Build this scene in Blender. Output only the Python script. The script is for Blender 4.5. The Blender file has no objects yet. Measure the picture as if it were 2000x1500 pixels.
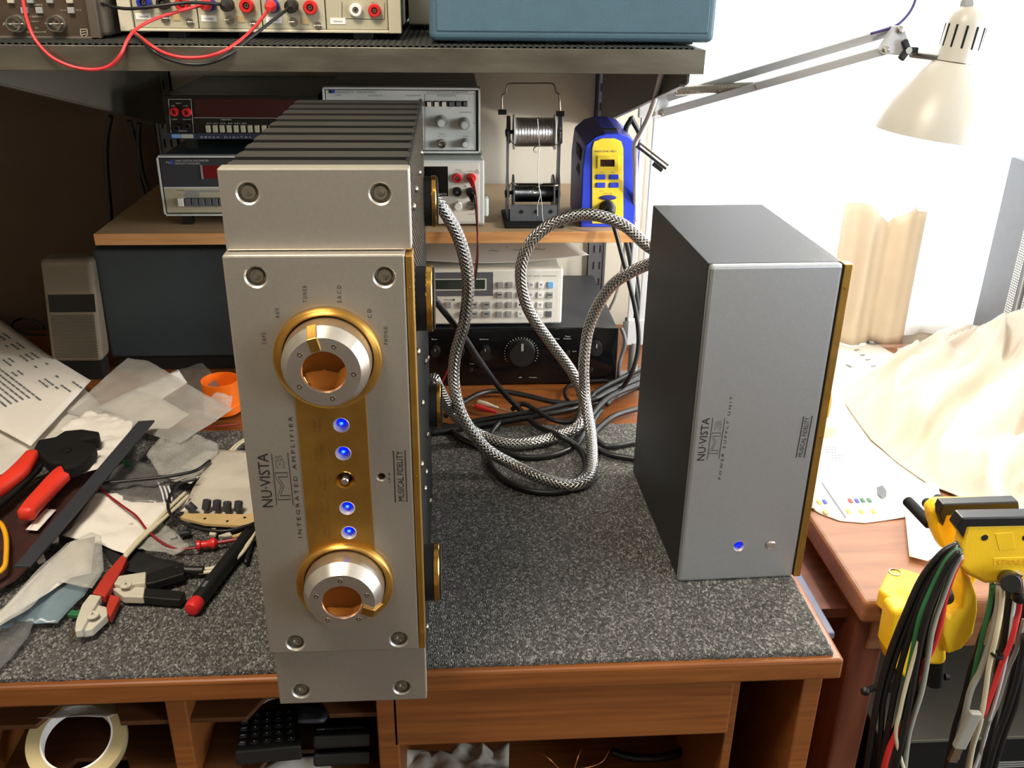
import bpy, bmesh, math, random
from mathutils import Vector, Matrix, noise
random.seed(7)
scene = bpy.context.scene
COL = scene.collection
PI = math.pi

# ------------------------------------------------------------------ camera
FPX = 1814.5
CAM = Vector((0.2515, -0.7049, 0.6158))
PITCH, YAW, ROLL = 0.4264, 0.0673, 0.0133
FWD = Vector((math.sin(YAW)*math.cos(PITCH), math.cos(YAW)*math.cos(PITCH), -math.sin(PITCH)))
_r = Vector((math.cos(YAW), -math.sin(YAW), 0)); _u = _r.cross(FWD)
RGT = _r*math.cos(ROLL) + _u*math.sin(ROLL)
UPV = -_r*math.sin(ROLL) + _u*math.cos(ROLL)
cd = bpy.data.cameras.new('camera'); cam = bpy.data.objects.new('camera', cd); COL.objects.link(cam)
cd.sensor_width = 36.0; cd.lens = FPX*36.0/2000.0; cd.clip_start = 0.01; cd.clip_end = 60
m = Matrix.Identity(4)
for i in range(3):
    m[i][0], m[i][1], m[i][2], m[i][3] = RGT[i], UPV[i], -FWD[i], CAM[i]
cam.matrix_world = m
scene.camera = cam

# ------------------------------------------------------------------ sky, light, exposure
w = bpy.data.worlds.new('world'); scene.world = w; w.use_nodes = True
bg = w.node_tree.nodes['Background']
bg.inputs['Color'].default_value = (0.93, 0.97, 1.0, 1); bg.inputs['Strength'].default_value = 5.5
vs = scene.view_settings
vs.view_transform = 'Standard'; vs.look = 'None'; vs.exposure = 0.14; vs.gamma = 1.0; vs.use_curve_mapping = False

def area(name, loc, aim, sx, sy, power, color, portal=False):
    d = bpy.data.lights.new(name, 'AREA'); d.shape = 'RECTANGLE'; d.size = sx; d.size_y = sy
    d.energy = power; d.color = color
    o = bpy.data.objects.new(name, d); COL.objects.link(o); o.location = loc
    o.rotation_euler = (Vector(aim)-Vector(loc)).to_track_quat('-Z', 'Y').to_euler()
    if portal: d.cycles.is_portal = True
    return o
# the window in the back wall: the sky shines in through it
area('window_portal', (1.30, 0.99, 0.72), (1.30, 0.0, 0.72), 1.36, 1.5, 1.0, (1, 1, 1), True)
# warm ceiling lamp of the room, behind and above the camera
area('ceiling_lamp_light', (-0.20, -0.42, 1.66), (-0.15, -0.30, 0), 0.5, 0.5, 29.0, (1.0, 0.89, 0.74))
# two windows in the right hand wall: cool daylight from beside and from behind the camera
area('room_window_light', (2.57, -1.55, 0.70), (0.0, -1.35, 0.55), 1.1, 1.2, 64.0, (0.82, 0.91, 1.0))
area('side_window_light', (2.57, 0.20, 0.62), (0.0, 0.20, 0.50), 0.95, 1.1, 60.0, (0.95, 0.97, 1.0))

# ------------------------------------------------------------------ helpers
def at(u, v, x=None, y=None, z=None, p=None, n=None):
    """the point of a real plane that is seen at pixel u, v of the 2000 x 1500 photograph"""
    d = RGT*((u-1000)/FPX) - UPV*((v-750)/FPX) + FWD
    if p is not None: t = (Vector(p)-CAM).dot(n)/d.dot(n)
    elif x is not None: t = (x-CAM.x)/d.x
    elif y is not None: t = (y-CAM.y)/d.y
    else: t = (z-CAM.z)/d.z
    return CAM + d*t

def tag(o, label=None, cat=None, group=None, kind=None):
    if label: o['label'] = label
    if cat: o['category'] = cat
    if group: o['group'] = group
    if kind: o['kind'] = kind
    return o
def thing(name, loc, label, cat, group=None):
    o = bpy.data.objects.new(name, None); COL.objects.link(o); o.location = loc
    o.empty_display_size = 0.02
    return tag(o, label, cat, group)
_TXT = {}
def text_mesh(s):
    if s not in _TXT:
        c = bpy.data.curves.new('t', 'FONT'); c.body = s; c.size = 1.0; c.resolution_u = 2
        o = bpy.data.objects.new('t', c); me = o.to_mesh()
        vs_ = [v.co.copy() for v in me.vertices]; fs = [list(p.vertices) for p in me.polygons]
        o.to_mesh_clear(); bpy.data.objects.remove(o); bpy.data.curves.remove(c)
        xs = [v.x for v in vs_] or [0]; ys = [v.y for v in vs_] or [0]
        _TXT[s] = (vs_, fs, min(xs), max(xs), min(ys), max(ys))
    return _TXT[s]
def basis(axis):
    a = Vector(axis).normalized()
    t = Vector((0, 0, 1)) if abs(a.z) < 0.9 else Vector((1, 0, 0))
    e1 = a.cross(t).normalized(); return e1, a.cross(e1).normalized(), a
def smooth_path(pts, n=8):
    P = [Vector(p) for p in pts]; out = []
    P = [P[0]*2-P[1]] + P + [P[-1]*2-P[-2]]
    for i in range(1, len(P)-2):
        a, b, c, d = P[i-1:i+3]
        for k in range(n):
            t = k/n
            out.append(0.5*((2*b) + (c-a)*t + (2*a-5*b+4*c-d)*t*t + (3*b-a-3*c+d)*t**3))
    out.append(P[-2]); return out

class MB:
    def __init__(s): s.v = []; s.f = []; s.uv = None
    def add(s, vs_, fs):
        k = len(s.v); s.v += [Vector(v) for v in vs_]; s.f += [[i+k for i in f] for f in fs]; return s
    def box(s, a, b, M=None):
        x0, y0, z0 = a; x1, y1, z1 = b
        vs_ = [Vector(p) for p in ((x0,y0,z0),(x1,y0,z0),(x1,y1,z0),(x0,y1,z0),(x0,y0,z1),(x1,y0,z1),(x1,y1,z1),(x0,y1,z1))]
        if M: vs_ = [M @ v for v in vs_]
        return s.add(vs_, [(3,2,1,0),(4,5,6,7),(0,1,5,4),(1,2,6,5),(2,3,7,6),(3,0,4,7)])
    def frame(s, o, ex, ey, ez, sx, sy, sz):
        """box centred at o with unit axes ex, ey, ez and full sizes"""
        o = Vector(o); vs_ = []
        for dz in (-.5, .5):
            for dx, dy in ((-.5,-.5),(.5,-.5),(.5,.5),(-.5,.5)):
                vs_.append(o+Vector(ex)*dx*sx+Vector(ey)*dy*sy+Vector(ez)*dz*sz)
        return s.add(vs_, [(3,2,1,0),(4,5,6,7),(0,1,5,4),(1,2,6,5),(2,3,7,6),(3,0,4,7)])
    def prism(s, poly, d):
        """poly: list of 3d points of one face, d: extrusion vector"""
        n = len(poly); d = Vector(d); p = [Vector(q) for q in poly]
        fs = [list(range(n))[::-1], list(range(n, 2*n))] + [(i, (i+1) % n, n+(i+1) % n, n+i) for i in range(n)]
        return s.add(p+[q+d for q in p], fs)
    def lathe(s, o, axis, prof, n=24, a0=0, a1=2*PI, closed=False, cap=(1, 1)):
        """prof: (radius, height along axis) list"""
        e1, e2, a = basis(axis); o = Vector(o); full = abs(a1-a0-2*PI) < 1e-6
        m_ = n if full else n+1; vs_ = []
        for r, h in prof:
            for i in range(m_):
                t = a0+(a1-a0)*i/n
                vs_.append(o+a*h+(e1*math.cos(t)+e2*math.sin(t))*r)
        fs = []; L = len(prof)
        for j in range(L if closed else L-1):
            for i in range(n if not full else m_):
                i2 = (i+1) % m_; j2 = (j+1) % L
                fs.append((j*m_+i, j*m_+i2, j2*m_+i2, j2*m_+i))
        if not closed and full:
            if prof[0][0] > 1e-6 and cap[0]: fs.append(list(range(m_))[::-1])
            if prof[-1][0] > 1e-6 and cap[1]: fs.append([(L-1)*m_+i for i in range(m_)])
        return s.add(vs_, fs)
    def cyl(s, p0, p1, r, r1=None, n=16):
        p0, p1 = Vector(p0), Vector(p1); h = (p1-p0).length
        return s.lathe(p0, p1-p0, [(r, 0), (r if r1 is None else r1, h)], n)
    def tube(s, pts, r, n=8, cap=True):
        P = [Vector(p) for p in pts]; k0 = len(s.v); L = len(P); ref = None; fs = []; vs_ = []
        for i, p in enumerate(P):
            t = (P[min(i+1, L-1)]-P[max(i-1, 0)])
            if t.length < 1e-9: t = Vector((0, 0, 1))
            t.normalize()
            if ref is None: ref = basis(t)[0]
            ref = (ref-t*ref.dot(t))
            if ref.length < 1e-6: ref = basis(t)[0]
            ref.normalize(); b = t.cross(ref)
            rr = r(i/(L-1)) if callable(r) else r
            for q in range(n):
                a = 2*PI*q/n; vs_.append(p+(ref*math.cos(a)+b*math.sin(a))*rr)
        for i in range(L-1):
            for q in range(n):
                fs.append((i*n+q, i*n+(q+1) % n, (i+1)*n+(q+1) % n, (i+1)*n+q))
        if cap: fs += [list(range(n))[::-1], [(L-1)*n+q for q in range(n)]]
        return s.add(vs_, fs)
    def sphere(s, c, r, n=12, sz=1.0):
        prof = [(max(1e-7, r*math.sin(PI*i/n)), -r*sz*math.cos(PI*i/n)) for i in range(n+1)]
        return s.lathe(c, (0, 0, 1), prof, n*2)
    def text(s, string, size, o, ex, ey, align='l', width=None, lift=None):
        """flat lettering; size = capital height; o = anchor (baseline left, or centre with align c)"""
        vs_, fs, x0, x1, y0, y1 = text_mesh(string)
        if not vs_: return s
        k = size/0.70; kx = k if width is None else width/(x1-x0)
        ex, ey = Vector(ex).normalized(), Vector(ey).normalized(); nz = ex.cross(ey)
        ox = {'l': x0, 'c': (x0+x1)/2, 'r': x1}[align]; oy = 0.35 if align == 'c' else 0
        return s.add([Vector(o)+ex*((v.x-ox)*kx)+ey*((v.y-oy)*k)+nz*(lift or 0.0004) for v in vs_], fs)
    def build(s, name, mat, parent=None, smooth=False, bevel=0, seg=2, origin=None, solid=0, sub=0, auto=None):
        off = Vector(parent.location) if parent else Vector((0, 0, 0))
        me = bpy.data.meshes.new(name)
        if origin is not None: vs_ = s.v
        elif parent: vs_ = [v-off for v in s.v]
        else: vs_ = s.v
        me.from_pydata([tuple(v) for v in vs_], [], [tuple(f) for f in s.f]); me.update()
        if s.uv:
            lay = me.uv_layers.new(name='UVMap')
            for l in me.loops: lay.data[l.index].uv = s.uv[l.vertex_index]
        o = bpy.data.objects.new(name, me); COL.objects.link(o)
        if parent: o.parent = parent
        if origin is not None: o.location = Vector(origin)-off
        if mat: me.materials.append(mat)
        if smooth:
            for p in me.polygons: p.use_smooth = True
            if auto is None: auto = 40
            try: me.set_sharp_from_angle(angle=math.radians(auto))
            except Exception: pass
        if bevel:
            b = o.modifiers.new('bevel', 'BEVEL'); b.width = bevel; b.segments = seg; b.limit_method = 'ANGLE'; b.angle_limit = math.radians(35)
            b.harden_normals = False
        if sub:
            b = o.modifiers.new('sub', 'SUBSURF'); b.levels = sub; b.render_levels = sub
        if solid:
            b = o.modifiers.new('solid', 'SOLIDIFY'); b.thickness = solid; b.offset = 0
        return o
def again(o, parent, loc, world=True):
    c = o.copy(); COL.objects.link(c); c.parent = parent
    c.location = Vector(loc)-(Vector(parent.location) if parent else Vector((0, 0, 0)))
    return c

# ------------------------------------------------------------------ materials
def lin(c):
    return tuple((x/12.92 if x <= 0.04045 else ((x+0.055)/1.055)**2.4) for x in (i/255 for i in c)) + (1,)
def mat(name, rgb, rough=0.5, metal=0.0, var=0.0, vscale=40, bump=0.0, bscale=200, trans=0.0, alpha=1.0, emit=0.0, ecol=None, stretch=None, rvar=0.0, spec=None, coat=0):
    m_ = bpy.data.materials.new(name); m_.use_nodes = True
    nt = m_.node_tree; b = nt.nodes['Principled BSDF']
    c = lin(rgb); b.inputs['Base Color'].default_value = c
    b.inputs['Roughness'].default_value = rough; b.inputs['Metallic'].default_value = metal
    if spec is not None: b.inputs['Specular IOR Level'].default_value = spec
    if coat: b.inputs['Coat Weight'].default_value = coat
    if trans: b.inputs['Transmission Weight'].default_value = trans
    if alpha < 1: b.inputs['Alpha'].default_value = alpha
    if emit:
        b.inputs['Emission Color'].default_value = lin(ecol or rgb); b.inputs['Emission Strength'].default_value = emit
    tc = nt.nodes.new('ShaderNodeTexCoord'); src = tc.outputs['Object']
    if stretch:
        mp = nt.nodes.new('ShaderNodeMapping'); mp.inputs['Scale'].default_value = stretch
        nt.links.new(src, mp.inputs['Vector']); src = mp.outputs['Vector']
    nz = nt.nodes.new('ShaderNodeTexNoise'); nz.inputs['Scale'].default_value = vscale; nz.inputs['Detail'].default_value = 5
    nt.links.new(src, nz.inputs['Vector'])
    rp = nt.nodes.new('ShaderNodeValToRGB'); v = max(var, 0.03)
    rp.color_ramp.elements[0].position = 0.3; rp.color_ramp.elements[1].position = 0.7
    rp.color_ramp.elements[0].color = tuple(max(0, x*(1-v)) for x in c[:3])+(1,)
    rp.color_ramp.elements[1].color = tuple(min(1, x*(1+v)) for x in c[:3])+(1,)
    nt.links.new(nz.outputs['Fac'], rp.inputs['Fac']); nt.links.new(rp.outputs['Color'], b.inputs['Base Color'])
    if rvar:
        mr = nt.nodes.new('ShaderNodeMapRange'); mr.inputs['To Min'].default_value = max(0.02, rough-rvar); mr.inputs['To Max'].default_value = min(1, rough+rvar)
        nt.links.new(nz.outputs['Fac'], mr.inputs['Value']); nt.links.new(mr.outputs['Result'], b.inputs['Roughness'])
    if bump:
        n2 = nt.nodes.new('ShaderNodeTexNoise'); n2.inputs['Scale'].default_value = bscale; n2.inputs['Detail'].default_value = 3
        nt.links.new(src, n2.inputs['Vector'])
        bp = nt.nodes.new('ShaderNodeBump'); bp.inputs['Strength'].default_value = bump; bp.inputs['Distance'].default_value = 0.002
        nt.links.new(n2.outputs['Fac'], bp.inputs['Height']); nt.links.new(bp.outputs['Normal'], b.inputs['Normal'])
    return m_
def wood(name, dark, light, scale=(1.5, 22, 22), rough=0.42, ring=6.0, vs_=4.5, bump=0.05):
    m_ = bpy.data.materials.new(name); m_.use_nodes = True; nt = m_.node_tree; b = nt.nodes['Principled BSDF']
    tc = nt.nodes.new('ShaderNodeTexCoord'); mp = nt.nodes.new('ShaderNodeMapping'); mp.inputs['Scale'].default_value = scale
    nt.links.new(tc.outputs['Object'], mp.inputs['Vector'])
    n1 = nt.nodes.new('ShaderNodeTexNoise'); n1.inputs['Scale'].default_value = vs_; n1.inputs['Detail'].default_value = 6; n1.inputs['Distortion'].default_value = 0.6
    wv = nt.nodes.new('ShaderNodeTexWave'); wv.wave_type = 'RINGS'; wv.inputs['Scale'].default_value = ring*0.25; wv.inputs['Distortion'].default_value = 5; wv.inputs['Detail'].default_value = 3
    nt.links.new(mp.outputs['Vector'], n1.inputs['Vector']); nt.links.new(mp.outputs['Vector'], wv.inputs['Vector'])
    mx = nt.nodes.new('ShaderNodeMath'); mx.operation = 'MULTIPLY_ADD'; mx.inputs[1].default_value = 0.12
    nt.links.new(wv.outputs['Fac'], mx.inputs[0]); 
    m2 = nt.nodes.new('ShaderNodeMath'); m2.operation = 'MULTIPLY'; m2.inputs[1].default_value = 0.88
    nt.links.new(n1.outputs['Fac'], m2.inputs[0]); nt.links.new(m2.outputs[0], mx.inputs[2])
    rp = nt.nodes.new('ShaderNodeValToRGB'); rp.color_ramp.elements[0].position = 0.28; rp.color_ramp.elements[1].position = 0.68
    rp.color_ramp.elements[0].color = lin(dark); rp.color_ramp.elements[1].color = lin(light)
    nt.links.new(mx.outputs[0], rp.inputs['Fac']); nt.links.new(rp.outputs['Color'], b.inputs['Base Color'])
    b.inputs['Roughness'].default_value = rough
    bp = nt.nodes.new('ShaderNodeBump'); bp.inputs['Strength'].default_value = bump; bp.inputs['Distance'].default_value = 0.001
    nt.links.new(mx.outputs[0], bp.inputs['Height']); nt.links.new(bp.outputs['Normal'], b.inputs['Normal'])
    return m_
def film(name, rgb, alpha=0.35, rough=0.25, bump=0.4, var=0.2):
    """thin clear plastic: part clear, part milky sheen"""
    m_ = mat(name, rgb, rough, 0, var*.4, 12, bump*.35, 30)
    nt = m_.node_tree; out = nt.nodes['Material Output']; b = nt.nodes['Principled BSDF']
    tr = nt.nodes.new('ShaderNodeBsdfTransparent'); mx = nt.nodes.new('ShaderNodeMixShader')
    nz = nt.nodes.new('ShaderNodeTexNoise'); nz.inputs['Scale'].default_value = 4; nz.inputs['Detail'].default_value = 2
    mr = nt.nodes.new('ShaderNodeMapRange'); mr.inputs['From Min'].default_value = 0.3; mr.inputs['From Max'].default_value = 0.7
    mr.inputs['To Min'].default_value = max(0, alpha-0.07); mr.inputs['To Max'].default_value = min(1, alpha+0.07)
    nt.links.new(nz.outputs['Fac'], mr.inputs['Value']); nt.links.new(mr.outputs['Result'], mx.inputs['Fac'])
    nt.links.new(tr.outputs[0], mx.inputs[1]); nt.links.new(b.outputs[0], mx.inputs[2]); nt.links.new(mx.outputs[0], out.inputs['Surface'])
    return m_
M = {}
M['wall'] = mat('wall_paint', (226, 219, 202), 0.85, var=0.04, vscale=6, bump=0.15, bscale=90)
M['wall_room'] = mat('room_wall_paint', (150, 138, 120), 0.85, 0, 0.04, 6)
M['brown_sheet'] = mat('brown_sheet', (88, 70, 54), 0.8, 0, 0.06, 20)
M['ceiling'] = mat('ceiling_paint', (180, 174, 162), 0.9, var=0.03)
M['floor'] = mat('floor_carpet', (74, 60, 48), 0.95, var=0.25, vscale=120, bump=0.5, bscale=400)
M['alu'] = mat('anodised_aluminium', (196, 190, 178), 0.42, 0.85, 0.03, 300, 0.05, 900)
M['alu_psu'] = mat('anodised_aluminium_grey', (196, 198, 200), 0.42, 0.85, 0.03, 300, 0.05, 900)
M['turned'] = mat('turned_aluminium', (225, 220, 212), 0.28, 0.95, 0.03, 80)
M['gold'] = mat('gold_plate', (214, 168, 84), 0.24, 1.0, 0.06, 60, rvar=0.06)
M['gold_brush'] = mat('brushed_gold', (206, 160, 80), 0.36, 0.95, 0.06, 70, 0.05, 500, rvar=0.05)
M['black_metal'] = mat('black_anodised', (20, 20, 19), 0.75, 0.0, 0.06, 60, spec=0.25)
M['fin'] = mat('heatsink_black', (38, 37, 35), 0.5, 0.3, 0.06, 60)
M['psu_case'] = mat('black_powder_coat', (40, 40, 39), 0.5, 0.2, 0.08, 200, 0.15, 1500)
M['black'] = mat('black_plastic', (22, 22, 22), 0.45, 0, 0.08, 80)
M['black_matt'] = mat('black_matt', (16, 16, 16), 0.8, 0, 0.08, 80)
M['black_gloss'] = mat('black_gloss', (14, 14, 15), 0.15, 0, 0.05, 80)
M['steel'] = mat('steel', (190, 186, 176), 0.28, 1.0, 0.06, 60)
M['steel_dark'] = mat('dark_steel', (150, 142, 128), 0.32, 1.0, 0.06, 60)
M['chrome'] = mat('chrome', (225, 225, 225), 0.1, 1.0, 0.03, 60)
M['lens'] = mat('amber_mirror', (222, 140, 66), 0.06, 1.0, 0.15, 12)
M['ink'] = mat('black_print', (24, 22, 22), 0.6)
M['ink_gold'] = mat('brown_print', (108, 78, 34), 0.5)
M['white_ink'] = mat('white_print', (205, 205, 205), 0.6)
M['grey_ink'] = mat('grey_print', (105, 108, 112), 0.6)
M['bezel'] = mat('matt_aluminium', (205, 196, 180), 0.5, 0.5, 0.03, 80)
M['led'] = mat('blue_led', (10, 50, 255), 0.2, emit=0.85, ecol=(0, 26, 255))
M['led_core'] = mat('blue_led_core', (60, 140, 255), 0.2, emit=1.3, ecol=(60, 170, 255))
M['carpet'] = None
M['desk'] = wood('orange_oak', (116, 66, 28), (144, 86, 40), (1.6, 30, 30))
M['desk_shaded'] = wood('orange_oak_shaded', (74, 42, 22), (96, 58, 30), (1.6, 30, 30))  # same oak painted darker, stands in for the shade inside the desk
M['pine'] = wood('pine_shelf', (196, 132, 76), (232, 176, 116), (2.0, 26, 26))
M['pine_top'] = wood('beech_shelf_top', (190, 160, 122), (206, 178, 138), (2.0, 24, 26))
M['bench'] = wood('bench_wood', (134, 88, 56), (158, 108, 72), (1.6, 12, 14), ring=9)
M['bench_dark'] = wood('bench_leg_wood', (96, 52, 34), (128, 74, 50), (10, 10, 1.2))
M['shelf_metal'] = mat('scuffed_aluminium', (138, 134, 122), 0.36, 0.9, 0.22, 9, 0.1, 60, rvar=0.15, stretch=(1, 4, 4))
M['bracket'] = mat('bracket_grey', (104, 100, 88), 0.5, 0.3, 0.05, 30)
M['upright'] = mat('upright_grey', (112, 112, 116), 0.45, 0.5, 0.05, 30)
M['mesh'] = mat('dark_mesh_mat', (44, 46, 42), 0.7, 0, 0.2, 200)
M['blue_case'] = mat('blue_painted_case', (74, 102, 116), 0.55, 0, 0.05, 40, 0.25, 900)
M['blue_dark'] = mat('slate_blue_cover', (58, 70, 76), 0.5, 0, 0.05, 40, 0.2, 900)
M['beige'] = mat('beige_panel', (184, 177, 150), 0.5, 0, 0.04, 40)
M['beige_pl'] = mat('beige_plastic', (206, 198, 174), 0.5, 0, 0.04, 40)
M['taupe'] = mat('intercom_taupe', (128, 118, 100), 0.55, 0, 0.05, 60)
M['brown'] = mat('brown_panel', (66, 52, 38), 0.55, 0, 0.05, 60)
M['brown_frame'] = mat('taupe_frame', (84, 76, 66), 0.55, 0, 0.05, 60)
M['panel_grey'] = mat('pale_grey_panel', (206, 210, 206), 0.5, 0, 0.03, 40)
M['panel_white'] = mat('off_white_panel', (226, 222, 210), 0.5, 0, 0.03, 40)
M['grey'] = mat('mid_grey_plastic', (150, 150, 146), 0.5, 0, 0.04, 60)
M['grey_d'] = mat('dark_grey_plastic', (92, 94, 98), 0.5, 0, 0.04, 60)
M['charcoal'] = mat('charcoal_panel', (52, 54, 60), 0.5, 0, 0.04, 60)
M['navy'] = mat('navy_panel', (44, 52, 74), 0.5, 0, 0.04, 60)
M['red_dark'] = mat('dark_red_window', (58, 10, 12), 0.12, 0, 0.1, 60)
M['red_win'] = mat('red_display', (110, 8, 14), 0.15, 0, 0.1, 60)
M['lcd'] = mat('lcd_glass', (52, 58, 50), 0.12, 0, 0.05, 60)
M['lcd_brown'] = mat('brown_display', (62, 40, 28), 0.12, 0, 0.05, 60)
M['red'] = mat('red_plastic', (208, 40, 42), 0.35, 0, 0.05, 60)
M['blue_jack'] = mat('blue_jack', (36, 48, 150), 0.35, 0, 0.05, 60)
M['white'] = mat('white_plastic', (235, 234, 228), 0.4, 0, 0.03, 60)
M['lightblue'] = mat('light_blue_key', (120, 178, 224), 0.5, 0, 0.03, 60)
M['yellow'] = mat('station_yellow', (250, 220, 66), 0.42, 0, 0.03, 60)
M['blue'] = mat('bright_blue_plastic', (48, 72, 214), 0.42, 0, 0.04, 60)
M['blue_d'] = mat('deep_blue_plastic', (44, 50, 140), 0.5, 0, 0.04, 60)
M['vise_y'] = mat('vise_yellow', (250, 202, 34), 0.45, 0, 0.05, 30, 0.15, 500)
M['orange'] = mat('orange_plastic', (244, 116, 24), 0.4, 0, 0.05, 40)
M['handle_red'] = mat('tool_red', (226, 58, 40), 0.45, 0, 0.06, 40, 0.1, 300)
M['clip_red'] = mat('clip_red', (178, 52, 38), 0.5, 0, 0.06, 40)
M['clip_grey'] = mat('clip_grey', (196, 190, 172), 0.5, 0, 0.05, 40)
M['paper'] = mat('paper', (232, 226, 216), 0.8, 0, 0.03, 20, 0.1, 40)
M['paper_grey'] = mat('grey_paper', (214, 210, 200), 0.8, 0, 0.05, 20, 0.1, 40)
M['card'] = mat('white_card', (244, 240, 232), 0.7, 0, 0.03, 20)
M['cloth'] = mat('cream_cloth', (204, 192, 176), 0.9, 0, 0.04, 20, 0.3, 900)
M['curtain'] = mat('beige_curtain', (214, 198, 174), 0.9, 0, 0.04, 20, 0.2, 600)
M['shade'] = mat('lamp_enamel', (214, 210, 198), 0.35, 0, 0.03, 20)
M['arm'] = mat('lamp_arm_paint', (206, 208, 212), 0.45, 0.0, 0.03, 20)
M['film'] = film('clear_bag_film', (206, 204, 196), 0.34)
M['film_milky'] = film('milky_bag_film', (214, 206, 190), 0.72)
M['film_dark'] = film('smoky_bag_film', (120, 120, 118), 0.45, 0.18)
M['film_blue'] = film('bluish_bag_film', (130, 150, 158), 0.7)
M['antistatic'] = film('antistatic_film', (70, 48, 44), 0.8, 0.15)
M['tan_board'] = mat('perfboard', (196, 168, 116), 0.6, 0, 0.08, 60)
M['tape'] = mat('masking_tape', (186, 166, 118), 0.6, 0, 0.05, 60, 0.2, 400)
M['amber'] = mat('amber_dome', (250, 190, 60), 0.15, 0, 0.05, 40, trans=0.6)
M['green'] = mat('green_wire', (44, 110, 70), 0.45, 0, 0.05, 40)
M['greypvc'] = mat('grey_wire', (150, 148, 138), 0.45, 0, 0.05, 40)
M['cream_wire'] = mat('cream_wire', (206, 198, 170), 0.45, 0, 0.05, 40)
M['white_wire'] = mat('white_wire', (226, 222, 226), 0.4, 0, 0.04, 40)
M['yellow_wire'] = mat('yellow_wire', (238, 172, 30), 0.4, 0, 0.04, 40)
M['red_wire'] = mat('red_wire', (204, 50, 52), 0.4, 0, 0.04, 40)
M['dkred_wire'] = mat('dark_red_wire', (140, 26, 34), 0.4, 0, 0.04, 40)
M['black_wire'] = mat('black_wire', (24, 24, 25), 0.4, 0, 0.06, 40)
M['copper'] = mat('copper_wire', (196, 128, 84), 0.35, 0.9, 0.05, 40)
M['solder'] = mat('solder_wire', (188, 186, 184), 0.3, 1.0, 0.05, 200, 0.3, 300, stretch=(30, 1, 1))
M['spool_dark'] = mat('spool_winding', (96, 98, 100), 0.25, 1.0, 0.15, 60, 0.4, 60, stretch=(40, 1, 1))
M['stand_grey'] = mat('stand_plate', (120, 124, 128), 0.4, 0.5, 0.05, 40)
# ------------------------------------------------------------------ the room
def struct(name, mb, m_, **k):
    return tag(mb.build(name, m_, **k), kind='structure')
X0, X1, Y0, Y1, Z0, Z1 = -1.5, 2.6, -3.0, 0.97, -0.75, 1.75
WX0, WX1, WZ0, WZ1 = 0.62, 1.98, -0.03, 1.47
struct('floor', MB().box((X0, Y0, Z0-.05), (X1, Y1+.1, Z0)), M['floor'])
struct('ceiling', MB().box((X0, Y0, Z1), (X1, Y1+.1, Z1+.05)), M['ceiling'])
b = MB()
b.box((X0, Y1, Z0), (WX0, Y1+.1, Z1)); b.box((WX1, Y1, Z0), (X1, Y1+.1, Z1))
b.box((WX0, Y1, Z0), (WX1, Y1+.1, WZ0)); b.box((WX0, Y1, WZ1), (WX1, Y1+.1, Z1))
struct('wall_back', b, M['wall'])
struct('wall_left', MB().box((X0-.1, Y0, Z0), (X0, Y1+.1, Z1)), M['wall_room'])
struct('wall_right', MB().box((X1, Y0, Z0), (X1+.1, Y1+.1, Z1)), M['wall_room'])
struct('wall_front', MB().box((X0, Y0-.1, Z0), (X1, Y0, Z1)), M['wall_room'])
# window: white frame, panes
win = tag(thing('window_1', (WX0, Y1+.05, WZ0), None, None), kind='structure')
f = MB()
for a, c in (((WX0, WZ0), (WX0+.04, WZ1)), ((WX1-.04, WZ0), (WX1, WZ1)), ((WX0, WZ0), (WX1, WZ0+.03)), ((WX0, WZ1-.04), (WX1, WZ1)), ((1.49, WZ0), (1.53, WZ1))):
    f.box((a[0], Y1+.04, a[1]), (c[0], Y1+.08, c[1]))
f.build('window_frame', M['white'], win)
glass = film('window_glass', (240, 245, 250), 0.06, 0.05, 0, 0); 
for x0, x1 in ((WX0+.04, 1.49), (1.53, WX1-.04)):
    MB().box((x0, Y1+.055, WZ0+.03), (x1, Y1+.06, WZ1-.04)).build('pane', glass, win)
for k, (yc, zc_, wy, hz) in enumerate(((-1.55, .70, 1.1, 1.2), (.20, .62, .95, 1.1))):
    w2 = tag(thing('window_%d' % (k+2), (2.59, yc, zc_-hz/2), None, None), kind='structure'); f = MB()
    y0_, y1_, z0_, z1_ = yc-wy/2, yc+wy/2, zc_-hz/2, zc_+hz/2
    for a, c in (((y0_-.06, z0_-.06), (y0_, z1_+.06)), ((y1_, z0_-.06), (y1_+.06, z1_+.06)), ((y0_, z0_-.06), (y1_, z0_)), ((y0_, z1_), (y1_, z1_+.06))): f.box((2.555, a[0], a[1]), (2.599, c[0], c[1]))
    f.build('window_frame', M['white'], w2)
# sheer white curtain over the window
sh = bpy.data.materials.new('sheer_curtain'); sh.use_nodes = True; nt = sh.node_tree; nt.nodes.remove(nt.nodes['Principled BSDF'])
t1 = nt.nodes.new('ShaderNodeBsdfTranslucent'); t1.inputs['Color'].default_value = (0.95, 0.95, 0.95, 1)
t2 = nt.nodes.new('ShaderNodeBsdfTransparent'); t3 = nt.nodes.new('ShaderNodeBsdfDiffuse'); t3.inputs['Color'].default_value = (0.9, 0.9, 0.88, 1)
ma = nt.nodes.new('ShaderNodeMixShader'); ma.inputs['Fac'].default_value = 0.4; mb2 = nt.nodes.new('ShaderNodeMixShader')
wv = nt.nodes.new('ShaderNodeTexWave'); wv.inputs['Scale'].default_value = 9; wv.inputs['Distortion'].default_value = 1
mr = nt.nodes.new('ShaderNodeMapRange'); mr.inputs['To Min'].default_value = 0.5; mr.inputs['To Max'].default_value = 0.62
nt.links.new(wv.outputs['Fac'], mr.inputs['Value']); nt.links.new(mr.outputs['Result'], mb2.inputs['Fac'])
nt.links.new(t1.outputs[0], ma.inputs[1]); nt.links.new(t3.outputs[0], ma.inputs[2])
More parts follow.
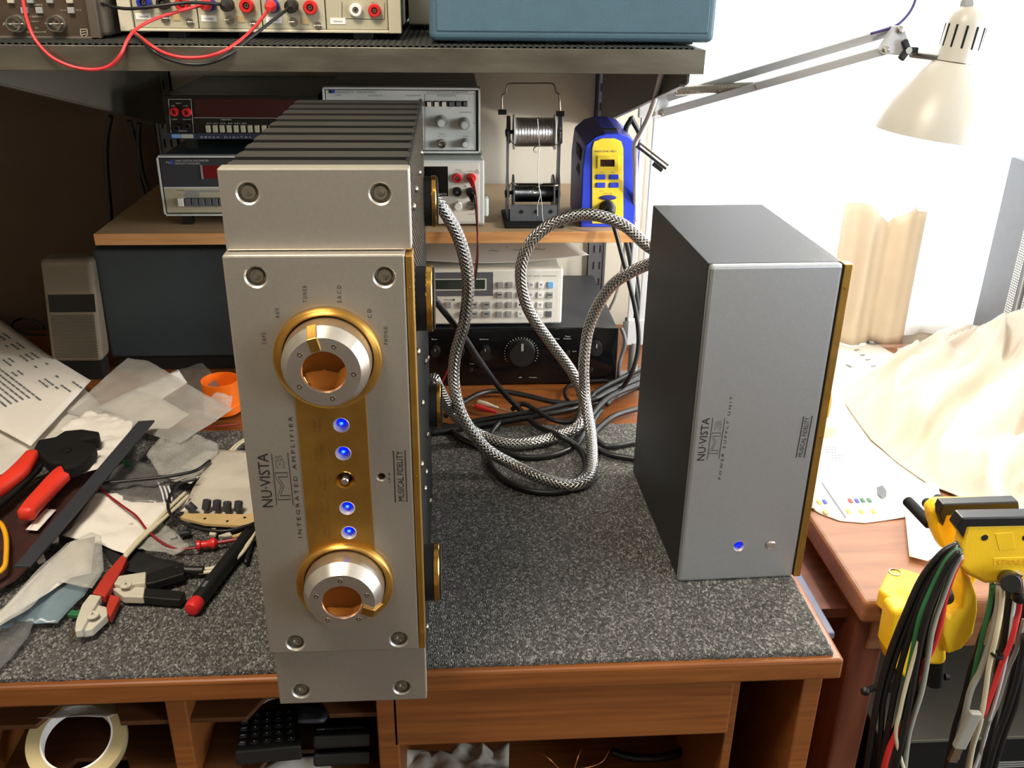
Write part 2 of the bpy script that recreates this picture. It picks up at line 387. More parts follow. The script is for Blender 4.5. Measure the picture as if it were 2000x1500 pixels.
nt.links.new(t2.outputs[0], mb2.inputs[1]); nt.links.new(ma.outputs[0], mb2.inputs[2]); nt.links.new(mb2.outputs[0], nt.nodes['Material Output'].inputs['Surface'])
def wavy(x0, x1, z0, z1, y, amp, per, nx, nz, top=None):
    b = MB(); vs_ = []; fs = []
    for i in range(nx+1):
        x = x0+(x1-x0)*i/nx
        for j in range(nz+1):
            zt = z1 if top is None else top((x-x0)/(x1-x0))
            z = z0+(zt-z0)*j/nz
            ph = 2*PI*(x-x0)/per
            vs_.append((x, y+amp*math.sin(ph+.5*math.sin(3*z))+.3*amp*math.sin(2.3*ph+1), z))
    for i in range(nx):
        for j in range(nz):
            a = i*(nz+1)+j; fs.append((a, a+nz+1, a+nz+2, a+1))
    return b.add(vs_, fs)
o = wavy(.60, 2.05, -.045, 1.52, .955, .008, .11, 220, 8).build('sheer_curtain', sh, smooth=True, auto=180)
tag(o, 'sheer white curtain glowing with daylight across the window', 'curtain')
def mtop(t):
    return .222 - .035*max(0, 1-abs(t-.55)/.28)**1.0 if .27 < t < .83 else .225-.02*abs(t-.15)
o = wavy(.965, 1.125, -.05, .22, .925, .009, .075, 60, 14, mtop).build('short_curtain', M['curtain'], smooth=True, auto=180, solid=.001)
tag(o, 'short beige curtain panel with scalloped top hanging behind the bench', 'curtain')

# ------------------------------------------------------------------ work desk
DX0, DX1 = -.62, .631
desk = thing('work_desk', (.0, .4, -.75), 'orange oak work desk with pigeonholes and a front drawer panel', 'desk')
top = MB(); top.box((DX0, -.006, -.031), (DX1, .93, -.0065)); top.build('desk_top', M['desk'], desk, bevel=.003)
for x0, x1, y0, nm in ((.598, .618, .004, 'side_panel'), (-.60, -.58, .004, 'side_panel'), (-.0365, -.0165, .012, 'divider'), (.1690, .1900, .004, 'divider'), (-.2400, -.2200, .012, 'divider'), (.5270, .5370, .012, 'divider')):
    MB().box((x0, y0, -.745), (x1, .62 if nm == 'divider' else .9, -.031)).build(nm, M['desk'], desk, bevel=.0015)
MB().box((.184, .004, -.1080), (.5275, .022, -.0325)).build('drawer_front', M['desk'], desk, bevel=.0025)
MB().box((-.58, .40, -.745), (.598, .41, -.031)).build('back_panel', M['desk_shaded'], desk)
MB().box((.5370, .30, -.745), (.598, .31, -.031)).build('side_back_panel', M['desk_shaded'], desk)
def cubby_shelf(xa, xb, z):
    w_ = xb-xa; y0 = .016
    p = [(xa, y0), (xa+w_*.30, y0), (xa+w_*.38, y0+.03), (xa+w_*.66, y0+.03), (xa+w_*.74, y0), (xb, y0), (xb, .40), (xa, .40)]
    MB().prism([(x, y, z) for x, y in p], (0, 0, .0055)).build('pigeonhole_shelf', M['desk_shaded'], desk, bevel=.0008)
for z in (-.0790, -.1560, -.2250, -.30):
    cubby_shelf(-.22, -.0365, z); cubby_shelf(-.0165, .169, z); cubby_shelf(-.44, -.24, z)
MB().box((.19, .05, -.30), (.527, .40, -.29)).build('pigeonhole_shelf', M['desk'], desk)

# carpet tile on the desk: loop pile as real relief
m_ = bpy.data.materials.new('grey_loop_carpet'); m_.use_nodes = True; nt = m_.node_tree; bs = nt.nodes['Principled BSDF']; bs.inputs['Roughness'].default_value = 0.95
tc = nt.nodes.new('ShaderNodeTexCoord'); mp = nt.nodes.new('ShaderNodeMapping'); mp.inputs['Scale'].default_value = (1, .62, 1)
nt.links.new(tc.outputs['Object'], mp.inputs['Vector'])
vo = nt.nodes.new('ShaderNodeTexVoronoi'); vo.inputs['Scale'].default_value = 640
n1 = nt.nodes.new('ShaderNodeTexNoise'); n1.inputs['Scale'].default_value = 1300; n1.inputs['Detail'].default_value = 2
for n in (vo, n1): nt.links.new(mp.outputs['Vector'], n.inputs['Vector'])
rp = nt.nodes.new('ShaderNodeValToRGB'); e = rp.color_ramp.elements
e[0].position = 0.0; e[0].color = lin((56, 55, 52)); e[1].position = 1.0; e[1].color = lin((160, 158, 152))
k = rp.color_ramp.elements.new(0.45); k.color = lin((86, 84, 80)); k = rp.color_ramp.elements.new(0.75); k.color = lin((108, 106, 101))
sp = nt.nodes.new('ShaderNodeSeparateColor'); nt.links.new(vo.outputs['Color'], sp.inputs['Color'])
nt.links.new(sp.outputs['Red'], rp.inputs['Fac']); 
mxc = nt.nodes.new('ShaderNodeMixRGB'); mxc.blend_type = 'MULTIPLY'; mxc.inputs['Fac'].default_value = 0.75
r2 = nt.nodes.new('ShaderNodeMapRange'); r2.inputs['From Min'].default_value = 0.3; r2.inputs['From Max'].default_value = 0.62; r2.inputs['To Min'].default_value = 0.4; r2.inputs['To Max'].default_value = 1.0
nt.links.new(n1.outputs['Fac'], r2.inputs['Value']); nt.links.new(rp.outputs['Color'], mxc.inputs[1]); nt.links.new(r2.outputs['Result'], mxc.inputs[2])
nt.links.new(mxc.outputs[0], bs.inputs['Base Color'])
bp = nt.nodes.new('ShaderNodeBump'); bp.inputs['Strength'].default_value = 0.9; bp.inputs['Distance'].default_value = 0.002
nt.links.new(vo.outputs['Distance'], bp.inputs['Height']); bp.invert = True; nt.links.new(bp.outputs['Normal'], bs.inputs['Normal'])
M['carpet'] = m_
b = MB(); NX, NY = 420, 200; cx0, cx1, cy0, cy1 = DX0+.005, .622, .001, .505
vs_ = []; fs = []
for i in range(NX+1):
    for j in range(NY+1):
        x = cx0+(cx1-cx0)*i/NX; y = cy0+(cy1-cy0)*j/NY
        if j == 0: y += .0012*noise.noise((x*60, 0, 1))
        edge = min(i, NX-i, j, NY-j)
        z = -.0006+.0011*noise.noise((x*330, y*200, 0)) - (.0022 if edge == 0 else 0)
        vs_.append((x, y, z))
for i in range(NX):
    for j in range(NY):
        a = i*(NY+1)+j; fs.append((a, a+NY+1, a+NY+2, a+1))
b.add(vs_, fs)
rim = [i*(NY+1) for i in range(NX+1)] + [NX*(NY+1)+j for j in range(1, NY+1)] + [i*(NY+1)+NY for i in range(NX-1, -1, -1)] + [j for j in range(NY-1, 0, -1)]
k0 = len(b.v); b.v += [Vector((b.v[r].x, b.v[r].y, -.0063)) for r in rim]
b.f += [[rim[(i+1) % len(rim)], rim[i], k0+i, k0+(i+1) % len(rim)] for i in range(len(rim))]
o = b.build('carpet_tile', M['carpet'], smooth=True, auto=180)
tag(o, 'grey flecked loop pile carpet covering the front of the desk top', 'carpet')

# ------------------------------------------------------------------ bench on the right
bench = thing('side_bench', (1.2, .5, -.75), 'reddish wooden side bench with a thick rounded top, right of the desk', 'bench')
BZ = -.055
MB().box((.722, .143, BZ-.032), (2.1, .935, BZ)).build('bench_top', M['bench'], bench, bevel=.006, seg=3)
MB().box((.752, .172, BZ-.095), (2.05, .192, BZ-.032)).build('apron', M['bench'], bench, bevel=.002)
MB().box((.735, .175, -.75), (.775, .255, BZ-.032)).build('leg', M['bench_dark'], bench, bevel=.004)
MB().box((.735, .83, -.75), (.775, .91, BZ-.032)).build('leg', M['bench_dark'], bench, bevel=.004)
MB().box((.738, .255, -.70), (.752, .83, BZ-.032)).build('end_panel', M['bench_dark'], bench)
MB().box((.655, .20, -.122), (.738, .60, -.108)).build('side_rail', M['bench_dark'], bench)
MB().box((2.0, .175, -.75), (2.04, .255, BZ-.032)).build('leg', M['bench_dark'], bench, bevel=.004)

# ------------------------------------------------------------------ shelf uprights, brackets and shelves
def upright(x, label):
    t = thing('shelf_upright', (x, .965, -.05), label, 'upright', 'slotted wall uprights')
    bb = MB(); bb.box((x-.016, .955, -.10), (x-.012, .9695, .70)); bb.box((x+.012, .955, -.10), (x+.016, .9695, .70)); bb.box((x-.016, .958, -.10), (x+.016, .9695, .70))
    bb.build('channel', M['upright'], t)
    s_ = None
    for i in range(24):
        for dx in (-.0055, .0055):
            z = -.06+i*.032
            if s_ is None:
                s_ = MB().box((-.0014, -.0006, -.007), (.0014, .0004, .007)).build('slot', M['black_matt'], t, origin=(x+dx, .9578, z))
            else: again(s_, t, (x+dx, .9578, z))
    return t
upright(.519, 'grey slotted upright on the wall behind the blue soldering station')
upright(-.236, 'grey slotted upright on the wall at the left end of the shelves')
SY, SZT, SZB = .345, .5315, .5065   # upper shelf
def bracket(x, label):
    t = thing('shelf_bracket', (x, .95, .36), label, 'bracket', 'sheet metal brackets under the metal shelf')
    p = [(SY+.012, SZB-.001), (SY+.012, SZB-.010), (SY+.02, SZB-.014), (.954, .357), (.954, SZB-.001)]
    MB().prism([(x, y, z) for y, z in p], (.003, 0, 0)).build('plate', M['bracket'], t)
    MB().prism([(x, y, z) for y, z in [(SY+.02, SZB-.013), (.954, .3585), (.954, .356), (SY+.02, SZB-.0155)]], (-.006, 0, 0)).build('flange', M['bracket'], t)
    for y in (.46, .80):
        MB().cyl((x-.004, y, SZB-.004), (x, y, SZB-.004), .004, n=10).build('bolt', M['steel'], t)
bracket(.5125, 'dark grey sheet metal bracket at the right end of the upper shelf')
bracket(-.236, 'dark grey sheet metal bracket at the left end of the upper shelf')
us = thing('metal_shelf', (.0, .65, SZB), 'scuffed aluminium upper shelf with a folded front edge', 'shelf')
UX1 = .5275
b = MB(); b.box((-.75, SY, SZT-.002), (UX1, .955, SZT)); b.build('shelf_plate', M['shelf_metal'], us)
b = MB(); b.box((-.75, SY-.002, SZB), (UX1, SY, SZT+.0003)); b.box((-.75, SY, SZB), (UX1, SY+.014, SZB+.0015)); b.box((UX1-.0015, SY, SZB), (UX1, SY+.6, SZT)); b.build('front_edge', M['shelf_metal'], us, bevel=.0005)
# perforated mat on the upper shelf
b = MB()
for i in range(150):
    x = -.50+i*.0068
    b.box((x, SY+.006, SZT+.0002), (x+.0036, .80, SZT+.0019))
for j in range(52):
    y = SY+.006+j*.0088
    b.box((-.50, y, SZT+.0002), (.515, y+.0036, SZT+.0016))
o = tag(b.build('mesh_mat', M['mesh']), 'dark openwork non-slip mesh mat lying on the metal shelf', 'mat')
# middle shelf
MSY, MSZ, MSX0, MSX1 = .62, .2565, -.2575, .5265
ms = thing('wooden_shelf', (.13, .8, MSZ-.018), 'pale wooden middle shelf with an orange front edge, carrying test gear', 'shelf')
MB().box((MSX0, MSY+.002, MSZ-.0145), (MSX1, .945, MSZ)).build('board', M['pine_top'], ms)
MB().box((MSX0-.001, MSY-.001, MSZ-.0165), (MSX1+.001, MSY+.002, MSZ+.0003)).build('edge_strip', M['pine'], ms, bevel=.0008)
for x in (-.2335, .5155):
    MB().prism([(x, y, z) for y, z in [(.66, MSZ-.0150), (.954, MSZ-.0150), (.954, MSZ-.07), (.66, MSZ-.022)]], (.003, 0, 0)).build('shelf_support', M['bracket'], ms)

o = MB().box((-1.2, .963, -.74), (-.256, .9698, 1.2)).build('wall_dark_sheet', M['brown_sheet']); tag(o, 'added dark brown sheet over the wall left of the shelf upright', 'wall board')  # thin sheet added to make the left part of the wall darker
# ------------------------------------------------------------------ cutting real recesses
def cut(o, cutter):
    c = cutter.build('cutter', None)
    if o.parent: c.location = -Vector((0, 0, 0))
    md = o.modifiers.new('cut', 'BOOLEAN'); md.operation = 'DIFFERENCE'; md.object = c; md.solver = 'EXACT'
    bpy.context.view_layer.update()
    dg = bpy.context.evaluated_depsgraph_get()
    me = bpy.data.meshes.new_from_object(o.evaluated_get(dg)); old = o.data
    o.modifiers.clear(); o.data = me; me.name = old.name
    bpy.data.objects.remove(c, do_unlink=True)
    return o
NEGY = (0, -1, 0)
def screw_set(mb, p, n):
    mb.lathe(p, n, [(.0073, -.0075), (.0073, -.0012), (.0090, .0004)], 28)
def cap_screw(parent, p, n, m_=None, k=1.0):
    b = MB().lathe((0, 0, 0), n, [(.0056*k, -.0072), (.0056*k, -.0030), (.0049*k, -.0018), (.0030*k, -.0018), (.0026*k, -.0045), (1e-6, -.0042)], 24)
    return b.build('socket_screw', m_ or M['steel'], parent, smooth=True, auto=30, origin=p)
def outline_mesh(s):
    key = s+'#'
    if key not in _TXT:
        c = bpy.data.curves.new('t', 'FONT'); c.body = s; c.size = 1.0; c.resolution_u = 3; c.fill_mode = 'NONE'; c.bevel_depth = .008; c.bevel_resolution = 0
        o = bpy.data.objects.new('t', c); me = o.to_mesh()
        v_ = [v.co.copy() for v in me.vertices]; fs = [list(p.vertices) for p in me.polygons]
        o.to_mesh_clear(); bpy.data.objects.remove(o); bpy.data.curves.remove(c)
        xs = [v.x for v in v_]; ys = [v.y for v in v_]
        _TXT[key] = (v_, fs, min(xs), max(xs), min(ys), max(ys))
    return _TXT[key]
def fit_text(mb, s, p0, p1, cap, n, outline=False, lift=.0003, squeeze=True):
    """lettering running from p0 to p1 on a face with outward normal n"""
    v_, fs, x0, x1, y0, y1 = outline_mesh(s) if outline else text_mesh(s)
    ex = (Vector(p1)-Vector(p0)); L = ex.length; ex.normalize(); n = Vector(n).normalized(); ey = n.cross(ex)
    kx = L/(x1-x0); ky = cap/0.70
    mb.add([Vector(p0)+ex*((v.x-x0)*kx)+ey*(v.y*ky)+n*(lift+v.z*min(kx, ky)*.3) for v in v_], fs)
def strip(mb, p0, p1, wd, n, lift=.0003):
    p0, p1 = Vector(p0), Vector(p1); n = Vector(n).normalized(); s_ = n.cross((p1-p0).normalized())*wd/2
    mb.prism([p0-s_+n*lift*.2, p1-s_+n*lift*.2, p1+s_+n*lift*.2, p0+s_+n*lift*.2], n*lift)

# ------------------------------------------------------------------ the amplifier standing on its side
AX0, AX1, AYF, AYB, AH = .0888, .2216, -.0464, .330, .4832
AZ0, AZ1 = .0665, .4237
PY = AYF-.010                       # face of the proud middle panel
amp = thing('amplifier', ((AX0+AX1)/2, .14, 0), 'silver and gold amplifier stood on its side, with black heatsink fins and two big knobs', 'amplifier')
def face(u, v): return at(u, v, y=PY)
def endf(u, v): return at(u, v, y=AYF)
# end blocks
for z0, z1, pts in ((AZ1+.0006, AH, [(484, 377), (743, 378)]), (0.0, AZ0-.0006, [(588, 1350), (785, 1343)])):
    o = MB().box((AX0, AYF, z0), (AX1, AYF+.014, z1)).build('end_block', M['alu'], None, bevel=.0012)
    cb = MB()
    for u, v in pts: screw_set(cb, endf(u, v), NEGY)
    cut(o, cb); o.parent = amp; o.location = -Vector(amp.location)
    for u, v in pts: cap_screw(amp, endf(u, v), NEGY)
mid = MB().box((AX0-.0012, PY, AZ0), (.2168, AYF+.012, AZ1)).build('front_panel', M['alu'], None, bevel=.0014)
cb = MB(); SC2 = [(500, 541), (751, 541), (577, 1256), (779, 1249)]
for u, v in SC2: screw_set(cb, face(u, v), NEGY)
ir = face(745, 932); cb.lathe(ir, NEGY, [(.0030, -.006), (.0030, -.0012), (.0040, .0003)], 20)
LED = [(665, 825), (669, 880), (676, 987), (680, 1035)]; BTN = (673, 936)
lz = [at(u, v+4, y=PY) for u, v in LED]; bz = at(BTN[0], BTN[1], y=PY)
for p in lz: p.x = .1632
bz.x = .1632
for p in lz: cb.lathe(p, NEGY, [(.0075, -.009), (.0075, .003)], 24)
cb.lathe(bz, NEGY, [(.0078, -.009), (.0078, .003)], 24)
cut(mid, cb); mid.parent = amp; mid.location = -Vector(amp.location)
for u, v in SC2: cap_screw(amp, face(u, v), NEGY)
MB().cyl(ir+Vector((0, .005, 0)), ir+Vector((0, .0035, 0)), .0029, n=16).build('sensor_window', M['red_dark'], amp)
MB().box((.2172, PY-.0002, AZ0+.001), (.2222, AYF+.012, AZ1-.001)).build('gold_side_strip', M['gold_brush'], amp, bevel=.0006)
for v in (561, 931, 1236):
    q = at(800 if v < 600 else 812 if v < 1000 else 821, v, y=PY); q.x = .2198
    MB().lathe(q, NEGY, [(.0013, -.0002), (.0012, .0004), (.0005, .0006), (1e-6, .0003)], 12).build('small_screw', M['gold'], amp, smooth=True)
# gold plate with lamps
GX0, GX1 = .1297, .1833
o = MB().box((GX0, PY-.0012, .150), (GX1, PY+.0003, .335)).build('gold_plate', M['gold_brush'], None, bevel=.0005)
cb = MB()
for p in lz: cb.lathe(p, NEGY, [(.0046, -.003), (.0062, .0013)], 24)
cb.lathe(bz, NEGY, [(.0068, -.003), (.0080, .0013)], 24)
cut(o, cb); o.parent = amp; o.location = -Vector(amp.location)
for p in lz:
    MB().lathe(p, NEGY, [(.0064, .0013), (.0060, .0016), (.0030, -.0050), (.0030, -.0062)], 28, cap=(0, 0)).build('lamp_bezel', M['bezel'], amp, smooth=True, auto=50)
    MB().lathe(p, NEGY, [(.0030, -.0060), (.0030, -.0030), (.0022, -.0012), (.0010, -.0004), (1e-6, -.0003)], 18).build('blue_lamp', M['led'], amp, smooth=True)
    MB().lathe(p+Vector((0, -.0001, .0004)), NEGY, [(.0013, -.0007), (.0008, .0000), (1e-6, .0002)], 14).build('lamp_core', M['led_core'], amp, smooth=True)
MB().lathe(bz, NEGY, [(.0080, .0012), (.0068, .0008), (.0042, -.0045), (.0036, -.0060)], 28, cap=(0, 0)).build('button_well', M['gold'], amp, smooth=True)
MB().lathe(bz, NEGY, [(.0030, -.006), (.0030, .0036), (.0024, .0044), (1e-6, .0044)], 20).build('push_button', M['turned'], amp, smooth=True, auto=30)
# knobs
def knob(c, pa, sa):
    c = Vector(c)
    MB().lathe(c, NEGY, [(.0402, 0), (.0402, .0042), (.0394, .0056), (.0382, .0052), (.0340, .0022), (.0335, .0)], 64).build('gold_ring', M['gold_brush'], amp, smooth=True, auto=30)
    kn = MB().lathe(c, NEGY, [(.0332, .0008), (.0332, .0030), (.0322, .0165), (.0266, .0270), (.0163, .0270), (.0159, .0258), (.0159, .0200)], 64, cap=(1, 0)).build('knob', M['turned'], amp, smooth=True, auto=20)
    b = MB().lathe(c, NEGY, [(.0158, .0244), (.0150, .0238), (.0100, .0225), (.0050, .0217), (1e-6, .0215)], 40, cap=(0, 0)).build('amber_lens', M['lens'], kn, smooth=True, auto=180)
    b.location = -Vector(amp.location); 
    for k in range(5):
        a = math.radians(sa+72*k); q = c+Vector((math.cos(a)*.0213, 0, math.sin(a)*.0213))
        s_ = MB().lathe(q, NEGY, [(.0020, .0269), (.0019, .0273), (.0009, .0273), (.0007, .0268), (1e-6, .0268)], 14).build('knob_screw', M['steel_dark'], kn, smooth=True, auto=30)
        s_.location = -Vector(amp.location)
    a = math.radians(pa); rd = Vector((math.cos(a), 0, math.sin(a))); tn = Vector((-math.sin(a), 0, math.cos(a))); nn = Vector(NEGY)
    pr = [(.0172, .0272), (.0264, .0272), (.0325, .0160), (.0338, .0166), (.0274, .0290), (.0172, .0290)]
    p_ = MB().prism([c+rd*r+nn*h-tn*.0036 for r, h in pr], tn*.0072).build('pointer', M['gold'], kn, bevel=.0005)
    p_.location = -Vector(amp.location)
    return kn
knob((.1572, PY-.0006, .3445), 104, 67)
knob((.1572, PY-.0006, .1402), -24, 90)
# lettering
t = MB()
fit_text(t, 'NU\u00b7VISTA', face(534, 990), face(523, 885), .0086, NEGY)
strip(t, face(541, 988), face(530.5, 886), .0004, NEGY); strip(t, face(573, 986), face(562, 884), .0004, NEGY)
fit_text(t, 'M', face(567, 976), face(561, 922), .0098, NEGY, True); fit_text(t, '3', face(557, 914), face(552, 889), .0070, NEGY, True)
fit_text(t, 'I N T E G R A T E D   A M P L I F I E R', face(590.5, 1050), face(571, 813), .0032, NEGY)
fit_text(t, 'MUSICAL FIDELITY', face(790, 978), face(786, 881), .0050, NEGY)
strip(t, face(772.5, 981), face(768.5, 880), .0007, NEGY); strip(t, face(795, 980), face(791, 879), .0007, NEGY)
for s, u, v, L in (('T A P E', 517, 661, 23), ('A U X', 543, 611, 20), ('T U N E R', 597, 574, 33), ('S A C D', 664, 574, 34), ('C D', 723, 612, 18), ('P H O N O', 755, 655, 35), ('I R X', 760, 932, 20)):
    k = .006 if v > 900 else .0
    fit_text(t, s, face(u+3, v+L/2), face(u+2, v-L/2), .0030 if L != 20 or v < 900 else .0018, NEGY)
t.build('lettering', M['ink'], amp)['kind'] = 'stuff'
t = MB()
for s1, s2, u, v in (('R I G H T', 'P O W E R', 621, 830), ('R I G H T', 'P R E A M P', 625, 885), ('T A P E', 'M O N I T O R', 631, 938), ('L E F T', 'P R E A M P', 636, 990), ('L E F T', 'P O W E R', 640, 1037)):
    for s, du in ((s1, -4), (s2, 6)):
        L = 5.2*len(s)/2
        p0, p1 = at(u+du+1, v+L/2+2, y=PY-.0013), at(u+du, v-L/2, y=PY-.0013)
        fit_text(t, s, p0, p1, .0024, NEGY)
t.build('plate_lettering', M['ink_gold'], amp)['kind'] = 'stuff'
# chassis, heatsinks and base plate
MB().box((AX0+.002, AYF+.010, .050), (AX1-.004, AYB-.006, .436)).build('chassis', M['black_metal'], amp)
for zb, zt, nm in ((.436, AH-.0015, 1), (.050, .0004, -1)):
    z0, z1 = sorted((zb, zb+nm*.016))
    hs = MB().box((AX0+.002, AYF+.0135, z0), (AX1-.003, AYB, z1)).build('heatsink', M['black_metal'], amp)
    n = 10; pit = (AYB-AYF-.0135)/n; fin = None
    for i in range(n):
        y = AYF+.0137+pit*i
        if fin is None:
            za, zc = sorted((zb+nm*.016-zb, zt-zb)); b = MB()
            b.box((0, 0, za), (AX1-AX0-.004, pit*.50, zc))
            zd, ze = sorted((zb+nm*.016-zb, zt-nm*.0010-zb)); b.box((0, pit*.50, zd), (AX1-AX0-.004, pit*.80, ze))
            fin = b.build('fin', M['fin'], hs, origin=(AX0+.002, y, zb)); fin.location = Vector((AX0+.002, y, zb))-Vector(amp.location)
        else:
            c = fin.copy(); COL.objects.link(c); c.location = Vector((AX0+.002, y, zb))-Vector(amp.location)
bp_ = MB().box((AX1-.004, AYF+.0145, .002), (AX1-.0010, AYB, AH-.002)).build('base_plate', M['black_metal'], amp)
b = MB(); 
for i in range(52):
    for j in range(22):
        y = AYF+.020+i*.0067; z = .356+j*.0056+(.0028 if i % 2 else 0)
        b.box((AX1-.0012, y, z), (AX1-.0004, y+.0034, z+.0026))
o = b.build('vent_grille', M['steel_dark'], amp); o['kind'] = 'stuff'
sc = None
for y, z in ((.0, .445), (.06, .445), (.15, .44), (.22, .445), (.0, .325), (.07, .335), (.17, .33), (.06, .25), (.18, .24), (.0, .22), (.06, .16), (.10, .155), (.17, .16), (.0, .045), (.09, .05), (.2, .06), (.24, .30), (.26, .21)):
    if sc is None: sc = MB().lathe((0, 0, 0), (1, 0, 0), [(.0034, 0), (.0034, .0012), (.0022, .0030), (1e-6, .0034)], 14).build('base_screw', M['steel_dark'], amp, smooth=True, auto=180, origin=(AX1-.0012, y, z))
    else: again(sc, amp, (AX1-.0012, y, z))
for y, u, v in ((.02, 836, 583), (.02, 843, 1117), (.30, 845, 393), (.30, 853, 792)):
    p = at(u, v, y=y); p.x = AX1-.0012
    ft = MB().lathe(p, (1, 0, 0), [(.0265, 0), (.0265, .0088)], 40).build('foot', M['black'], amp, smooth=True, auto=30)
    for nm, pr, mt in (('foot_ring', [(.0268, .0088), (.0274, .0094), (.0274, .0134), (.0268, .0140)], M['gold']), ('foot_pad', [(.0255, .0140), (.0255, .0156), (.0200, .0160)], M['black_matt'])):
        q = MB().lathe(p, (1, 0, 0), pr, 40).build(nm, mt, ft, smooth=True, auto=30); q.location = -Vector(amp.location)

# ------------------------------------------------------------------ the power supply unit
PO = Vector((.4919, .1178, 0)); PA = .027
pex = Vector((math.cos(PA), math.sin(PA), 0)); pey = Vector((-math.sin(PA), math.cos(PA), 0)); pez = Vector((0, 0, 1)); PN = -pey
PW, PD, PH = .1289, .2422, .3592
psu = thing('power_supply_unit', PO+pex*PW/2+pey*PD/2, 'tall black power supply box with a silver front and gold side strip', 'power supply')
def pf(u, v, off=0): return at(u, v, p=PO+PN*off, n=pey)
def pbx(x0, x1, y0, y1, z0, z1):
    b = MB(); b.frame(PO+pex*(x0+x1)/2+pey*(y0+y1)/2+pez*(z0+z1)/2, pex, pey, pez, x1-x0, y1-y0, z1-z0); return b
pbx(.0006, PW+.003, .0105, PD, .0005, PH-.0008).build('case', M['psu_case'], psu, bevel=.0008)
pan = pbx(0, PW, 0, .010, .0, PH).build('front_panel', M['alu_psu'], None, bevel=.0032)
led = pf(1443, 1067); btn = pf(1505, 1064)
cb = MB().lathe(led, PN, [(.0035, -.008), (.0035, -.0055), (.0064, .0004)], 24); cb.lathe(btn, PN, [(.0055, -.008), (.0055, -.001), (.0064, .0004)], 24)
cut(pan, cb); pan.parent = psu; pan.location = -Vector(psu.location)
MB().lathe(led, PN, [(.0062, .0004), (.0033, -.0052), (.0033, -.0062)], 24, cap=(0, 0)).build('lamp_bezel', M['bezel'], psu, smooth=True)
MB().lathe(led, PN, [(.0032, -.0062), (.0032, -.003), (.0022, -.0010), (1e-6, -.0004)], 18).build('blue_lamp', M['led'], psu, smooth=True)
MB().lathe(btn, PN, [(.0054, -.007), (.0054, .0006), (.0046, .0014), (.0034, .0010), (.0032, .0022), (1e-6, .0024)], 24).build('push_button', M['turned'], psu, smooth=True, auto=30)
pbx(PW, PW+.0012, .001, .012, .002, PH-.001).build('shadow_gap', M['black_matt'], psu)
pbx(PW+.0010, PW+.0088, -.0005, .012, .001, PH-.0004).build('gold_side_strip', M['gold_brush'], psu, bevel=.0006)
for v in (562, 853):
    z = pf(1648 if v < 600 else 1597, v).z; q = PO+pex*(PW+.0049)+pez*z
    MB().lathe(q, PN, [(.0016, 0), (.0014, .0012), (.0005, .0013), (1e-6, .0008)], 12).build('small_screw', M['gold'], psu, smooth=True)
t = MB()
fit_text(t, 'NU\u00b7VISTA', pf(1375.5, 899), pf(1386.5, 816), .0080, PN)
strip(t, pf(1381.5, 897), pf(1392.5, 816), .0004, PN); strip(t, pf(1404, 896), pf(1416, 816), .0004, PN)
fit_text(t, 'M', pf(1402, 886), pf(1408, 845), .0093, PN, True); fit_text(t, '3', pf(1407, 840), pf(1410, 822), .0066, PN, True)
fit_text(t, 'P O W E R   S U P P L Y   U N I T', pf(1407.5, 936), pf(1431.5, 774), .0028, PN)
fit_text(t, 'MUSICAL FIDELITY', pf(1566.8, 892), pf(1581.5, 815), .0046, PN)
strip(t, pf(1554.7, 894), pf(1570, 813), .0007, PN); strip(t, pf(1570.5, 894), pf(1586.5, 812), .0007, PN)
t.build('lettering', M['ink'], psu)['kind'] = 'stuff'
for z in (.312, .045):
    for y in (.035, .20):
        p = PO+pex*(PW+.0050)+pey*y+pez*z
        MB().lathe(p, pex, [(.020, 0), (.021, .003), (.020, .008), (.012, .0105), (1e-6, .011)], 32).build('foot', M['gold'], psu, smooth=True, auto=50)
for z in (.255, .225):
    p = PO+pex*.04+pey*PD+pez*z
    MB().lathe(p, pey, [(.011, 0), (.011, .012), (.009, .016), (.009, .03)], 20).build('cable_socket', M['black'], psu, smooth=True, auto=30)
# ------------------------------------------------------------------ panel helpers
def prect(mb, u0, v0, u1, v1, Y, d, back=.001):
    vm = (v0+v1)/2; um = (u0+u1)/2
    x0, x1 = at(u0, vm, y=Y).x, at(u1, vm, y=Y).x; z1, z0 = at(um, v0, y=Y).z, at(um, v1, y=Y).z
    return mb.box((min(x0, x1), Y-d, min(z0, z1)), (max(x0, x1), Y+back, max(z0, z1)))
def rect(u0, v0, u1, v1, Y, d, back=.001): return prect(MB(), u0, v0, u1, v1, Y, d, back)
def ptext(mb, s, u0, v, u1, Y, cap, lift=.0004):
    fit_text(mb, s, at(u0, v, y=Y), at(u1, v, y=Y), cap, NEGY, lift=lift)
def dial(parent, name, u, v, Y, r, ln, m_, n=24, top=None):
    p = at(u, v, y=Y-ln); p.y = Y
    return MB().lathe(p, NEGY, [(r*1.06, -.0005), (r*1.02, ln*.25), (r, ln*.92), (r*.9, ln), (1e-6, ln)], n).build(name, m_, parent, smooth=True, auto=30)
def jack(parent, u, v, Y, r, m_, ln=.006, core=True):
    p = at(u, v, y=Y-ln); p.y = Y
    j = MB().lathe(p, NEGY, [(r, -.0005), (r, ln*.8), (r*.86, ln), (r*.5, ln), (r*.46, ln*.2), (1e-6, ln*.2)], 22).build('socket', m_, parent, smooth=True, auto=30)
    if core:
        c = MB().lathe(p, NEGY, [(r*.30, ln*.1), (r*.30, ln*.75), (r*.16, ln*.75), (1e-6, ln*.4)], 14).build('contact', M['steel'], j, smooth=True, auto=30)
        c.location = -Vector(parent.location)
    return j
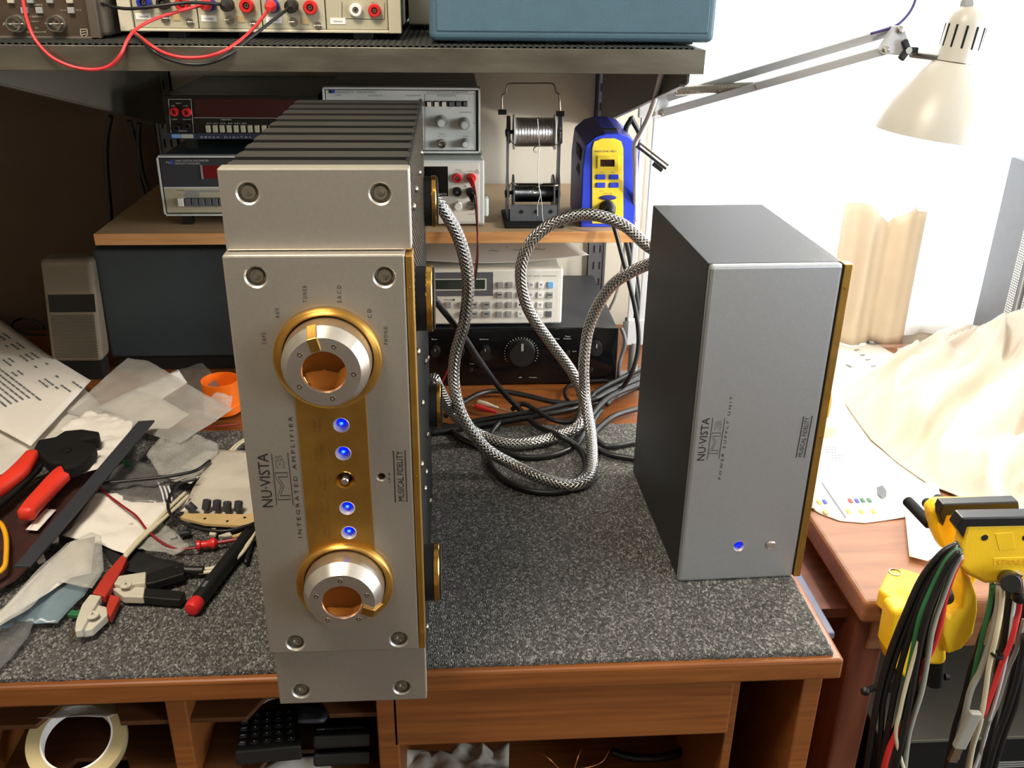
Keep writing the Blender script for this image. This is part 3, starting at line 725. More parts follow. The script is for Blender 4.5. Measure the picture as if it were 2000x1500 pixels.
def bnc(parent, u, v, Y, r, ln=.010):
    p = at(u, v, y=Y-ln); p.y = Y
    j = MB().lathe(p, NEGY, [(r*1.15, -.0005), (r*1.15, ln*.2), (r, ln*.2), (r, ln), (r*.82, ln), (r*.78, ln*.2), (r*.32, ln*.2), (r*.32, ln*.8), (r*.12, ln*.8), (1e-6, ln*.5)], 24).build('coaxial_socket', M['steel'], parent, smooth=True, auto=30)
    e1 = Vector((1, 0, 0))
    q = MB().cyl(p+Vector((0, -ln*.75, 0))-e1*r*1.25, p+Vector((0, -ln*.75, 0))+e1*r*1.25, r*.13, n=8).build('lug', M['steel'], j); q.location = -Vector(parent.location)
    return j
def keys(parent, name, lst, Y, d, m_, w_=11, h_=11):
    for it in lst:
        u, v = it[0], it[1]; ww = it[2] if len(it) > 2 else w_
        rect(u-ww/2, v-h_/2, u+ww/2, v+h_/2, Y, d).build(name, m_, parent, bevel=.0004, seg=1)

# ------------------------------------------------------------------ upper shelf: counter, mainframe, blue case
ZS = SZT+.002
Y = .405
t = thing('frequency_counter', (-.2, .5, ZS), 'dark brown frequency counter with two coaxial sockets at the left end of the metal shelf', 'test instrument')
xr = at(210, 60, y=Y).x; zb = max(at(100, 84, y=Y).z, ZS+.0025)
MB().box((-.36, Y+.004, zb), (xr, .66, zb+.10)).build('case', M['brown_frame'], t, bevel=.004)
b = MB(); x1 = at(197, 60, y=Y).x; xp = at(177, 60, y=Y).x; zp = at(100, 77, y=Y).z
b.box((-.36, Y-.003, zb), (x1, Y+.006, zp)); b.box((xp, Y-.003, zp), (x1, Y+.006, zb+.10)); b.build('bezel', M['brown_frame'], t, bevel=.0012)
MB().box((-.36, Y, zp), (xp, Y+.004, zb+.095)).build('front_panel', M['brown'], t)
bnc(t, 25, 47, Y, .0078, .014); bnc(t, 104, 47, Y, .0078, .014)
for u, v, m_ in ((49, 20, 'grey'), (78, 20, 'grey'), (140, 20, 'grey'), (22, 0, 'beige'), (60, 0, 'grey'), (98, 0, 'grey'), (137, 0, 'beige')):
    k = rect(u-6, v-6, u+6, v+6, Y, .004).build('push_key', M[m_], t, bevel=.0006)
tx = MB()
ptext(tx, 'CHECK', 67, 11, 84, Y, .0018); ptext(tx, 'DC-120MHz', 46, 34, 84, Y, .0018); ptext(tx, 'A', 6, 50, 12, Y, .0036); ptext(tx, 'B', 121, 49, 128, Y, .0036)
ptext(tx, 'INPUT', 62, 43, 76, Y, .0012); ptext(tx, 'SENS. 20mV/1M\u03a9', 52, 64, 91, Y, .0016); ptext(tx, 'MAX 250 V', 55, 73, 89, Y, .0016); ptext(tx, '10 A', 119, 21, 130, Y, .0014); ptext(tx, '50 \u03a9', 149, 21, 159, Y, .0014); ptext(tx, 'MAX', 69, 56, 75, Y, .0016)
p = [at(u, v, y=Y-.0005) for u, v in ((157, 57), (170, 57), (171, 68), (164, 74), (158, 68))]; 
for i in range(5): strip(tx, p[i], p[(i+1) % 5], .0008, NEGY)
strip(tx, at(159, 63, y=Y-.0005), at(168, 61, y=Y-.0005), .0008, NEGY); strip(tx, at(160, 68, y=Y-.0005), at(168, 66, y=Y-.0005), .0008, NEGY)
tx.build('lettering', M['beige'], t)['kind'] = 'stuff'
for x in (-.33, xr-.02):
    MB().box((x-.01, Y+.02, ZS), (x+.01, Y+.04, zb)).build('foot', M['black'], t)
MB().box((x-.01, .60, ZS), (x+.01, .62, zb)).build('foot', M['black'], t); MB().box((-.34, .60, ZS), (-.32, .62, zb)).build('foot', M['black'], t)

Y = .425
t = thing('modular_mainframe', (.04, .5, ZS), 'cream four-bay instrument mainframe with rows of coloured sockets', 'test instrument')
xl, xr_ = at(233, 30, y=Y).x, at(784, 40, y=Y).x; zb = at(500, 63, y=Y).z; HT = .15
MB().box((xl+.003, Y+.012, zb+.001), (xr_-.003, .80, zb+HT)).build('case', M['grey'], t, bevel=.002)
b = MB(); xa, xb = at(259, 30, y=Y).x, at(759, 40, y=Y).x; zi = at(500, 57, y=Y).z
b.box((xl, Y-.004, zb), (xa, Y+.014, zb+HT)); b.box((xb, Y-.004, zb), (xr_, Y+.014, zb+HT)); b.box((xa, Y-.002, zb), (xb, Y+.014, zi)); b.build('front_frame', M['beige_pl'], t, bevel=.001)
seps = [260, 386, 511.5, 636, 758]
mods = []
for i in range(4):
    x0, x1 = at(seps[i], 30, y=Y).x+.0006, at(seps[i+1], 30, y=Y).x-.0006
    mo = MB().box((x0, Y, zi+.0004), (x1, Y+.012, zb+HT-.004)).build('plug_in_module', M['beige'], t, bevel=.0006); mods.append(mo)
for i, du in enumerate((0, 126, 251)):
    dv = i*3.5
    jack(t, 279+du, 5+dv, Y, .0078, M['blue_jack'], .009); jack(t, 316+du, 6+dv, Y, .0072, M['black'], .009); jack(t, 354+du, 8+dv, Y, .0078, M['red'], .009)
    bnc(t, 322+du, 36+dv, Y, .0042, .003); bnc(t, 370+du, 43+dv, Y, .0036, .003)
    rect(338+du, 28+dv, 352+du, 40+dv, Y, .0008).build('amber_tab', M['tan_board'], t)
for i, (u, v) in enumerate(((280, 32), (408, 36), (535, 39), (660, 41))):
    rect(u-15, v-6, u+15, v+6, Y, .0006).build('name_sticker', M['card'], t)
tx = MB()
for i, (u, v) in enumerate(((280, 32), (408, 36), (535, 39), (660, 41))): ptext(tx, 'Tektronix', u-9, v+2, u+9, Y-.0006, .0018)
ptext(tx, '+20V', 305, 27, 313, Y, .001); ptext(tx, '~25 V', 722, 6, 737, Y, .0012)
for a, c in (((668, 4), (668, 36)), ((668, 36), (751, 38)), ((751, 38), (751, 6))): strip(tx, at(*a, y=Y), at(*c, y=Y), .0005, NEGY)
tx.build('lettering', M['ink'], t)['kind'] = 'stuff'
jack(t, 694, 20, Y, .0072, M['white'], .007); jack(t, 731, 21, Y, .0072, M['red'], .007)
for u0, u1 in ((328, 362), (466, 496), (690, 728)):
    x0, x1 = at(u0, 80, y=Y).x, at(u1, 80, y=Y).x
    MB().box((x0, Y+.004, ZS), (x1, Y+.026, zb+.001)).build('foot', M['black'], t, bevel=.001)
MB().box((xl+.01, .76, ZS), (xl+.04, .78, zb+.001)).build('foot', M['black'], t); MB().box((xr_-.04, .76, ZS), (xr_-.01, .78, zb+.001)).build('foot', M['black'], t)

Yb = .60
t = thing('cream_case', (.23, .7, ZS), 'cream metal case between the mainframe and the blue case', 'case')
x0, x1 = at(798, 30, y=Yb).x, at(836, 30, y=Yb).x+.03; zb = at(810, 58, y=Yb).z
x0 = max(x0, xr_+.001)
MB().box((x0, Yb, max(zb, ZS+.006)), (x1, .86, ZS+.12)).build('case', M['beige_pl'], t, bevel=.002)
MB().box((x0+.006, Yb+.02, ZS), (x0+.02, Yb+.04, max(zb, ZS+.006))).build('foot', M['black'], t); MB().box((x1-.02, Yb+.02, ZS), (x1-.006, Yb+.04, max(zb, ZS+.006))).build('foot', M['black'], t)
MB().box((x0+.006, .82, ZS), (x1-.006, .84, max(zb, ZS+.006))).build('foot', M['black'], t)

Y = .372
t = thing('blue_instrument_case', (.39, .5, ZS), 'big blue painted instrument case with rounded corners at the right end of the metal shelf', 'case')
x0, x1 = at(838, 50, y=Y).x, at(1398, 50, y=Y).x; zb = at(1000, 88, y=Y).z; zb = max(zb, ZS+.003)
MB().box((x0, Y, zb), (x1, Y+.20, zb+.20)).build('case', M['blue_case'], t, bevel=.007, seg=4)
MB().box((x0+.008, Y-.0012, zb+.010), (x1-.008, Y+.004, zb+.192)).build('front_cover', M['blue_case'], t, bevel=.0012)
for x in (x0+.04, x0+.14, x1-.13, x1-.03):
    MB().box((x-.011, Y+.02, ZS), (x+.011, Y+.035, zb)).build('foot', M['black'], t)

# ------------------------------------------------------------------ wooden shelf: two meters at the left
Y = .655
t = thing('digital_multimeter', (-.045, .8, MSZ), 'charcoal and cream bench multimeter with a red display, lower of the left pair', 'test instrument')
x0 = at(313, 360, y=Y).x; x1 = .078; z0, z1 = at(380, 421, y=Y).z, at(380, 304, y=Y).z
MB().box((x0+.002, Y+.006, z0+.001), (x1-.002, .93, z1-.003)).build('case', M['blue_dark'], t, bevel=.002)
b = MB(); 
for a, c in (((x0, z0), (x0+.0025, z1)), ((x1-.0025, z0), (x1, z1)), ((x0, z0), (x1, z0+.0025)), ((x0, z1-.0025), (x1, z1))): b.box((a[0], Y-.002, a[1]), (c[0], Y+.010, c[1]))
b.build('front_frame', M['panel_grey'], t)
MB().box((x0+.002, Y+.001, z0+.002), (x1-.002, Y+.007, z1-.002)).build('rim', M['black'], t)
zm = at(380, 366, y=Y).z
MB().box((x0+.0045, Y-.001, zm+.001), (x1-.0045, Y+.003, z1-.0045)).build('display_panel', M['charcoal'], t)
MB().box((x0+.0045, Y-.001, z0+.0045), (x1-.0045, Y+.003, zm-.001)).build('control_panel', M['beige'], t)
MB().box((x0+.0045, Y-.0014, zm-.001), (x1-.0045, Y+.003, zm+.001)).build('divider_strip', M['panel_grey'], t)
rect(397, 323, 470, 348, Y, .0018).build('red_display', M['red_win'], t); rect(393, 322, 396.5, 349, Y, .0022).build('display_edge', M['grey'], t)
rect(363, 371, 389, 384, Y, .0014).build('grey_band', M['grey'], t); rect(389, 371, 470, 375, Y, .0014).build('grey_band', M['grey'], t)
keys(t, 'push_button', [(355.5, 393, 11)], Y, .008, M['white'], h_=15); keys(t, 'push_button', [(369.5+13.2*i, 393, 11) for i in range(7)], Y, .008, M['grey_d'], h_=15)
tx = MB(); ptext(tx, '3466A DIGITAL MULTIMETER', 342, 315.5, 408, Y-.001, .0026); ptext(tx, 'HEWLETT-PACKARD', 342, 321, 391, Y-.001, .0026); ptext(tx, 'hp', 325, 318.5, 334, Y-.001, .003); tx.build('lettering', M['white_ink'], t)['kind'] = 'stuff'
tx = MB(); ptext(tx, 'POWER', 345, 373, 360, Y-.001, .0018); ptext(tx, 'OFF ON', 346, 382, 362, Y-.001, .0014); tx.build('power_lettering', M['ink'], t)['kind'] = 'stuff'
rect(334, 313, 338, 321, Y, .0014).build('badge', M['blue'], t)
for x in (x0+.02, x1-.03):
    for y in (Y+.015, .88): MB().box((x, y, MSZ), (x+.014, y+.014, z0+.001)).build('foot', M['black'], t)
zt = z1+.0003
Y = .685
t = thing('digital_voltmeter', (-.045, .8, zt), 'black digital voltmeter with red sockets and cream buttons, stacked on the left multimeter', 'test instrument')
x0, x1 = at(322, 230, y=Y).x, .062; z0, z1 = at(400, 272, y=Y).z, at(400, 186, y=Y).z
MB().box((x0, Y+.003, z0), (x1, .93, z1)).build('case', M['black'], t, bevel=.002)
MB().box((x0, Y, z0), (x1, Y+.006, z1)).build('front_panel', M['black_gloss'], t, bevel=.001)
zz = at(400, 260, y=Y).z; MB().box((x0+.0005, Y-.0012, z0+.0004), (x1-.0005, Y+.002, zz)).build('lower_band', M['navy'], t)
rect(381, 194, 600, 229, Y, .001).build('display_window', M['red_dark'], t)
b = MB()
for a, c in (((329, 194), (373, 194)), ((373, 194), (378, 259)), ((329, 194), (334, 259)), ((378, 230), (600, 231))): strip(b, at(*a, y=Y), at(*c, y=Y), .0005, NEGY)
ptext(b, 'INPUT', 344, 203, 355, Y, .0018); ptext(b, 'HI', 335, 208, 341, Y, .0018); ptext(b, 'V-\u03a9', 358, 208, 367, Y, .0018); ptext(b, 'COMMON', 348, 257, 365, Y, .0018); ptext(b, '1000V', 336, 234, 347, Y, .0015); ptext(b, '1200V MAX', 357, 234, 374, Y, .0015)
for s, u in (('DCV', 409), ('ACV', 422), ('DCA', 436), ('ACA', 450), ('k\u03a9', 464), ('ZERO', 477)): ptext(b, s, u-5, 242, u+5, Y, .0018)
ptext(b, 'FUNCTION', 432, 235, 452, Y, .002); ptext(b, '8 8 0 0 A   D I G I T A L', 392, 269.5, 492, Y-.0012, .0026); b.build('lettering', M['white_ink'], t)['kind'] = 'stuff'
jack(t, 339, 219, Y, .0062, M['red'], .008, False); jack(t, 363, 220, Y, .0062, M['red'], .008, False); jack(t, 344, 250, Y, .0050, M['black'], .006, False); jack(t, 365, 246, Y, .0050, M['black'], .006, False)
keys(t, 'push_button', [(408+13.6*i, 250.5, 9) for i in range(10)], Y, .006, M['beige'], h_=14)
rect(336, 262, 354, 269, Y, .0018).build('sticker', M['lightblue'], t); rect(355, 262, 378, 269.5, Y, .0018).build('sticker', M['clip_grey'], t)
for x in (x0+.02, x1-.03):
    for y in (Y+.015, .88): MB().box((x, y, zt), (x+.014, y+.014, z0)).build('foot', M['black'], t)

# ------------------------------------------------------------------ wooden shelf: right pair of meters
Y = .650
t = thing('bench_multimeter', (.19, .8, MSZ), 'off-white bench multimeter with red and black test sockets, beneath the function generator', 'test instrument')
x0, x1 = .075, at(946, 380, y=Y).x; z0, z1 = at(900, 445, y=Y).z, at(900, 313, y=Y).z
z0 = max(z0, MSZ+.004)
MB().box((x0+.002, Y+.010, z0+.002), (x1-.001, .93, z1-.001)).build('case', M['panel_grey'], t, bevel=.003)
MB().box((x0, Y, z0), (x1, Y+.012, z1)).build('front_frame', M['panel_grey'], t, bevel=.002)
MB().box((x0+.004, Y-.001, z0+.004), (at(936, 380, y=Y).x, Y+.004, z1-.004)).build('front_panel', M['panel_white'], t, bevel=.0005)
rect(780, 325, 875, 383, Y-.001, .001).build('display_window', M['black_gloss'], t)
tx = MB(); ptext(tx, 'MULTIMETER', 842, 381, 873, Y-.002, .0028); tx.build('name_lettering', M['white_ink'], t)['kind'] = 'stuff'
tx = MB(); ptext(tx, 'SENSE', 889, 333, 901, Y-.001, .0018); ptext(tx, '\u03a9 4 WIRE', 886, 337, 904, Y-.001, .0016); ptext(tx, 'INPUT', 915, 336, 928, Y-.001, .0018); ptext(tx, 'HI', 904, 340, 909, Y-.001, .0018); ptext(tx, 'LO', 904, 388, 909, Y-.001, .0018); ptext(tx, 'AMPS 3A', 888, 394, 902, Y-.001, .0016); ptext(tx, 'GUARD', 914, 419, 928, Y-.001, .0016)
for q in ([(928, 338), (932, 331), (936, 338)], [(907, 365), (909, 361), (911, 365)]):
    for i in range(3): strip(tx, at(*q[i], y=Y-.001), at(*q[(i+1) % 3], y=Y-.001), .0004, NEGY)
tx.build('lettering', M['grey_ink'], t)['kind'] = 'stuff'
jack(t, 893, 349, Y, .0068, M['red'], .008); jack(t, 921, 349, Y, .0068, M['red'], .008); jack(t, 893, 376, Y, .0068, M['black'], .008); jack(t, 920, 377, Y, .0068, M['black'], .008)
dial(t, 'fuse_cap', 895, 404, Y, .0058, .008, M['white']); bnc(t, 921, 403, Y, .0062, .006)
MB().box((x1-.012, Y+.004, MSZ), (x1+.0, Y+.030, z0+.01)).build('foot', M['grey'], t, bevel=.002); MB().box((x1, Y+.012, MSZ+.012), (x1+.007, Y+.042, MSZ+.040)).build('side_bumper', M['panel_grey'], t, bevel=.003)
MB().box((x0+.012, Y+.004, MSZ), (x0+.03, Y+.030, z0+.01)).build('foot', M['grey'], t, bevel=.002); MB().box((x0+.012, .88, MSZ), (x1-.012, .90, z0+.01)).build('foot', M['grey'], t)
ztop = z1+.0003
Y = .684
t = thing('function_generator', (.18, .83, ztop), 'pale grey function generator with knobs and push buttons, stacked above the off-white multimeter', 'test instrument')
x0, x1 = at(631, 200, y=Y).x, at(938, 235, y=Y).x; z0, z1 = at(900, 299, y=Y).z, at(900, 171, y=Y).z
MB().box((x0+.003, Y+.006, z0+.002), (x1-.003, .93, z1-.002)).build('case', M['charcoal'], t, bevel=.002)
b = MB()
for a, c in (((x0, z0), (x0+.003, z1)), ((x1-.003, z0), (x1, z1)), ((x0, z0), (x1, z0+.003)), ((x0, z1-.003), (x1, z1))): b.box((a[0], Y-.003, a[1]), (c[0], Y+.012, c[1]))
b.build('front_frame', M['panel_grey'], t, bevel=.0006)
MB().box((x0+.003, Y+.002, z0+.003), (x1-.003, Y+.008, z1-.003)).build('rim', M['black'], t)
MB().box((x0+.0045, Y, z0+.0045), (x1-.0065, Y+.004, z1-.0045)).build('front_panel', M['panel_grey'], t)
tx = MB(); ptext(tx, 'HEWLETT - PACKARD', 656, 182, 735, Y, .0030); ptext(tx, '3312A FUNCTION GENERATOR', 833, 182, 914, Y, .0030); ptext(tx, 'MODULATION', 854, 188.5, 890, Y, .0028); ptext(tx, 'LINE', 655, 187, 667, Y, .002); ptext(tx, 'RANGE Hz', 720, 188, 748, Y, .002); ptext(tx, 'FUNCTION', 794, 188, 822, Y, .002)
ptext(tx, 'RANGE Hz', 898, 220.5, 920, Y, .002); ptext(tx, 'MOD', 858, 263, 869, Y, .002); ptext(tx, 'INT OUT', 856, 267.5, 872, Y, .0018); ptext(tx, 'SYM', 904, 267.5, 914, Y, .0018); ptext(tx, '100', 922, 241, 928, Y, .0016)
strip(tx, at(830, 184, y=Y), at(932, 184, y=Y), .0004, NEGY); strip(tx, at(830, 184, y=Y), at(830, 294, y=Y), .0004, NEGY)
tx.build('lettering', M['grey_ink'], t)['kind'] = 'stuff'
rect(642, 176, 648, 182, Y, .0006).build('badge', M['ink'], t); rect(648.5, 176, 654, 182, Y, .0006).build('badge', M['blue'], t)
for i, u in enumerate((837, 851.5, 866, 880, 894, 908)):
    k = rect(u-6, 197, u+5, 208, Y, .002).build('key_base', M['black'], t); q = rect(u-3, 198, u+5, 207.5, Y, .008).build('push_key', M['panel_white'] if i < 3 else M['grey_d'], t, bevel=.0004, seg=1)
for u, v, r in ((862, 241, .0068), (908, 245, .0068), (909, 283, .0052)):
    p = at(u, v, y=Y-.018); p.y = Y
    kn = MB().lathe(p, NEGY, [(r*1.35, -.0005), (r*1.3, .003), (r*1.05, .006), (r, .0165), (r*.92, .018), (1e-6, .018)], 26).build('knob', M['grey'], t, smooth=True, auto=30)
    c = MB().lathe(p, NEGY, [(r*.75, .0178), (r*.72, .0184), (1e-6, .0184)], 20).build('knob_cap', M['panel_grey'], kn); c.location = -Vector(t.location)
bnc(t, 863, 283, Y, .0055, .014)
for x in (x0+.03, x1-.06):
    MB().box((x, Y+.012, ztop), (x+.04, Y+.03, z0+.002)).build('foot', M['grey_d'], t); MB().box((x, .88, ztop), (x+.04, .90, z0+.002)).build('foot', M['grey_d'], t)

# ------------------------------------------------------------------ solder reel stand
Y = .69
xa, xb = at(985, 340, y=Y).x, at(1098, 340, y=Y).x
xL, xR = at(991, 330, y=Y).x, at(1090, 330, y=Y).x
t = thing('solder_reel_stand', ((xa+xb)/2, Y, MSZ), 'grey metal stand holding two reels of solder wire, with a wire carrying handle', 'stand')
MB().box((xa-.002, Y-.052, MSZ), (xb, Y+.045, MSZ+.006)).build('base', M['black_metal'], t, bevel=.0025)
MB().box((xL+.003, Y-.030, MSZ+.006), (xR-.003, Y-.027, MSZ+.030)).build('front_plate', M['stand_grey'], t)
for q in range(3): MB().lathe((xL+.02+q*.022, Y-.030, MSZ+.020), NEGY, [(.003, 0), (.0025, .0012), (1e-6, .0012)], 12).build('hole_plug', M['black'], t)
zt_ = at(1040, 236, y=Y).z
for x in (xL, xR):
    p = [(-.026, MSZ+.006), (.026, MSZ+.006), (.026, MSZ+.055), (.014, MSZ+.07), (.014, zt_-.03), (.018, zt_-.012), (.012, zt_), (-.006, zt_), (-.020, zt_-.016), (-.014, zt_-.035), (-.014, MSZ+.075), (-.026, MSZ+.058)]
    MB().prism([(x-.0012, Y+a, z) for a, z in p], (.0024, 0, 0)).build('side_plate', M['stand_grey'], t)
    MB().prism([(x-.0016, Y-.016, zt_-.03), (x-.0016, Y+.012, zt_-.03), (x-.0016, Y+.010, zt_+.006), (x-.0016, Y-.010, zt_+.008)], (.0050, 0, 0)).build('edge_cap', M['black'], t, bevel=.001)
hp = [(981, 213), (981, 188), (988, 181), (990, 169), (997, 163.5), (1040, 163), (1075, 163), (1083, 168), (1086, 180), (1092, 186), (1094, 216)]
MB().tube(smooth_path([at(u, v, y=Y) for u, v in hp], 5), .0013, 8).build('handle', M['steel_dark'], t, smooth=True)
for u, v in ((981, 219), (1094, 222)):
    p = at(u, v, y=Y); MB().cyl(p-Vector((.006, 0, 0)), p+Vector((.006, 0, 0)), .0042, n=6).build('wing_nut', M['black'], t, bevel=.0006)
for zc, r1, r2, lab, mt in ((at(1046, 258, y=Y).z, .0252, .0208, 'full reel of bright solder wire on the upper spindle of the stand', M['solder']), (at(1046, 376, y=Y).z, .0270, .0140, 'half used reel of dark solder wire on the lower spindle of the stand', M['spool_dark'])):
    MB().cyl((xL-.004, Y, zc), (xR+.004, Y, zc), .0028, n=12).build('spindle', M['black'], t)
    for x in (xL, xR): MB().cyl((x-.004, Y-.012, zc+.001), (x+.003, Y-.012, zc+.001), .006, n=8).build('spindle_stop', M['black'], t, bevel=.001)
    sp_ = thing('solder_reel', ((xL+xR)/2, Y, zc-r1), lab, 'solder reel', 'solder reels on the stand')
    fx0, fx1 = xL+.009, xR-.007
    for x in (fx0, fx1):
        MB().lathe((x-.001, Y, zc), (1, 0, 0), [(.0032, 0), (r1, 0), (r1, .002), (.0032, .002)], 40, closed=True).build('flange', M['white'] if r2 > .02 else M['stand_grey'], sp_, smooth=True, auto=30)
    b = MB().lathe((fx0+.001, Y, zc), (1, 0, 0), [(r2*(1+.012*math.sin(i*2.1)), (fx1-fx0-.002)*i/40) for i in range(41)], 40); b.build('wound_wire', mt, sp_, smooth=True, auto=60)
    gz = zc-.0135 if r2 > .02 else zc+.017
    yy = Y-.030
    xm = (xL+xR)/2+.002
    g = smooth_path([(xL, Y-.012, zc+.002), (xL+.004, yy, gz+.004), (xL+.014, yy-.001, gz), (xm-.004, yy-.001, gz)], 5) + [Vector((xm+.0048*math.cos(a), yy-.001-.0006*k, gz-.0048+.0048*math.sin(a))) for k, a in enumerate([PI/2-2*PI*j/16 for j in range(17)])] + smooth_path([(xm+.006, yy-.001, gz), (xR-.004, yy, gz+.0005), (xR+.002, Y-.012, gz+.001)], 5)
    MB().tube(g, .0008, 6).build('guide_wire', M['steel_dark'], t, smooth=True)
yy = Y-.034
for pts, lab in (([(1050, 232), (1052, 262), (1053, 288), (1051, 320), (1051, 350), (1058, 395), (1060, 425), (1065, 452)], 'strand of solder hanging from the upper reel through both guide rings'), ([(1060, 358), (1052, 362), (1056, 378), (1050, 400), (1050, 422)], 'short end of solder hanging from the lower reel')):
    o = MB().tube(smooth_path([at(u, v, y=yy) for u, v in pts], 6), .0006, 6).build('solder_strand', M['white_wire'], smooth=True); tag(o, lab, 'solder wire')

# ------------------------------------------------------------------ blue and yellow soldering station
Y = .645
x0, x1 = at(1135, 440, y=Y).x, at(1238, 440, y=Y).x; zt_ = at(1190, 262, y=Y).z; zb = MSZ+.0005
t = thing('soldering_station', ((x0+x1)/2, Y+.06, MSZ), 'blue and yellow soldering station with a small display and four blue buttons', 'soldering station')
xc = (x0+x1)/2
pr = [(x0, zb), (x1, zb), (x1+.001, zb+.085), (x1-.002, zt_-.016), (x1-.016, zt_-.004), (xc+.010, zt_), (xc-.010, zt_), (x0+.016, zt_-.004), (x0+.002, zt_-.016), (x0-.001, zb+.085)]
MB().prism([(x, Y, z) for x, z in pr], (0, .002, 0)).build('front_shell', M['blue'], t, bevel=.001)
bk = [(x, Y+.002, z) for x, z in pr]; b = MB(); n = len(pr)
sl = [(xc+(x-xc)*1.05, Y+.125, zb+(z-zb)*1.05) for x, z in pr]
b.add(bk+sl, [list(range(n))[::-1], list(range(n, 2*n))]+[(i, (i+1) % n, n+(i+1) % n, n+i) for i in range(n)]); b.build('rear_shell', M['blue_d'], t, bevel=.003)
ypts = [(1156, 436), (1217, 436), (1217, 290), (1213, 276), (1200, 270), (1175, 270), (1160, 276), (1156, 290)]
MB().prism([at(u, v, y=Y) for u, v in ypts], (0, -.002, 0)).build('yellow_panel', M['yellow'], t, bevel=.0005)
Yp = Y-.002
b = MB(); 
for q in ([(1167, 304), (1207, 304), (1200, 311), (1172, 311)], [(1167, 328), (1207, 328), (1200, 325), (1172, 325)], [(1167, 304), (1172, 311), (1172, 325), (1167, 328)], [(1207, 304), (1200, 311), (1200, 325), (1207, 328)]): b.prism([at(u, v, y=Yp) for u, v in q], (0, -.0025, 0))
b.build('display_surround', M['yellow'], t); rect(1172, 311, 1200, 325, Yp, .0006).build('display', M['lcd_brown'], t)
for u, v in ((1173, 345.5), (1199, 345.5), (1173, 361.5), (1199, 361.5)): rect(u-9.5, v-5, u+9.5, v+5, Yp, .002).build('button', M['blue'], t, bevel=.0016, seg=3)
tx = MB(); ptext(tx, 'HAKKO', 1162, 297.5, 1179, Yp, .003); ptext(tx, 'FX-951', 1180, 297.5, 1203, Yp, .003); ptext(tx, 'UP', 1173, 337.5, 1178, Yp, .0015); ptext(tx, 'ENTER', 1192, 337.5, 1200, Yp, .0015); ptext(tx, 'DOWN', 1171, 374, 1178, Yp, .0014); ptext(tx, 'CONTROL CARD', 1177, 379, 1196, Yp, .0016); tx.build('lettering', M['grey_ink'], t)['kind'] = 'stuff'
for q, (a, c) in enumerate((('A', 1173), ('/', 1199))): pass
b = MB(); p = at(1188, 385.5, y=Yp); b.lathe(p, NEGY, [(.012, 0), (.012, .002), (.010, .0026), (1e-6, .0026)], 24)
for i, v in enumerate(b.v): v.z = p.z+(v.z-p.z)*.30
b.build('card_slot', M['blue_d'], t, smooth=True, auto=40)
p = at(1186, 407, y=Yp); dl = MB().lathe(p, NEGY, [(.0125, 0), (.0125, .003), (.0105, .004), (.0105, .012), (.0085, .014), (.0085, .022), (.0045, .026), (.004, .032)], 26).build('iron_connector', M['black'], t, smooth=True, auto=30)
p = at(1174, 253, y=Y+.03); MB().box((xc-.011, Y+.02, zt_+.000), (xc+.011, Y+.034, zt_+.0035)).build('holder_clip', M['black'], t, bevel=.001)
for k in range(2):
    z = zb+.092-k*.022; MB().prism([(x0-.0016, Y+.03, z), (x0-.0020, Y+.075, z+.003), (x0-.0020, Y+.075, z+.019), (x0-.0016, Y+.03, z+.016)], (.001, 0, 0)).build('side_vent', M['black_matt'], t)

# ------------------------------------------------------------------ desk back row: audio amplifier, counter with keypad, blue case, intercom
DZ = -.0063
Y = .655
t = thing('audio_amplifier', (.3, .8, DZ), 'black hi-fi amplifier with a large volume dial at the back of the desk', 'amplifier')
x0, x1 = .075, at(1206, 690, y=Y).x; z1 = at(1100, 642, y=Y).z; z0 = at(1000, 749, y=Y).z; z0 = max(z0, DZ+.004)
MB().box((x0, Y+.004, z0), (x1-.002, .93, z1-.001)).build('case', M['charcoal'], t, bevel=.001)
MB().box((x0-.002, Y, z0), (x1, Y+.006, z1)).build('front_panel', M['black_gloss'], t, bevel=.001)
def bigknob(u, v, r, ln, name='knob'):
    p = at(u, v, y=Y-ln); p.y = Y
    kn = MB().lathe(p, NEGY, [(r*1.05, 0), (r*1.05, .002), (r, .003), (r*.96, ln), (1e-6, ln)], 40).build(name, M['black'], t, smooth=True, auto=30)
    c = MB().box((p.x-r*.09, Y-ln-.0006, p.z+r*.35), (p.x+r*.09, Y-ln, p.z+r*.95)).build('mark', M['grey'], kn); c.location = -Vector(t.location)
bigknob(1020, 694, .0205, .018, 'volume_knob'); bigknob(850, 690, .0075, .014); bigknob(898, 690, .0075, .014); bigknob(948, 690, .0080, .014); bigknob(1165, 684, .0105, .016)
for u, v in ((920, 724), (1155, 724), (1110, 690)): dial(t, 'push_button', u, v, Y, .0035, .006, M['black'])
tx = MB(); cz = at(1018, 690, y=Y)
for k in range(25):
    a = math.radians(-30+240*k/24); strip(tx, cz+Vector((math.cos(a)*.0255, 0, math.sin(a)*.0255)), cz+Vector((math.cos(a)*.0275, 0, math.sin(a)*.0275)), .0007, NEGY)
for s, u0, u1, v in (('Bass', 843, 854, 663.5), ('Balance', 937, 954, 663.5), ('Tone', 917, 926, 711.5), ('dB', 1013, 1019, 738), ('Volume', 1033, 1048, 738), ('Loudness', 1076, 1093, 662.5), ('Tape', 1103, 1114, 658), ('Monitor', 1101, 1116, 662.5), ('Speakers', 1118, 1126, 687)): ptext(tx, s, u0, v, u1, Y, .0022)
tx.build('lettering', M['white_ink'], t)['kind'] = 'stuff'
for x in (x0+.03, x1-.05):
    MB().box((x, Y+.02, DZ), (x+.03, Y+.045, z0)).build('foot', M['black'], t); MB().box((x, .88, DZ), (x+.03, .905, z0)).build('foot', M['black'], t)
zt_ = z1-.001
Y = .662
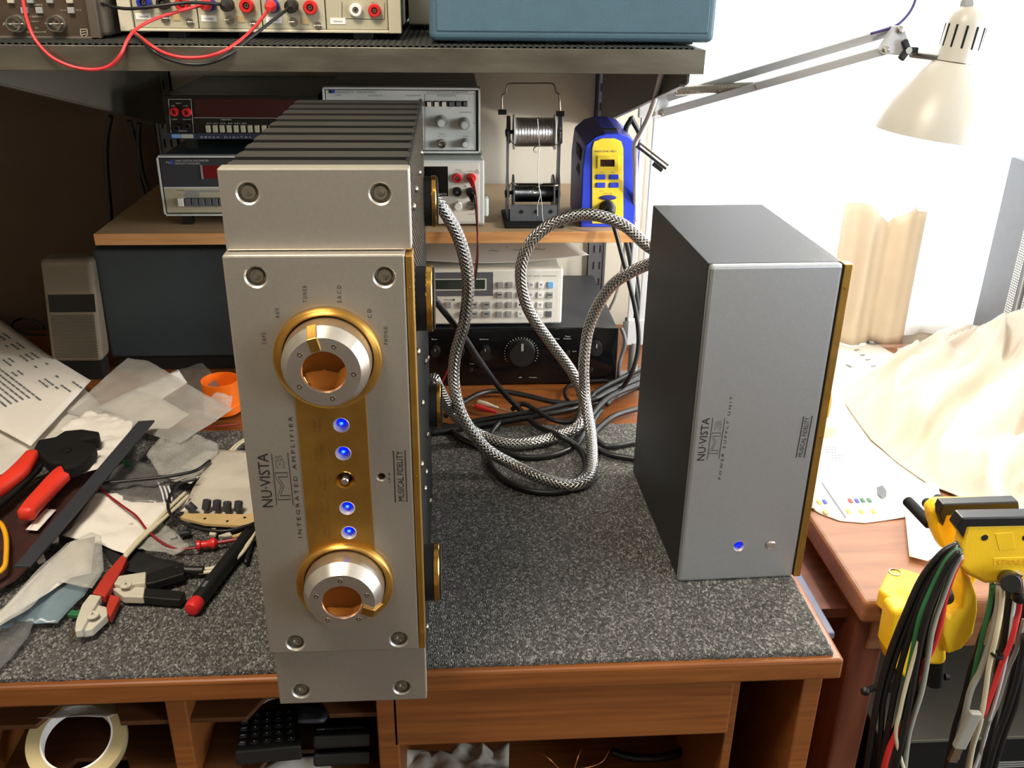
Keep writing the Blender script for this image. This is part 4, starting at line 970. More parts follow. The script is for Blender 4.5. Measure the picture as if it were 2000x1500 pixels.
t = thing('keypad_counter', (.3, .8, zt_), 'cream instrument with an LCD and a keypad, standing on the black amplifier', 'test instrument')
x0, x1 = .205, at(1098, 580, y=Y).x; z0, z1 = max(at(1000, 632, y=Y).z, zt_+.002), at(1000, 525, y=Y).z
MB().box((x0+.002, Y+.012, z0+.001), (x1-.003, .93, z1-.002)).build('case', M['panel_white'], t, bevel=.002)
MB().box((x0, Y-.002, z0), (x1, Y+.014, z1)).build('front_frame', M['panel_white'], t, bevel=.003)
MB().box((x0+.003, Y-.003, z0+.003), (at(1090, 580, y=Y).x, Y+.002, z1-.003)).build('front_panel', M['panel_white'], t)
Yp = Y-.003
rect(820, 532, 963, 578, Yp, .0008).build('display_surround', M['grey_d'], t)
b = MB(); prect(b, 820, 544.5, 950, 567, Yp-.0008, .0014); b.build('display_bezel', M['panel_white'], t); rect(820, 546.5, 947.5, 565, Yp-.0022, .0004).build('display', M['lcd'], t)
keys(t, 'grey_key', [(876, 595), (902, 595), (926, 595, 14), (950, 595, 14), (902, 613), (926, 613, 15), (950, 613, 15), (975, 613), (994, 613), (976, 575.5), (995, 575.5), (976, 595), (995, 595), (977, 556), (996, 556), (1074, 576), (1073, 595)], Yp, .0035, M['grey'])
keys(t, 'cream_key', [(1017, 556), (1037, 556), (1056, 556), (1016, 575.5), (1036, 575.5), (1055, 575.5), (1015, 595), (1036, 595), (1054, 595), (1016, 613), (1054, 613)], Yp, .0035, M['white'])
keys(t, 'blue_key', [(1075, 556)], Yp, .0035, M['lightblue']); keys(t, 'dark_key', [(1071.5, 613)], Yp, .0035, M['grey_d'])
tx = MB()
for s, u, v in (('7', 1017, 556), ('8', 1037, 556), ('9', 1056, 556), ('4', 1016, 575.5), ('5', 1036, 575.5), ('6', 1055, 575.5), ('1', 1015, 595), ('2', 1036, 595), ('3', 1054, 595), ('0', 1016, 613), ('.', 1054, 613)): ptext(tx, s, u-1.8, v+2, u+2.6, Yp-.0035, .0030)
for u, v in ((926, 595), (950, 595), (926, 613), (950, 613), (976, 575.5), (1074, 576)): strip(tx, at(u-4, v, y=Yp-.0035), at(u+4, v, y=Yp-.0035), .0014, NEGY)
ptext(tx, 'ENTRY', 1042, 540.5, 1056, Yp, .002); strip(tx, at(1020, 539, y=Yp), at(1039, 539, y=Yp), .0006, NEGY); strip(tx, at(1059, 539, y=Yp), at(1086, 539, y=Yp), .0006, NEGY); ptext(tx, 'HP-IB', 868, 587, 882, Yp, .0018); ptext(tx, 'Range', 943, 604.5, 952, Yp, .0016)
tx.build('lettering', M['ink'], t)['kind'] = 'stuff'
MB().lathe(at(886.5, 585.5, y=Yp), NEGY, [(.0016, 0), (.0012, .0012), (1e-6, .0014)], 12).build('indicator', M['black'], t)
for x in (x0+.03, x1-.04):
    MB().box((x, Y+.02, zt_), (x+.02, Y+.035, z0+.002)).build('foot', M['grey'], t); MB().box((x, .88, zt_), (x+.02, .90, z0+.002)).build('foot', M['grey'], t)
# handwritten sheet on top of it
z = z1+.0015
def grid_sheet(name, corners, m_, zfun=None, n=16, parent=None, solid=.0003):
    c = [Vector(p) for p in corners]; b = MB(); vs_ = []; fs = []
    for i in range(n+1):
        for j in range(n+1):
            s_, t_ = i/n, j/n
            p = c[0]*(1-s_)*(1-t_)+c[1]*s_*(1-t_)+c[2]*s_*t_+c[3]*(1-s_)*t_
            if zfun: p = p+Vector((0, 0, zfun(s_, t_, p)))
            vs_.append(p)
    for i in range(n):
        for j in range(n):
            a = i*(n+1)+j; fs.append((a, a+n+1, a+n+2, a+1))
    b.add(vs_, fs); return b.build(name, m_, parent, smooth=True, auto=180, solid=solid)
pc = [at(760, 503, z=z+.012), at(1150, 498, z=z+.012), at(1105, 470, z=z+.02), at(790, 470, z=z+.02)]
pp = thing('notes_sheet', ((pc[0]+pc[2])/2), 'loose handwritten sheet resting on the cream keypad instrument under the wooden shelf', 'paper')
grid_sheet('sheet', pc, M['paper'], lambda s_, t_, p: -.0105*(1-abs(2*s_-1)**2)*(1-t_)+.0006*math.sin(9*s_), 20, pp)
tx = MB(); 
for u, v in ((868, 483), (900, 482), (940, 481), (975, 482), (1010, 480), (955, 490), (1000, 489), (1045, 487)):
    p = at(u, v, z=z+.0145); tx.tube([p, p+Vector((.006, .004, 0)), p+Vector((.012, -.002, 0)), p+Vector((.016, .003, 0))], .0005, 5)
tx.build('handwriting', M['grey_ink'], pp)['kind'] = 'stuff'

Y = .735
t = thing('slate_blue_case', (-.12, .83, DZ), 'dark slate blue equipment case standing under the left of the wooden shelf', 'case')
x0, x1 = at(199, 600, y=Y).x, .05; z1 = min(at(320, 487, y=Y).z, MSZ-.0235); z0 = at(320, 698, y=Y).z
MB().box((x0, Y, z0), (x1, .93, z1)).build('case', M['blue_dark'], t, bevel=.005, seg=3)
MB().box((x0+.01, Y+.005, DZ), (x1-.01, .92, z0)).build('plinth', M['black_matt'], t)

Yi = .70
q = [at(77, 512, y=Yi+.02), at(178, 502, y=Yi+.02), at(200, 708, y=Yi), at(100, 708, y=Yi)]
zb = min(q[2].z, q[3].z)
t = thing('intercom_speaker', ((q[2]+q[3])/2), 'upright beige grilled intercom speaker with a black window, left of the slate blue case', 'intercom')
t.location.z = zb
tl, tr, br, bl = q; tl.z = tr.z = (tl.z+tr.z)/2; br.z = bl.z = zb
def ip(s_, v_): 
    return (tl*(1-s_)+tr*s_)*(1-v_)+(bl*(1-s_)+br*s_)*v_
dn = Vector((0, .04, 0))
MB().prism([tl, tr, br, bl], dn).build('housing', M['taupe'], t, bevel=.008, seg=4)
MB().prism([ip(.09, .33)-Vector((0, .0008, 0)), ip(.97, .33)-Vector((0, .0008, 0)), ip(.97, .50)-Vector((0, .0008, 0)), ip(.09, .50)-Vector((0, .0008, 0))], dn*.1).build('window', M['black_gloss'], t)
b = MB()
for i in range(20):
    for j in range(30):
        s_ = .10+.84*(i+(.5 if j % 2 else 0))/20; v_ = .53+.43*j/30
        p = ip(s_, v_)+Vector((0, -.0003, 0)); b.box((p.x-.0009, p.y, p.z-.0007), (p.x+.0009, p.y+.0012, p.z+.0007))
b.build('speaker_holes', M['black_matt'], t)['kind'] = 'stuff'
b = MB()
for i in range(26):
    for j in range(24):
        s_ = .12+.80*i/26; v_ = .06+.25*j/24
        p = ip(s_, v_)+Vector((0, -.0002, 0)); b.box((p.x-.0005, p.y, p.z-.0004), (p.x+.0005, p.y+.001, p.z+.0004))
b.build('fine_holes', M['brown_frame'], t)['kind'] = 'stuff'
if zb > DZ+.002: MB().box((br.x-.066, br.y+.004, DZ), (br.x-.004, br.y+.036, zb)).build('stand', M['black_matt'], t)
# ------------------------------------------------------------------ cables
def pt(q):
    """(u, v, axis, value): pixel on the real plane axis = value"""
    return at(q[0], q[1], **{q[2]: q[3]})
def cable(name, pts, r, m_, label, cat='cable', group=None, n=8, uv=False, seg=8, parent=None):
    P = smooth_path([pt(q) for q in pts], seg); b = MB(); b.tube(P, r, n)
    if uv:
        b.uv = []; L = 0
        for i, p in enumerate(P):
            if i: L += (p-P[i-1]).length
            for q in range(n): b.uv.append((q/n, L))
    o = b.build(name, m_, parent, smooth=True, auto=180)
    if label: tag(o, label, cat, group)
    return o
# braided silver cable
m_ = bpy.data.materials.new('silver_braid'); m_.use_nodes = True; nt = m_.node_tree; bs = nt.nodes['Principled BSDF']
bs.inputs['Metallic'].default_value = 0.95; bs.inputs['Roughness'].default_value = 0.27
uvn = nt.nodes.new('ShaderNodeUVMap'); sx = nt.nodes.new('ShaderNodeSeparateXYZ'); nt.links.new(uvn.outputs['UV'], sx.inputs[0])
def mth(op, a, c):
    n = nt.nodes.new('ShaderNodeMath'); n.operation = op
    for i, q in enumerate((a, c)):
        if q is None: continue
        if isinstance(q, (int, float)): n.inputs[i].default_value = q
        else: nt.links.new(q, n.inputs[i])
    return n.outputs[0]
ua = mth('MULTIPLY', sx.outputs['X'], 9*PI*2); va = mth('MULTIPLY', sx.outputs['Y'], 2*PI*170)
s1 = mth('SINE', mth('ADD', ua, va), None); s2 = mth('SINE', mth('SUBTRACT', ua, va), None)
hh = mth('MAXIMUM', s1, mth('MULTIPLY', s2, 0.6))
nz = nt.nodes.new('ShaderNodeTexNoise'); nz.inputs['Scale'].default_value = 60
rp = nt.nodes.new('ShaderNodeValToRGB'); rp.color_ramp.elements[0].position = 0.15; rp.color_ramp.elements[0].color = lin((84, 82, 78)); rp.color_ramp.elements[1].position = 0.75; rp.color_ramp.elements[1].color = lin((232, 231, 228))
nt.links.new(mth('ADD', mth('MULTIPLY', hh, 0.5), 0.35), rp.inputs['Fac']); nt.links.new(rp.outputs['Color'], bs.inputs['Base Color'])
bp = nt.nodes.new('ShaderNodeBump'); bp.inputs['Strength'].default_value = 0.8; bp.inputs['Distance'].default_value = 0.0008; nt.links.new(hh, bp.inputs['Height']); nt.links.new(bp.outputs['Normal'], bs.inputs['Normal'])
M['braid'] = m_
R_ = .0078
cable('braided_cable', [(846, 388, 'y', .345), (868, 412, 'y', .35), (898, 470, 'y', .365), (914, 545, 'y', .38), (908, 625, 'y', .395), (890, 690, 'y', .405), (887, 750, 'y', .405), (903, 812, 'y', .385), (945, 872, 'y', .365), (1000, 907, 'z', .017), (1060, 935, 'z', .011), (1112, 948, 'z', .009), (1146, 936, 'z', .010), (1156, 905, 'z', .012), (1154, 850, 'z', .022), (1143, 775, 'y', .475), (1141, 700, 'y', .475), (1155, 625, 'y', .47), (1196, 557, 'y', .45), (1262, 518, 'y', .425), (1310, 512, 'y', .40)], R_, M['braid'], 'thick silver braided cable drooping to the carpet between the amplifier and the power supply', 'cable', 'silver braided cables', 16, True)
cable('braided_cable', [(1300, 500, 'y', .40), (1262, 478, 'y', .42), (1215, 438, 'y', .44), (1150, 419, 'y', .45), (1085, 433, 'y', .455), (1037, 473, 'y', .46), (1017, 530, 'y', .465), (1030, 600, 'y', .475), (1072, 665, 'y', .485), (1118, 728, 'y', .495), (1140, 785, 'y', .50), (1130, 830, 'z', .020), (1090, 850, 'z', .012), (1040, 864, 'z', .010), (985, 866, 'z', .010), (925, 842, 'z', .022), (880, 800, 'y', .40), (846, 738, 'y', .36)], R_, M['braid'], 'thick silver braided cable arching high in a loop in front of the solder reels', 'cable', 'silver braided cables', 16, True)
G = 'black cables tangled on the desk'
kb = M['black_wire']
cable('black_cable', [(870, 812, 'z', .004), (907, 785, 'z', .006), (940, 768, 'z', .005), (975, 764, 'z', .004), (1025, 772, 'z', .004), (1075, 784, 'z', .004), (1112, 788, 'z', .006), (1165, 788, 'z', .012), (1250, 755, 'z', .006)], .0043, kb, 'thick black cable arching along the wood behind the red and white phono plugs', 'cable', G)
cable('black_cable', [(846, 582, 'y', .36), (900, 650, 'y', .42), (937, 705, 'y', .46), (975, 757, 'y', .495), (1015, 800, 'z', .010), (1050, 832, 'z', .008), (1090, 850, 'z', .018), (1125, 870, 'z', .010), (1141, 895, 'z', .006), (1141, 922, 'z', .006), (1120, 943, 'z', .006)], .0042, kb, 'straight black cable slanting down from the amplifier across the black hi-fi unit', 'cable', G)
cable('black_cable', [(836, 838, 'z', .005), (905, 831, 'z', .006), (930, 823, 'z', .007), (1000, 811, 'z', .010), (1050, 803, 'z', .011), (1100, 791, 'z', .014), (1137, 783, 'z', .016), (1187, 753, 'z', .018), (1262, 715, 'z', .012)], .0046, kb, 'upper of two thick black cables running side by side to the power supply', 'cable', G)
cable('black_cable', [(836, 846, 'z', .005), (930, 832, 'z', .005), (1000, 821, 'z', .006), (1075, 808, 'z', .008), (1132, 795, 'z', .010), (1190, 765, 'z', .012), (1262, 730, 'z', .008)], .0046, kb, 'lower of two thick black cables running side by side to the power supply', 'cable', G)
cable('black_cable', [(1000, 800, 'z', .012), (1018, 789, 'z', .016), (1040, 797, 'z', .018), (1075, 818, 'z', .018), (1107, 825, 'z', .016), (1123, 818, 'z', .018), (1136, 800, 'z', .020), (1160, 770, 'z', .02)], .0036, kb, 'black cable bent in a short hairpin on top of the tangle', 'cable', G)
cable('black_cable', [(975, 825, 'z', .012), (959, 848, 'z', .006), (956, 880, 'z', .004), (962, 910, 'z', .004), (978, 932, 'z', .004), (1012, 952, 'z', .004), (1050, 961, 'z', .004), (1095, 961, 'z', .004), (1128, 948, 'z', .004), (1138, 925, 'z', .004)], .0040, kb, 'black cable sweeping round the lowest loop on the carpet', 'cable', G)
cable('black_cable', [(868, 830, 'z', .004), (895, 852, 'z', .004), (925, 868, 'z', .004), (975, 882, 'z', .004), (1025, 893, 'z', .004), (1075, 890, 'z', .004), (1115, 875, 'z', .005), (1134, 858, 'z', .008), (1152, 825, 'z', .008), (1178, 790, 'z', .012), (1250, 752, 'z', .012)], .0043, kb, 'black cable looping on the carpet under the silver braid', 'cable', G)
cable('black_cable', [(1175, 800, 'z', .010), (1160, 822, 'z', .008), (1161, 848, 'z', .005), (1175, 867, 'z', .005), (1195, 872, 'z', .005), (1245, 863, 'z', .005)], .0044, kb, 'black cable turning in a hook beside the power supply', 'cable', G)
cable('black_cable', [(1160, 845, 'z', .004), (1182, 825, 'z', .004), (1205, 810, 'z', .005), (1250, 797, 'z', .005)], .0044, kb, 'short black cable crossing the back edge of the carpet', 'cable', G)
cable('black_cable', [(1150, 868, 'z', .0045), (1190, 887, 'z', .0045), (1245, 897, 'z', .0045)], .0044, kb, 'black cable end slipping under the power supply', 'cable', G)
cable('black_cable', [(1118, 789, 'z', .010), (1106, 778, 'z', .006), (1103, 765, 'z', .003), (1110, 754, 'z', .003), (1125, 748, 'z', .003), (1160, 744, 'z', .003), (1195, 745, 'z', .005), (1250, 760, 'z', .01)], .0028, kb, 'thin black cable curling in front of the hi-fi unit', 'cable', G)
cable('black_cable', [(1130, 790, 'z', .012), (1165, 778, 'z', .02), (1195, 762, 'z', .022), (1260, 735, 'z', .02)], .0052, kb, 'thickest black cable crossing above the others towards the power supply', 'cable', G)
cable('black_cable', [(1150, 818, 'z', .012), (1175, 788, 'z', .02), (1205, 768, 'z', .02), (1255, 748, 'z', .018)], .0046, kb, 'glossy black cable fanning out right of the crossing silver braids', 'cable', G)
# phono plugs
for pa, pb, mt, lab in (((928, 793), (970, 806), 'red', 'red phono plug lying on the wood behind the tangle'), ((934, 785), (973, 797), 'clip_grey', 'grey white phono plug lying against the red one')):
    a, c = at(*pa, z=.004), at(*pb, z=.003); d = (c-a).normalized(); L = (c-a).length
    t = thing('phono_plug', a, lab, 'plug', 'phono plugs'); t.location.z = 0
    MB().lathe(a, d, [(.0034, 0), (.0040, .003), (.0042, L*.45), (.0034, L*.55), (.0036, L*.6), (.0028, L*.66), (.0030, L*.72), (.0022, L*.8), (.0022, L*.95), (.0015, L)], 16).build('sleeve', M[mt], t, smooth=True, auto=40)
    MB().lathe(a, -d, [(.0030, 0), (.0030, .004), (.0018, .004), (.0016, .007)], 14).build('tip', M['gold'], t, smooth=True, auto=30)
    MB().tube(smooth_path([c, c+d*.02+Vector((0, -.001, 0)), c+d*.045], 5), .0012, 6).build('lead', M['greypvc'], t, smooth=True)
# cables behind, right of the hi-fi unit
G2 = 'cables hanging behind the power supply'
cable('black_lead', [(1193, 424, 'y', .61), (1203, 455, 'y', .60), (1215, 500, 'y', .59), (1228, 550, 'y', .585), (1240, 600, 'y', .58), (1247, 650, 'y', .575), (1245, 690, 'y', .57), (1233, 730, 'y', .565), (1212, 762, 'z', .02), (1185, 790, 'z', .016)], .0034, kb, 'soldering iron lead dropping from the round connector past the shelf', 'cable', G2)
cable('black_lead', [(1222, 470, 'y', .76), (1230, 505, 'y', .76), (1240, 560, 'y', .76), (1246, 605, 'y', .76)], .0040, kb, 'black lead running down to the black plug block', 'cable', G2)
cable('black_lead', [(1231, 470, 'y', .80), (1236, 510, 'y', .80), (1244, 545, 'y', .80), (1250, 600, 'y', .80)], .0036, kb, 'second black lead close beside the plug block lead', 'cable', G2)
cable('grey_lead', [(1222, 470, 'y', .85), (1215, 520, 'y', .85), (1205, 570, 'y', .85), (1190, 605, 'y', .85)], .0026, M['greypvc'], 'thin grey lead slanting behind the soldering iron lead', 'cable', G2)
cable('grey_lead', [(1213, 640, 'y', .63), (1219, 655, 'y', .625), (1221, 672, 'y', .62), (1214, 695, 'y', .62), (1209, 715, 'y', .62), (1207, 745, 'z', .004)], .0030, M['grey_d'], 'grey lead curving down beside the end of the hi-fi unit', 'cable', G2)
t = thing('plug_block', at(1240, 655, y=.80), 'black mains plug block with a brass screw behind the power supply', 'plug'); zc = at(1240, 655, y=.80).z
x0, x1 = at(1228, 640, y=.80).x, at(1252, 640, y=.80).x
MB().box((x0, .80, zc), (x1+.01, .84, zc+.020)).build('base', M['black'], t, bevel=.002)
MB().prism([(x0+.002, .81, zc+.020), (x1, .81, zc+.020), (x1, .81, zc+.045), (x0+.010, .81, zc+.045)], (0, .025, 0)).build('plug_body', M['black'], t, bevel=.003)
MB().lathe((x0+.010, .80, zc+.008), NEGY, [(.0032, 0), (.0028, .001), (1e-6, .001)], 12).build('screw', M['gold'], t)
MB().box((x0-.010, .80, zc+.004), (x0-.001, .803, zc+.026)).build('side_bracket', M['grey_d'], t, bevel=.001)
MB().box((x0, .815, DZ), (x1+.01, .835, zc)).build('post', M['desk'], t)
# leads of the right multimeter
cable('test_lead', [(921, 349, 'y', .636), (926, 362, 'y', .628), (931, 395, 'y', .612), (933, 440, 'y', .600), (931, 500, 'y', .598), (922, 565, 'y', .598), (905, 640, 'y', .60), (882, 705, 'y', .60), (855, 765, 'y', .60)], .0012, M['dkred_wire'], 'thin red test lead hanging from the right multimeter over the shelf edge', 'test lead', 'multimeter test leads')
cable('test_lead', [(920, 377, 'y', .636), (926, 385, 'y', .628), (929, 410, 'y', .612), (932, 450, 'y', .600), (933, 505, 'y', .598), (926, 560, 'y', .598), (912, 612, 'y', .60), (900, 650, 'y', .605)], .0012, kb, 'thin black test lead hanging from the right multimeter over the shelf edge', 'test lead', 'multimeter test leads')
for u, v, mt, lab in ((921, 349, 'red', 'red banana plug pushed into the right multimeter'), (920, 377, 'black', 'black banana plug pushed into the right multimeter')):
    p = at(u, v+2, y=.640); o = MB().lathe(p, (.15, -1, -.6), [(.0040, -.002), (.0044, .004), (.0034, .010), (.0020, .016)], 14).build('banana_plug', M[mt], smooth=True, auto=40); tag(o, lab, 'plug', 'banana plugs')
# leads on the upper shelf
Gm = 'patch leads of the mainframe'
cable('patch_lead', [(43, -12, 'y', .375), (48, 20, 'y', .36), (58, 55, 'y', .345), (72, 82, 'y', .338), (100, 111, 'y', .335), (140, 130, 'y', .335), (183, 136, 'y', .335), (215, 128, 'y', .335), (236, 106, 'y', .335), (250, 76, 'y', .345), (266, 57, 'y', .36), (300, 38, 'y', .38), (350, 22, 'y', .395), (402, 8, 'y', .41)], .0018, M['red_wire'], 'red patch lead drooping widest over the shelf edge at the far left', 'patch lead', Gm)
cable('patch_lead', [(258, 60, 'y', .41), (276, 74, 'y', .362), (294, 88, 'y', .336), (320, 103, 'y', .334), (355, 112, 'y', .336), (400, 111, 'y', .336), (440, 98, 'y', .338), (480, 70, 'y', .36), (508, 40, 'y', .385), (528, 13, 'y', .41)], .0018, M['red_wire'], 'red patch lead sagging below the second plug-in module', 'patch lead', Gm)
cable('patch_lead', [(256, 62, 'y', .415), (275, 78, 'y', .356), (296, 97, 'y', .335), (325, 114, 'y', .334), (365, 125, 'y', .336), (405, 124, 'y', .336), (445, 108, 'y', .338), (492, 72, 'y', .36), (535, 38, 'y', .385), (571, 11, 'y', .41)], .0018, kb, 'black patch lead sagging lowest in front of the mainframe', 'patch lead', Gm)
cable('patch_lead', [(186, 2, 'y', .42), (215, 12, 'y', .40), (250, 17, 'y', .39), (300, 13, 'y', .385), (370, 5, 'y', .39), (442, 9, 'y', .41)], .0018, kb, 'black patch lead reaching from the brown counter to the mainframe', 'patch lead', Gm)
for u, v, mt, lab in ((403, 9, 'red', 'red banana plug in the second module of the mainframe'), (442, 10, 'black', 'black banana plug in the second module of the mainframe'), (529, 12, 'red', 'red banana plug in the third module of the mainframe'), (572, 11, 'black', 'black banana plug in the third module of the mainframe')):
    p = at(u, v, y=.413); o = MB().lathe(p, (0, -1, -.15), [(.0060, -.004), (.0066, .002), (.0060, .006), (.0035, .010), (.0026, .016)], 16).build('banana_plug', M[mt], smooth=True, auto=40); tag(o, lab, 'plug', 'banana plugs')
# dark cables behind the left bracket
Gl = 'black cables hanging on the left wall'
for pts, lab in (([(217, 226, 'y', .93), (209, 270, 'y', .93), (208, 320, 'y', .93), (213, 380, 'y', .93), (216, 430, 'y', .93), (206, 470, 'y', .93), (200, 560, 'y', .94)], 'black cable hanging straight at the far left below the bracket'), ([(252, 234, 'y', .94), (262, 268, 'y', .94), (270, 300, 'y', .94), (274, 345, 'y', .94), (284, 386, 'y', .94)], 'middle black cable hanging below the left bracket'), ([(272, 240, 'y', .93), (271, 280, 'y', .93), (277, 330, 'y', .93), (293, 384, 'y', .93)], 'right black cable hanging below the left bracket')):
    cable('wall_cable', pts, .0042, kb, lab, 'cable', Gl)
cable('coiled_lead', [(85, 640, 'z', .015), (70, 628, 'z', .02), (45, 622, 'z', .02), (25, 630, 'z', .02), (28, 645, 'z', .015), (55, 652, 'z', .01), (90, 655, 'z', .006)], .0022, kb, 'thin black lead coiled on the desk left of the intercom', 'cable')
# white lamp flex, black clip tool on the bracket
cable('lamp_flex', [(1300, 120, 'y', .42), (1290, 152, 'y', .46), (1280, 190, 'y', .50), (1268, 225, 'y', .54), (1252, 258, 'y', .57), (1240, 283, 'y', .60), (1241, 330, 'y', .62), (1241, 430, 'y', .66)], .0036, M['white_wire'], 'white flex hanging from the metal shelf past the soldering station', 'cable')
cable('cable_loop', [(1233, 232, 'y', .70), (1223, 250, 'y', .70), (1223, 270, 'y', .70), (1236, 290, 'y', .70), (1248, 284, 'y', .70), (1249, 262, 'y', .70), (1238, 240, 'y', .70), (1232, 228, 'y', .70)], .0040, kb, 'black cable loop hanging under the right bracket', 'cable')
t = thing('alligator_tool', at(1250, 280, y=.60), 'long dark metal alligator clip hanging slanted beside the lamp bars', 'clip')
a, c = at(1244, 280, y=.60), at(1303, 326, y=.60); d = (c-a).normalized(); up = d.cross(Vector((0, 1, 0))).normalized()
for off, m2 in ((.0030, 'steel_dark'), (-.0030, 'black_metal')): MB().frame((a+c)/2+up*off, d, Vector((0, 1, 0)), up, (c-a).length, .008, .0035).build('jaw', M[m2], t, bevel=.001)
MB().frame(a+d*.045-up*.008, d, Vector((0, 1, 0)), up, .016, .007, .006).build('grip', M['black_metal'], t, bevel=.001)

# ------------------------------------------------------------------ desk lamp
LY = .42
_l, _r2 = at(1715, 250, y=LY), at(1930, 276, y=LY)
C0 = (_l+_r2)/2; LK = (_r2-_l).length/2/.0845
AXL = Vector((-(_r2-_l).z, .0, (_r2-_l).x)).normalized()
t = thing('desk_lamp', (.565, .70, DZ), 'white spring arm desk lamp with a bell shaped shade', 'lamp')
outer = [(.0845, 0), (.0830, .006), (.0795, .020), (.0715, .041), (.0605, .061), (.0470, .080), (.0345, .094), (.0285, .100)]
outer = [(r*LK, h*LK) for r, h in outer]; inner = [(r-.0016, h-.0006) for r, h in outer[::-1]]
sc_ = lambda pr: [(r*LK, h*LK) for r, h in pr]
MB().lathe(C0, AXL, outer+inner, 64, closed=True).build('shade', M['shade'], t, smooth=True, auto=50)
MB().lathe(C0, AXL, sc_([(.0285, .0985), (.0282, .104), (.0270, .110), (.0262, .150), (.0235, .162), (.0160, .171), (.0060, .174), (1e-6, .174)]), 40, cap=(0, 0)).build('lamp_holder', M['shade'], t, smooth=True, auto=50)
MB().lathe(C0, AXL, sc_([(.0288, .099), (.0288, .1012)]), 40).build('collar', M['steel_dark'], t, smooth=True)
e1, e2, _ = basis(AXL)
for k in range(12):
    a_ = 2*PI*k/12+.12; rd = e1*math.cos(a_)+e2*math.sin(a_); tn = AXL.cross(rd)
    MB().frame(C0+AXL*.134*LK+rd*.0262*LK, tn, AXL, rd, .0032*LK, .030*LK, .0020).build('vent_slot', M['black_matt'], t, bevel=.0009)
bm = mat('warm_bulb', (255, 236, 200), 0.3, emit=12.0, ecol=(255, 222, 170))
MB().sphere(C0+AXL*.050*LK, .022*LK, 10).build('bulb', bm, t, smooth=True, auto=180)
ld = bpy.data.lights.new('lamp_bulb_light', 'POINT'); ld.energy = 7.5; ld.color = (1.0, 0.92, 0.80); ld.shadow_soft_size = .014
lo = bpy.data.objects.new('lamp_bulb_light', ld); COL.objects.link(lo); lo.location = C0+AXL*.003
# arms
def bar(name, a, c, w_, d_, m2=None):
    a, c = Vector(a), Vector(c); d = (c-a).normalized(); s_ = Vector((0, 1, 0)); up = d.cross(s_).normalized(); s_ = up.cross(d).normalized()
    return MB().frame((a+c)/2, d, s_, up, (c-a).length, d_, w_).build(name, m2 or M['arm'], t, bevel=.0008)
AY = .66; HY = LY+.035
e_lo = at(1280, 222, y=AY)
bar('arm_bar', at(1288, 222, y=AY), at(1732, 97, y=HY), .0105, .006); bar('arm_bar', at(1300, 192, y=AY), at(1752, 58, y=HY), .0105, .006)
MB().prism([at(u, v, y=AY-.005) for u, v in ((1276, 222), (1292, 226), (1304, 224), (1312, 190), (1300, 184), (1284, 196))], (0, .010, 0)).build('elbow_plate', M['arm'], t, bevel=.001)
for u, v in ((1276, 222), (1293, 219)): MB().lathe(at(u, v, y=AY-.005), NEGY, [(.0042, 0), (.0042, .0025), (.002, .004), (1e-6, .004)], 8).build('bolt', M['steel'], t)
MB().prism([at(u, v, y=HY-.006) for u, v in ((1746, 50), (1762, 50), (1768, 58), (1779, 88), (1786, 108), (1752, 108), (1722, 105), (1720, 97), (1736, 72))], (0, .012, 0)).build('head_plate', M['arm'], t, bevel=.0015)
for u, v in ((1757, 58), (1728, 97)): MB().lathe(at(u, v, y=HY-.006), NEGY, [(.0045, 0), (.0045, .0025), (.002, .004), (1e-6, .004)], 12).build('bolt', M['steel'], t)
p = at(1772, 98, y=HY-.012); b = MB()
for k in range(3):
    a_ = PI/2+.5+2*PI*k/3; b.frame(p+Vector((math.cos(a_)*.006, 0, math.sin(a_)*.006)), Vector((math.cos(a_), 0, math.sin(a_))), Vector((0, 1, 0)), Vector((-math.sin(a_), 0, math.cos(a_))), .014, .007, .008)
b.build('star_knob', M['black'], t, bevel=.002)
MB().lathe(p+Vector((0, -.003, 0)), NEGY, [(.004, 0), (.004, .002), (1e-6, .002)], 12).build('knob_nut', M['steel'], t)
MB().cyl(at(1780, 106, y=HY), C0+AXL*.106*LK-Vector((.025*LK, 0, 0)), .0042, n=12).build('pivot_rod', M['steel_dark'], t, smooth=True, auto=30)
a, c = at(1322, 178, y=AY-.022), at(1484, 167, y=AY-.095); P = []
d = (c-a).normalized(); e1, e2, _ = basis(d)
for i in range(60*8+1):
    s_ = i/(60*8); a_ = 2*PI*60*s_; P.append(a+(c-a)*s_+(e1*math.cos(a_)+e2*math.sin(a_))*.0056)
MB().tube(P, .0010, 5).build('tension_spring', M['steel'], t, smooth=True)
MB().lathe(at(1480, 167, y=AY-.097), NEGY, [(.0055, 0), (.0055, .002), (1e-6, .003)], 12).build('bolt', M['steel'], t)
xb1, xb2 = at(1277, 300, y=AY).x, at(1253, 300, y=AY).x
bar('lower_bar', (xb1, AY, .10), (xb1, AY, e_lo.z), .0085, .006); bar('lower_bar', (xb2, AY, .10), (xb2, AY, e_lo.z+.012), .0085, .006)
MB().frame(((xb1+xb2)/2, AY, e_lo.z+.004), Vector((1, 0, 0)), Vector((0, 1, 0)), Vector((0, 0, 1)), .036, .008, .02).build('elbow_link', M['arm'], t, bevel=.002)
MB().prism([(xb2-.004, AY-.006, .062), (xb1+.004, AY-.006, .062), (xb1+.004, AY-.006, .104), (xb2-.004, AY-.006, .104)], (0, .012, 0)).build('lower_plate', M['arm'], t, bevel=.001)
MB().cyl(((xb1+xb2)/2, AY, DZ), ((xb1+xb2)/2, AY, .065), .008, n=16).build('post', M['grey'], t, smooth=True, auto=30)
MB().box(((xb1+xb2)/2-.02, AY-.02, DZ), ((xb1+xb2)/2+.02, AY+.02, DZ+.014)).build('clamp', M['grey'], t, bevel=.003)
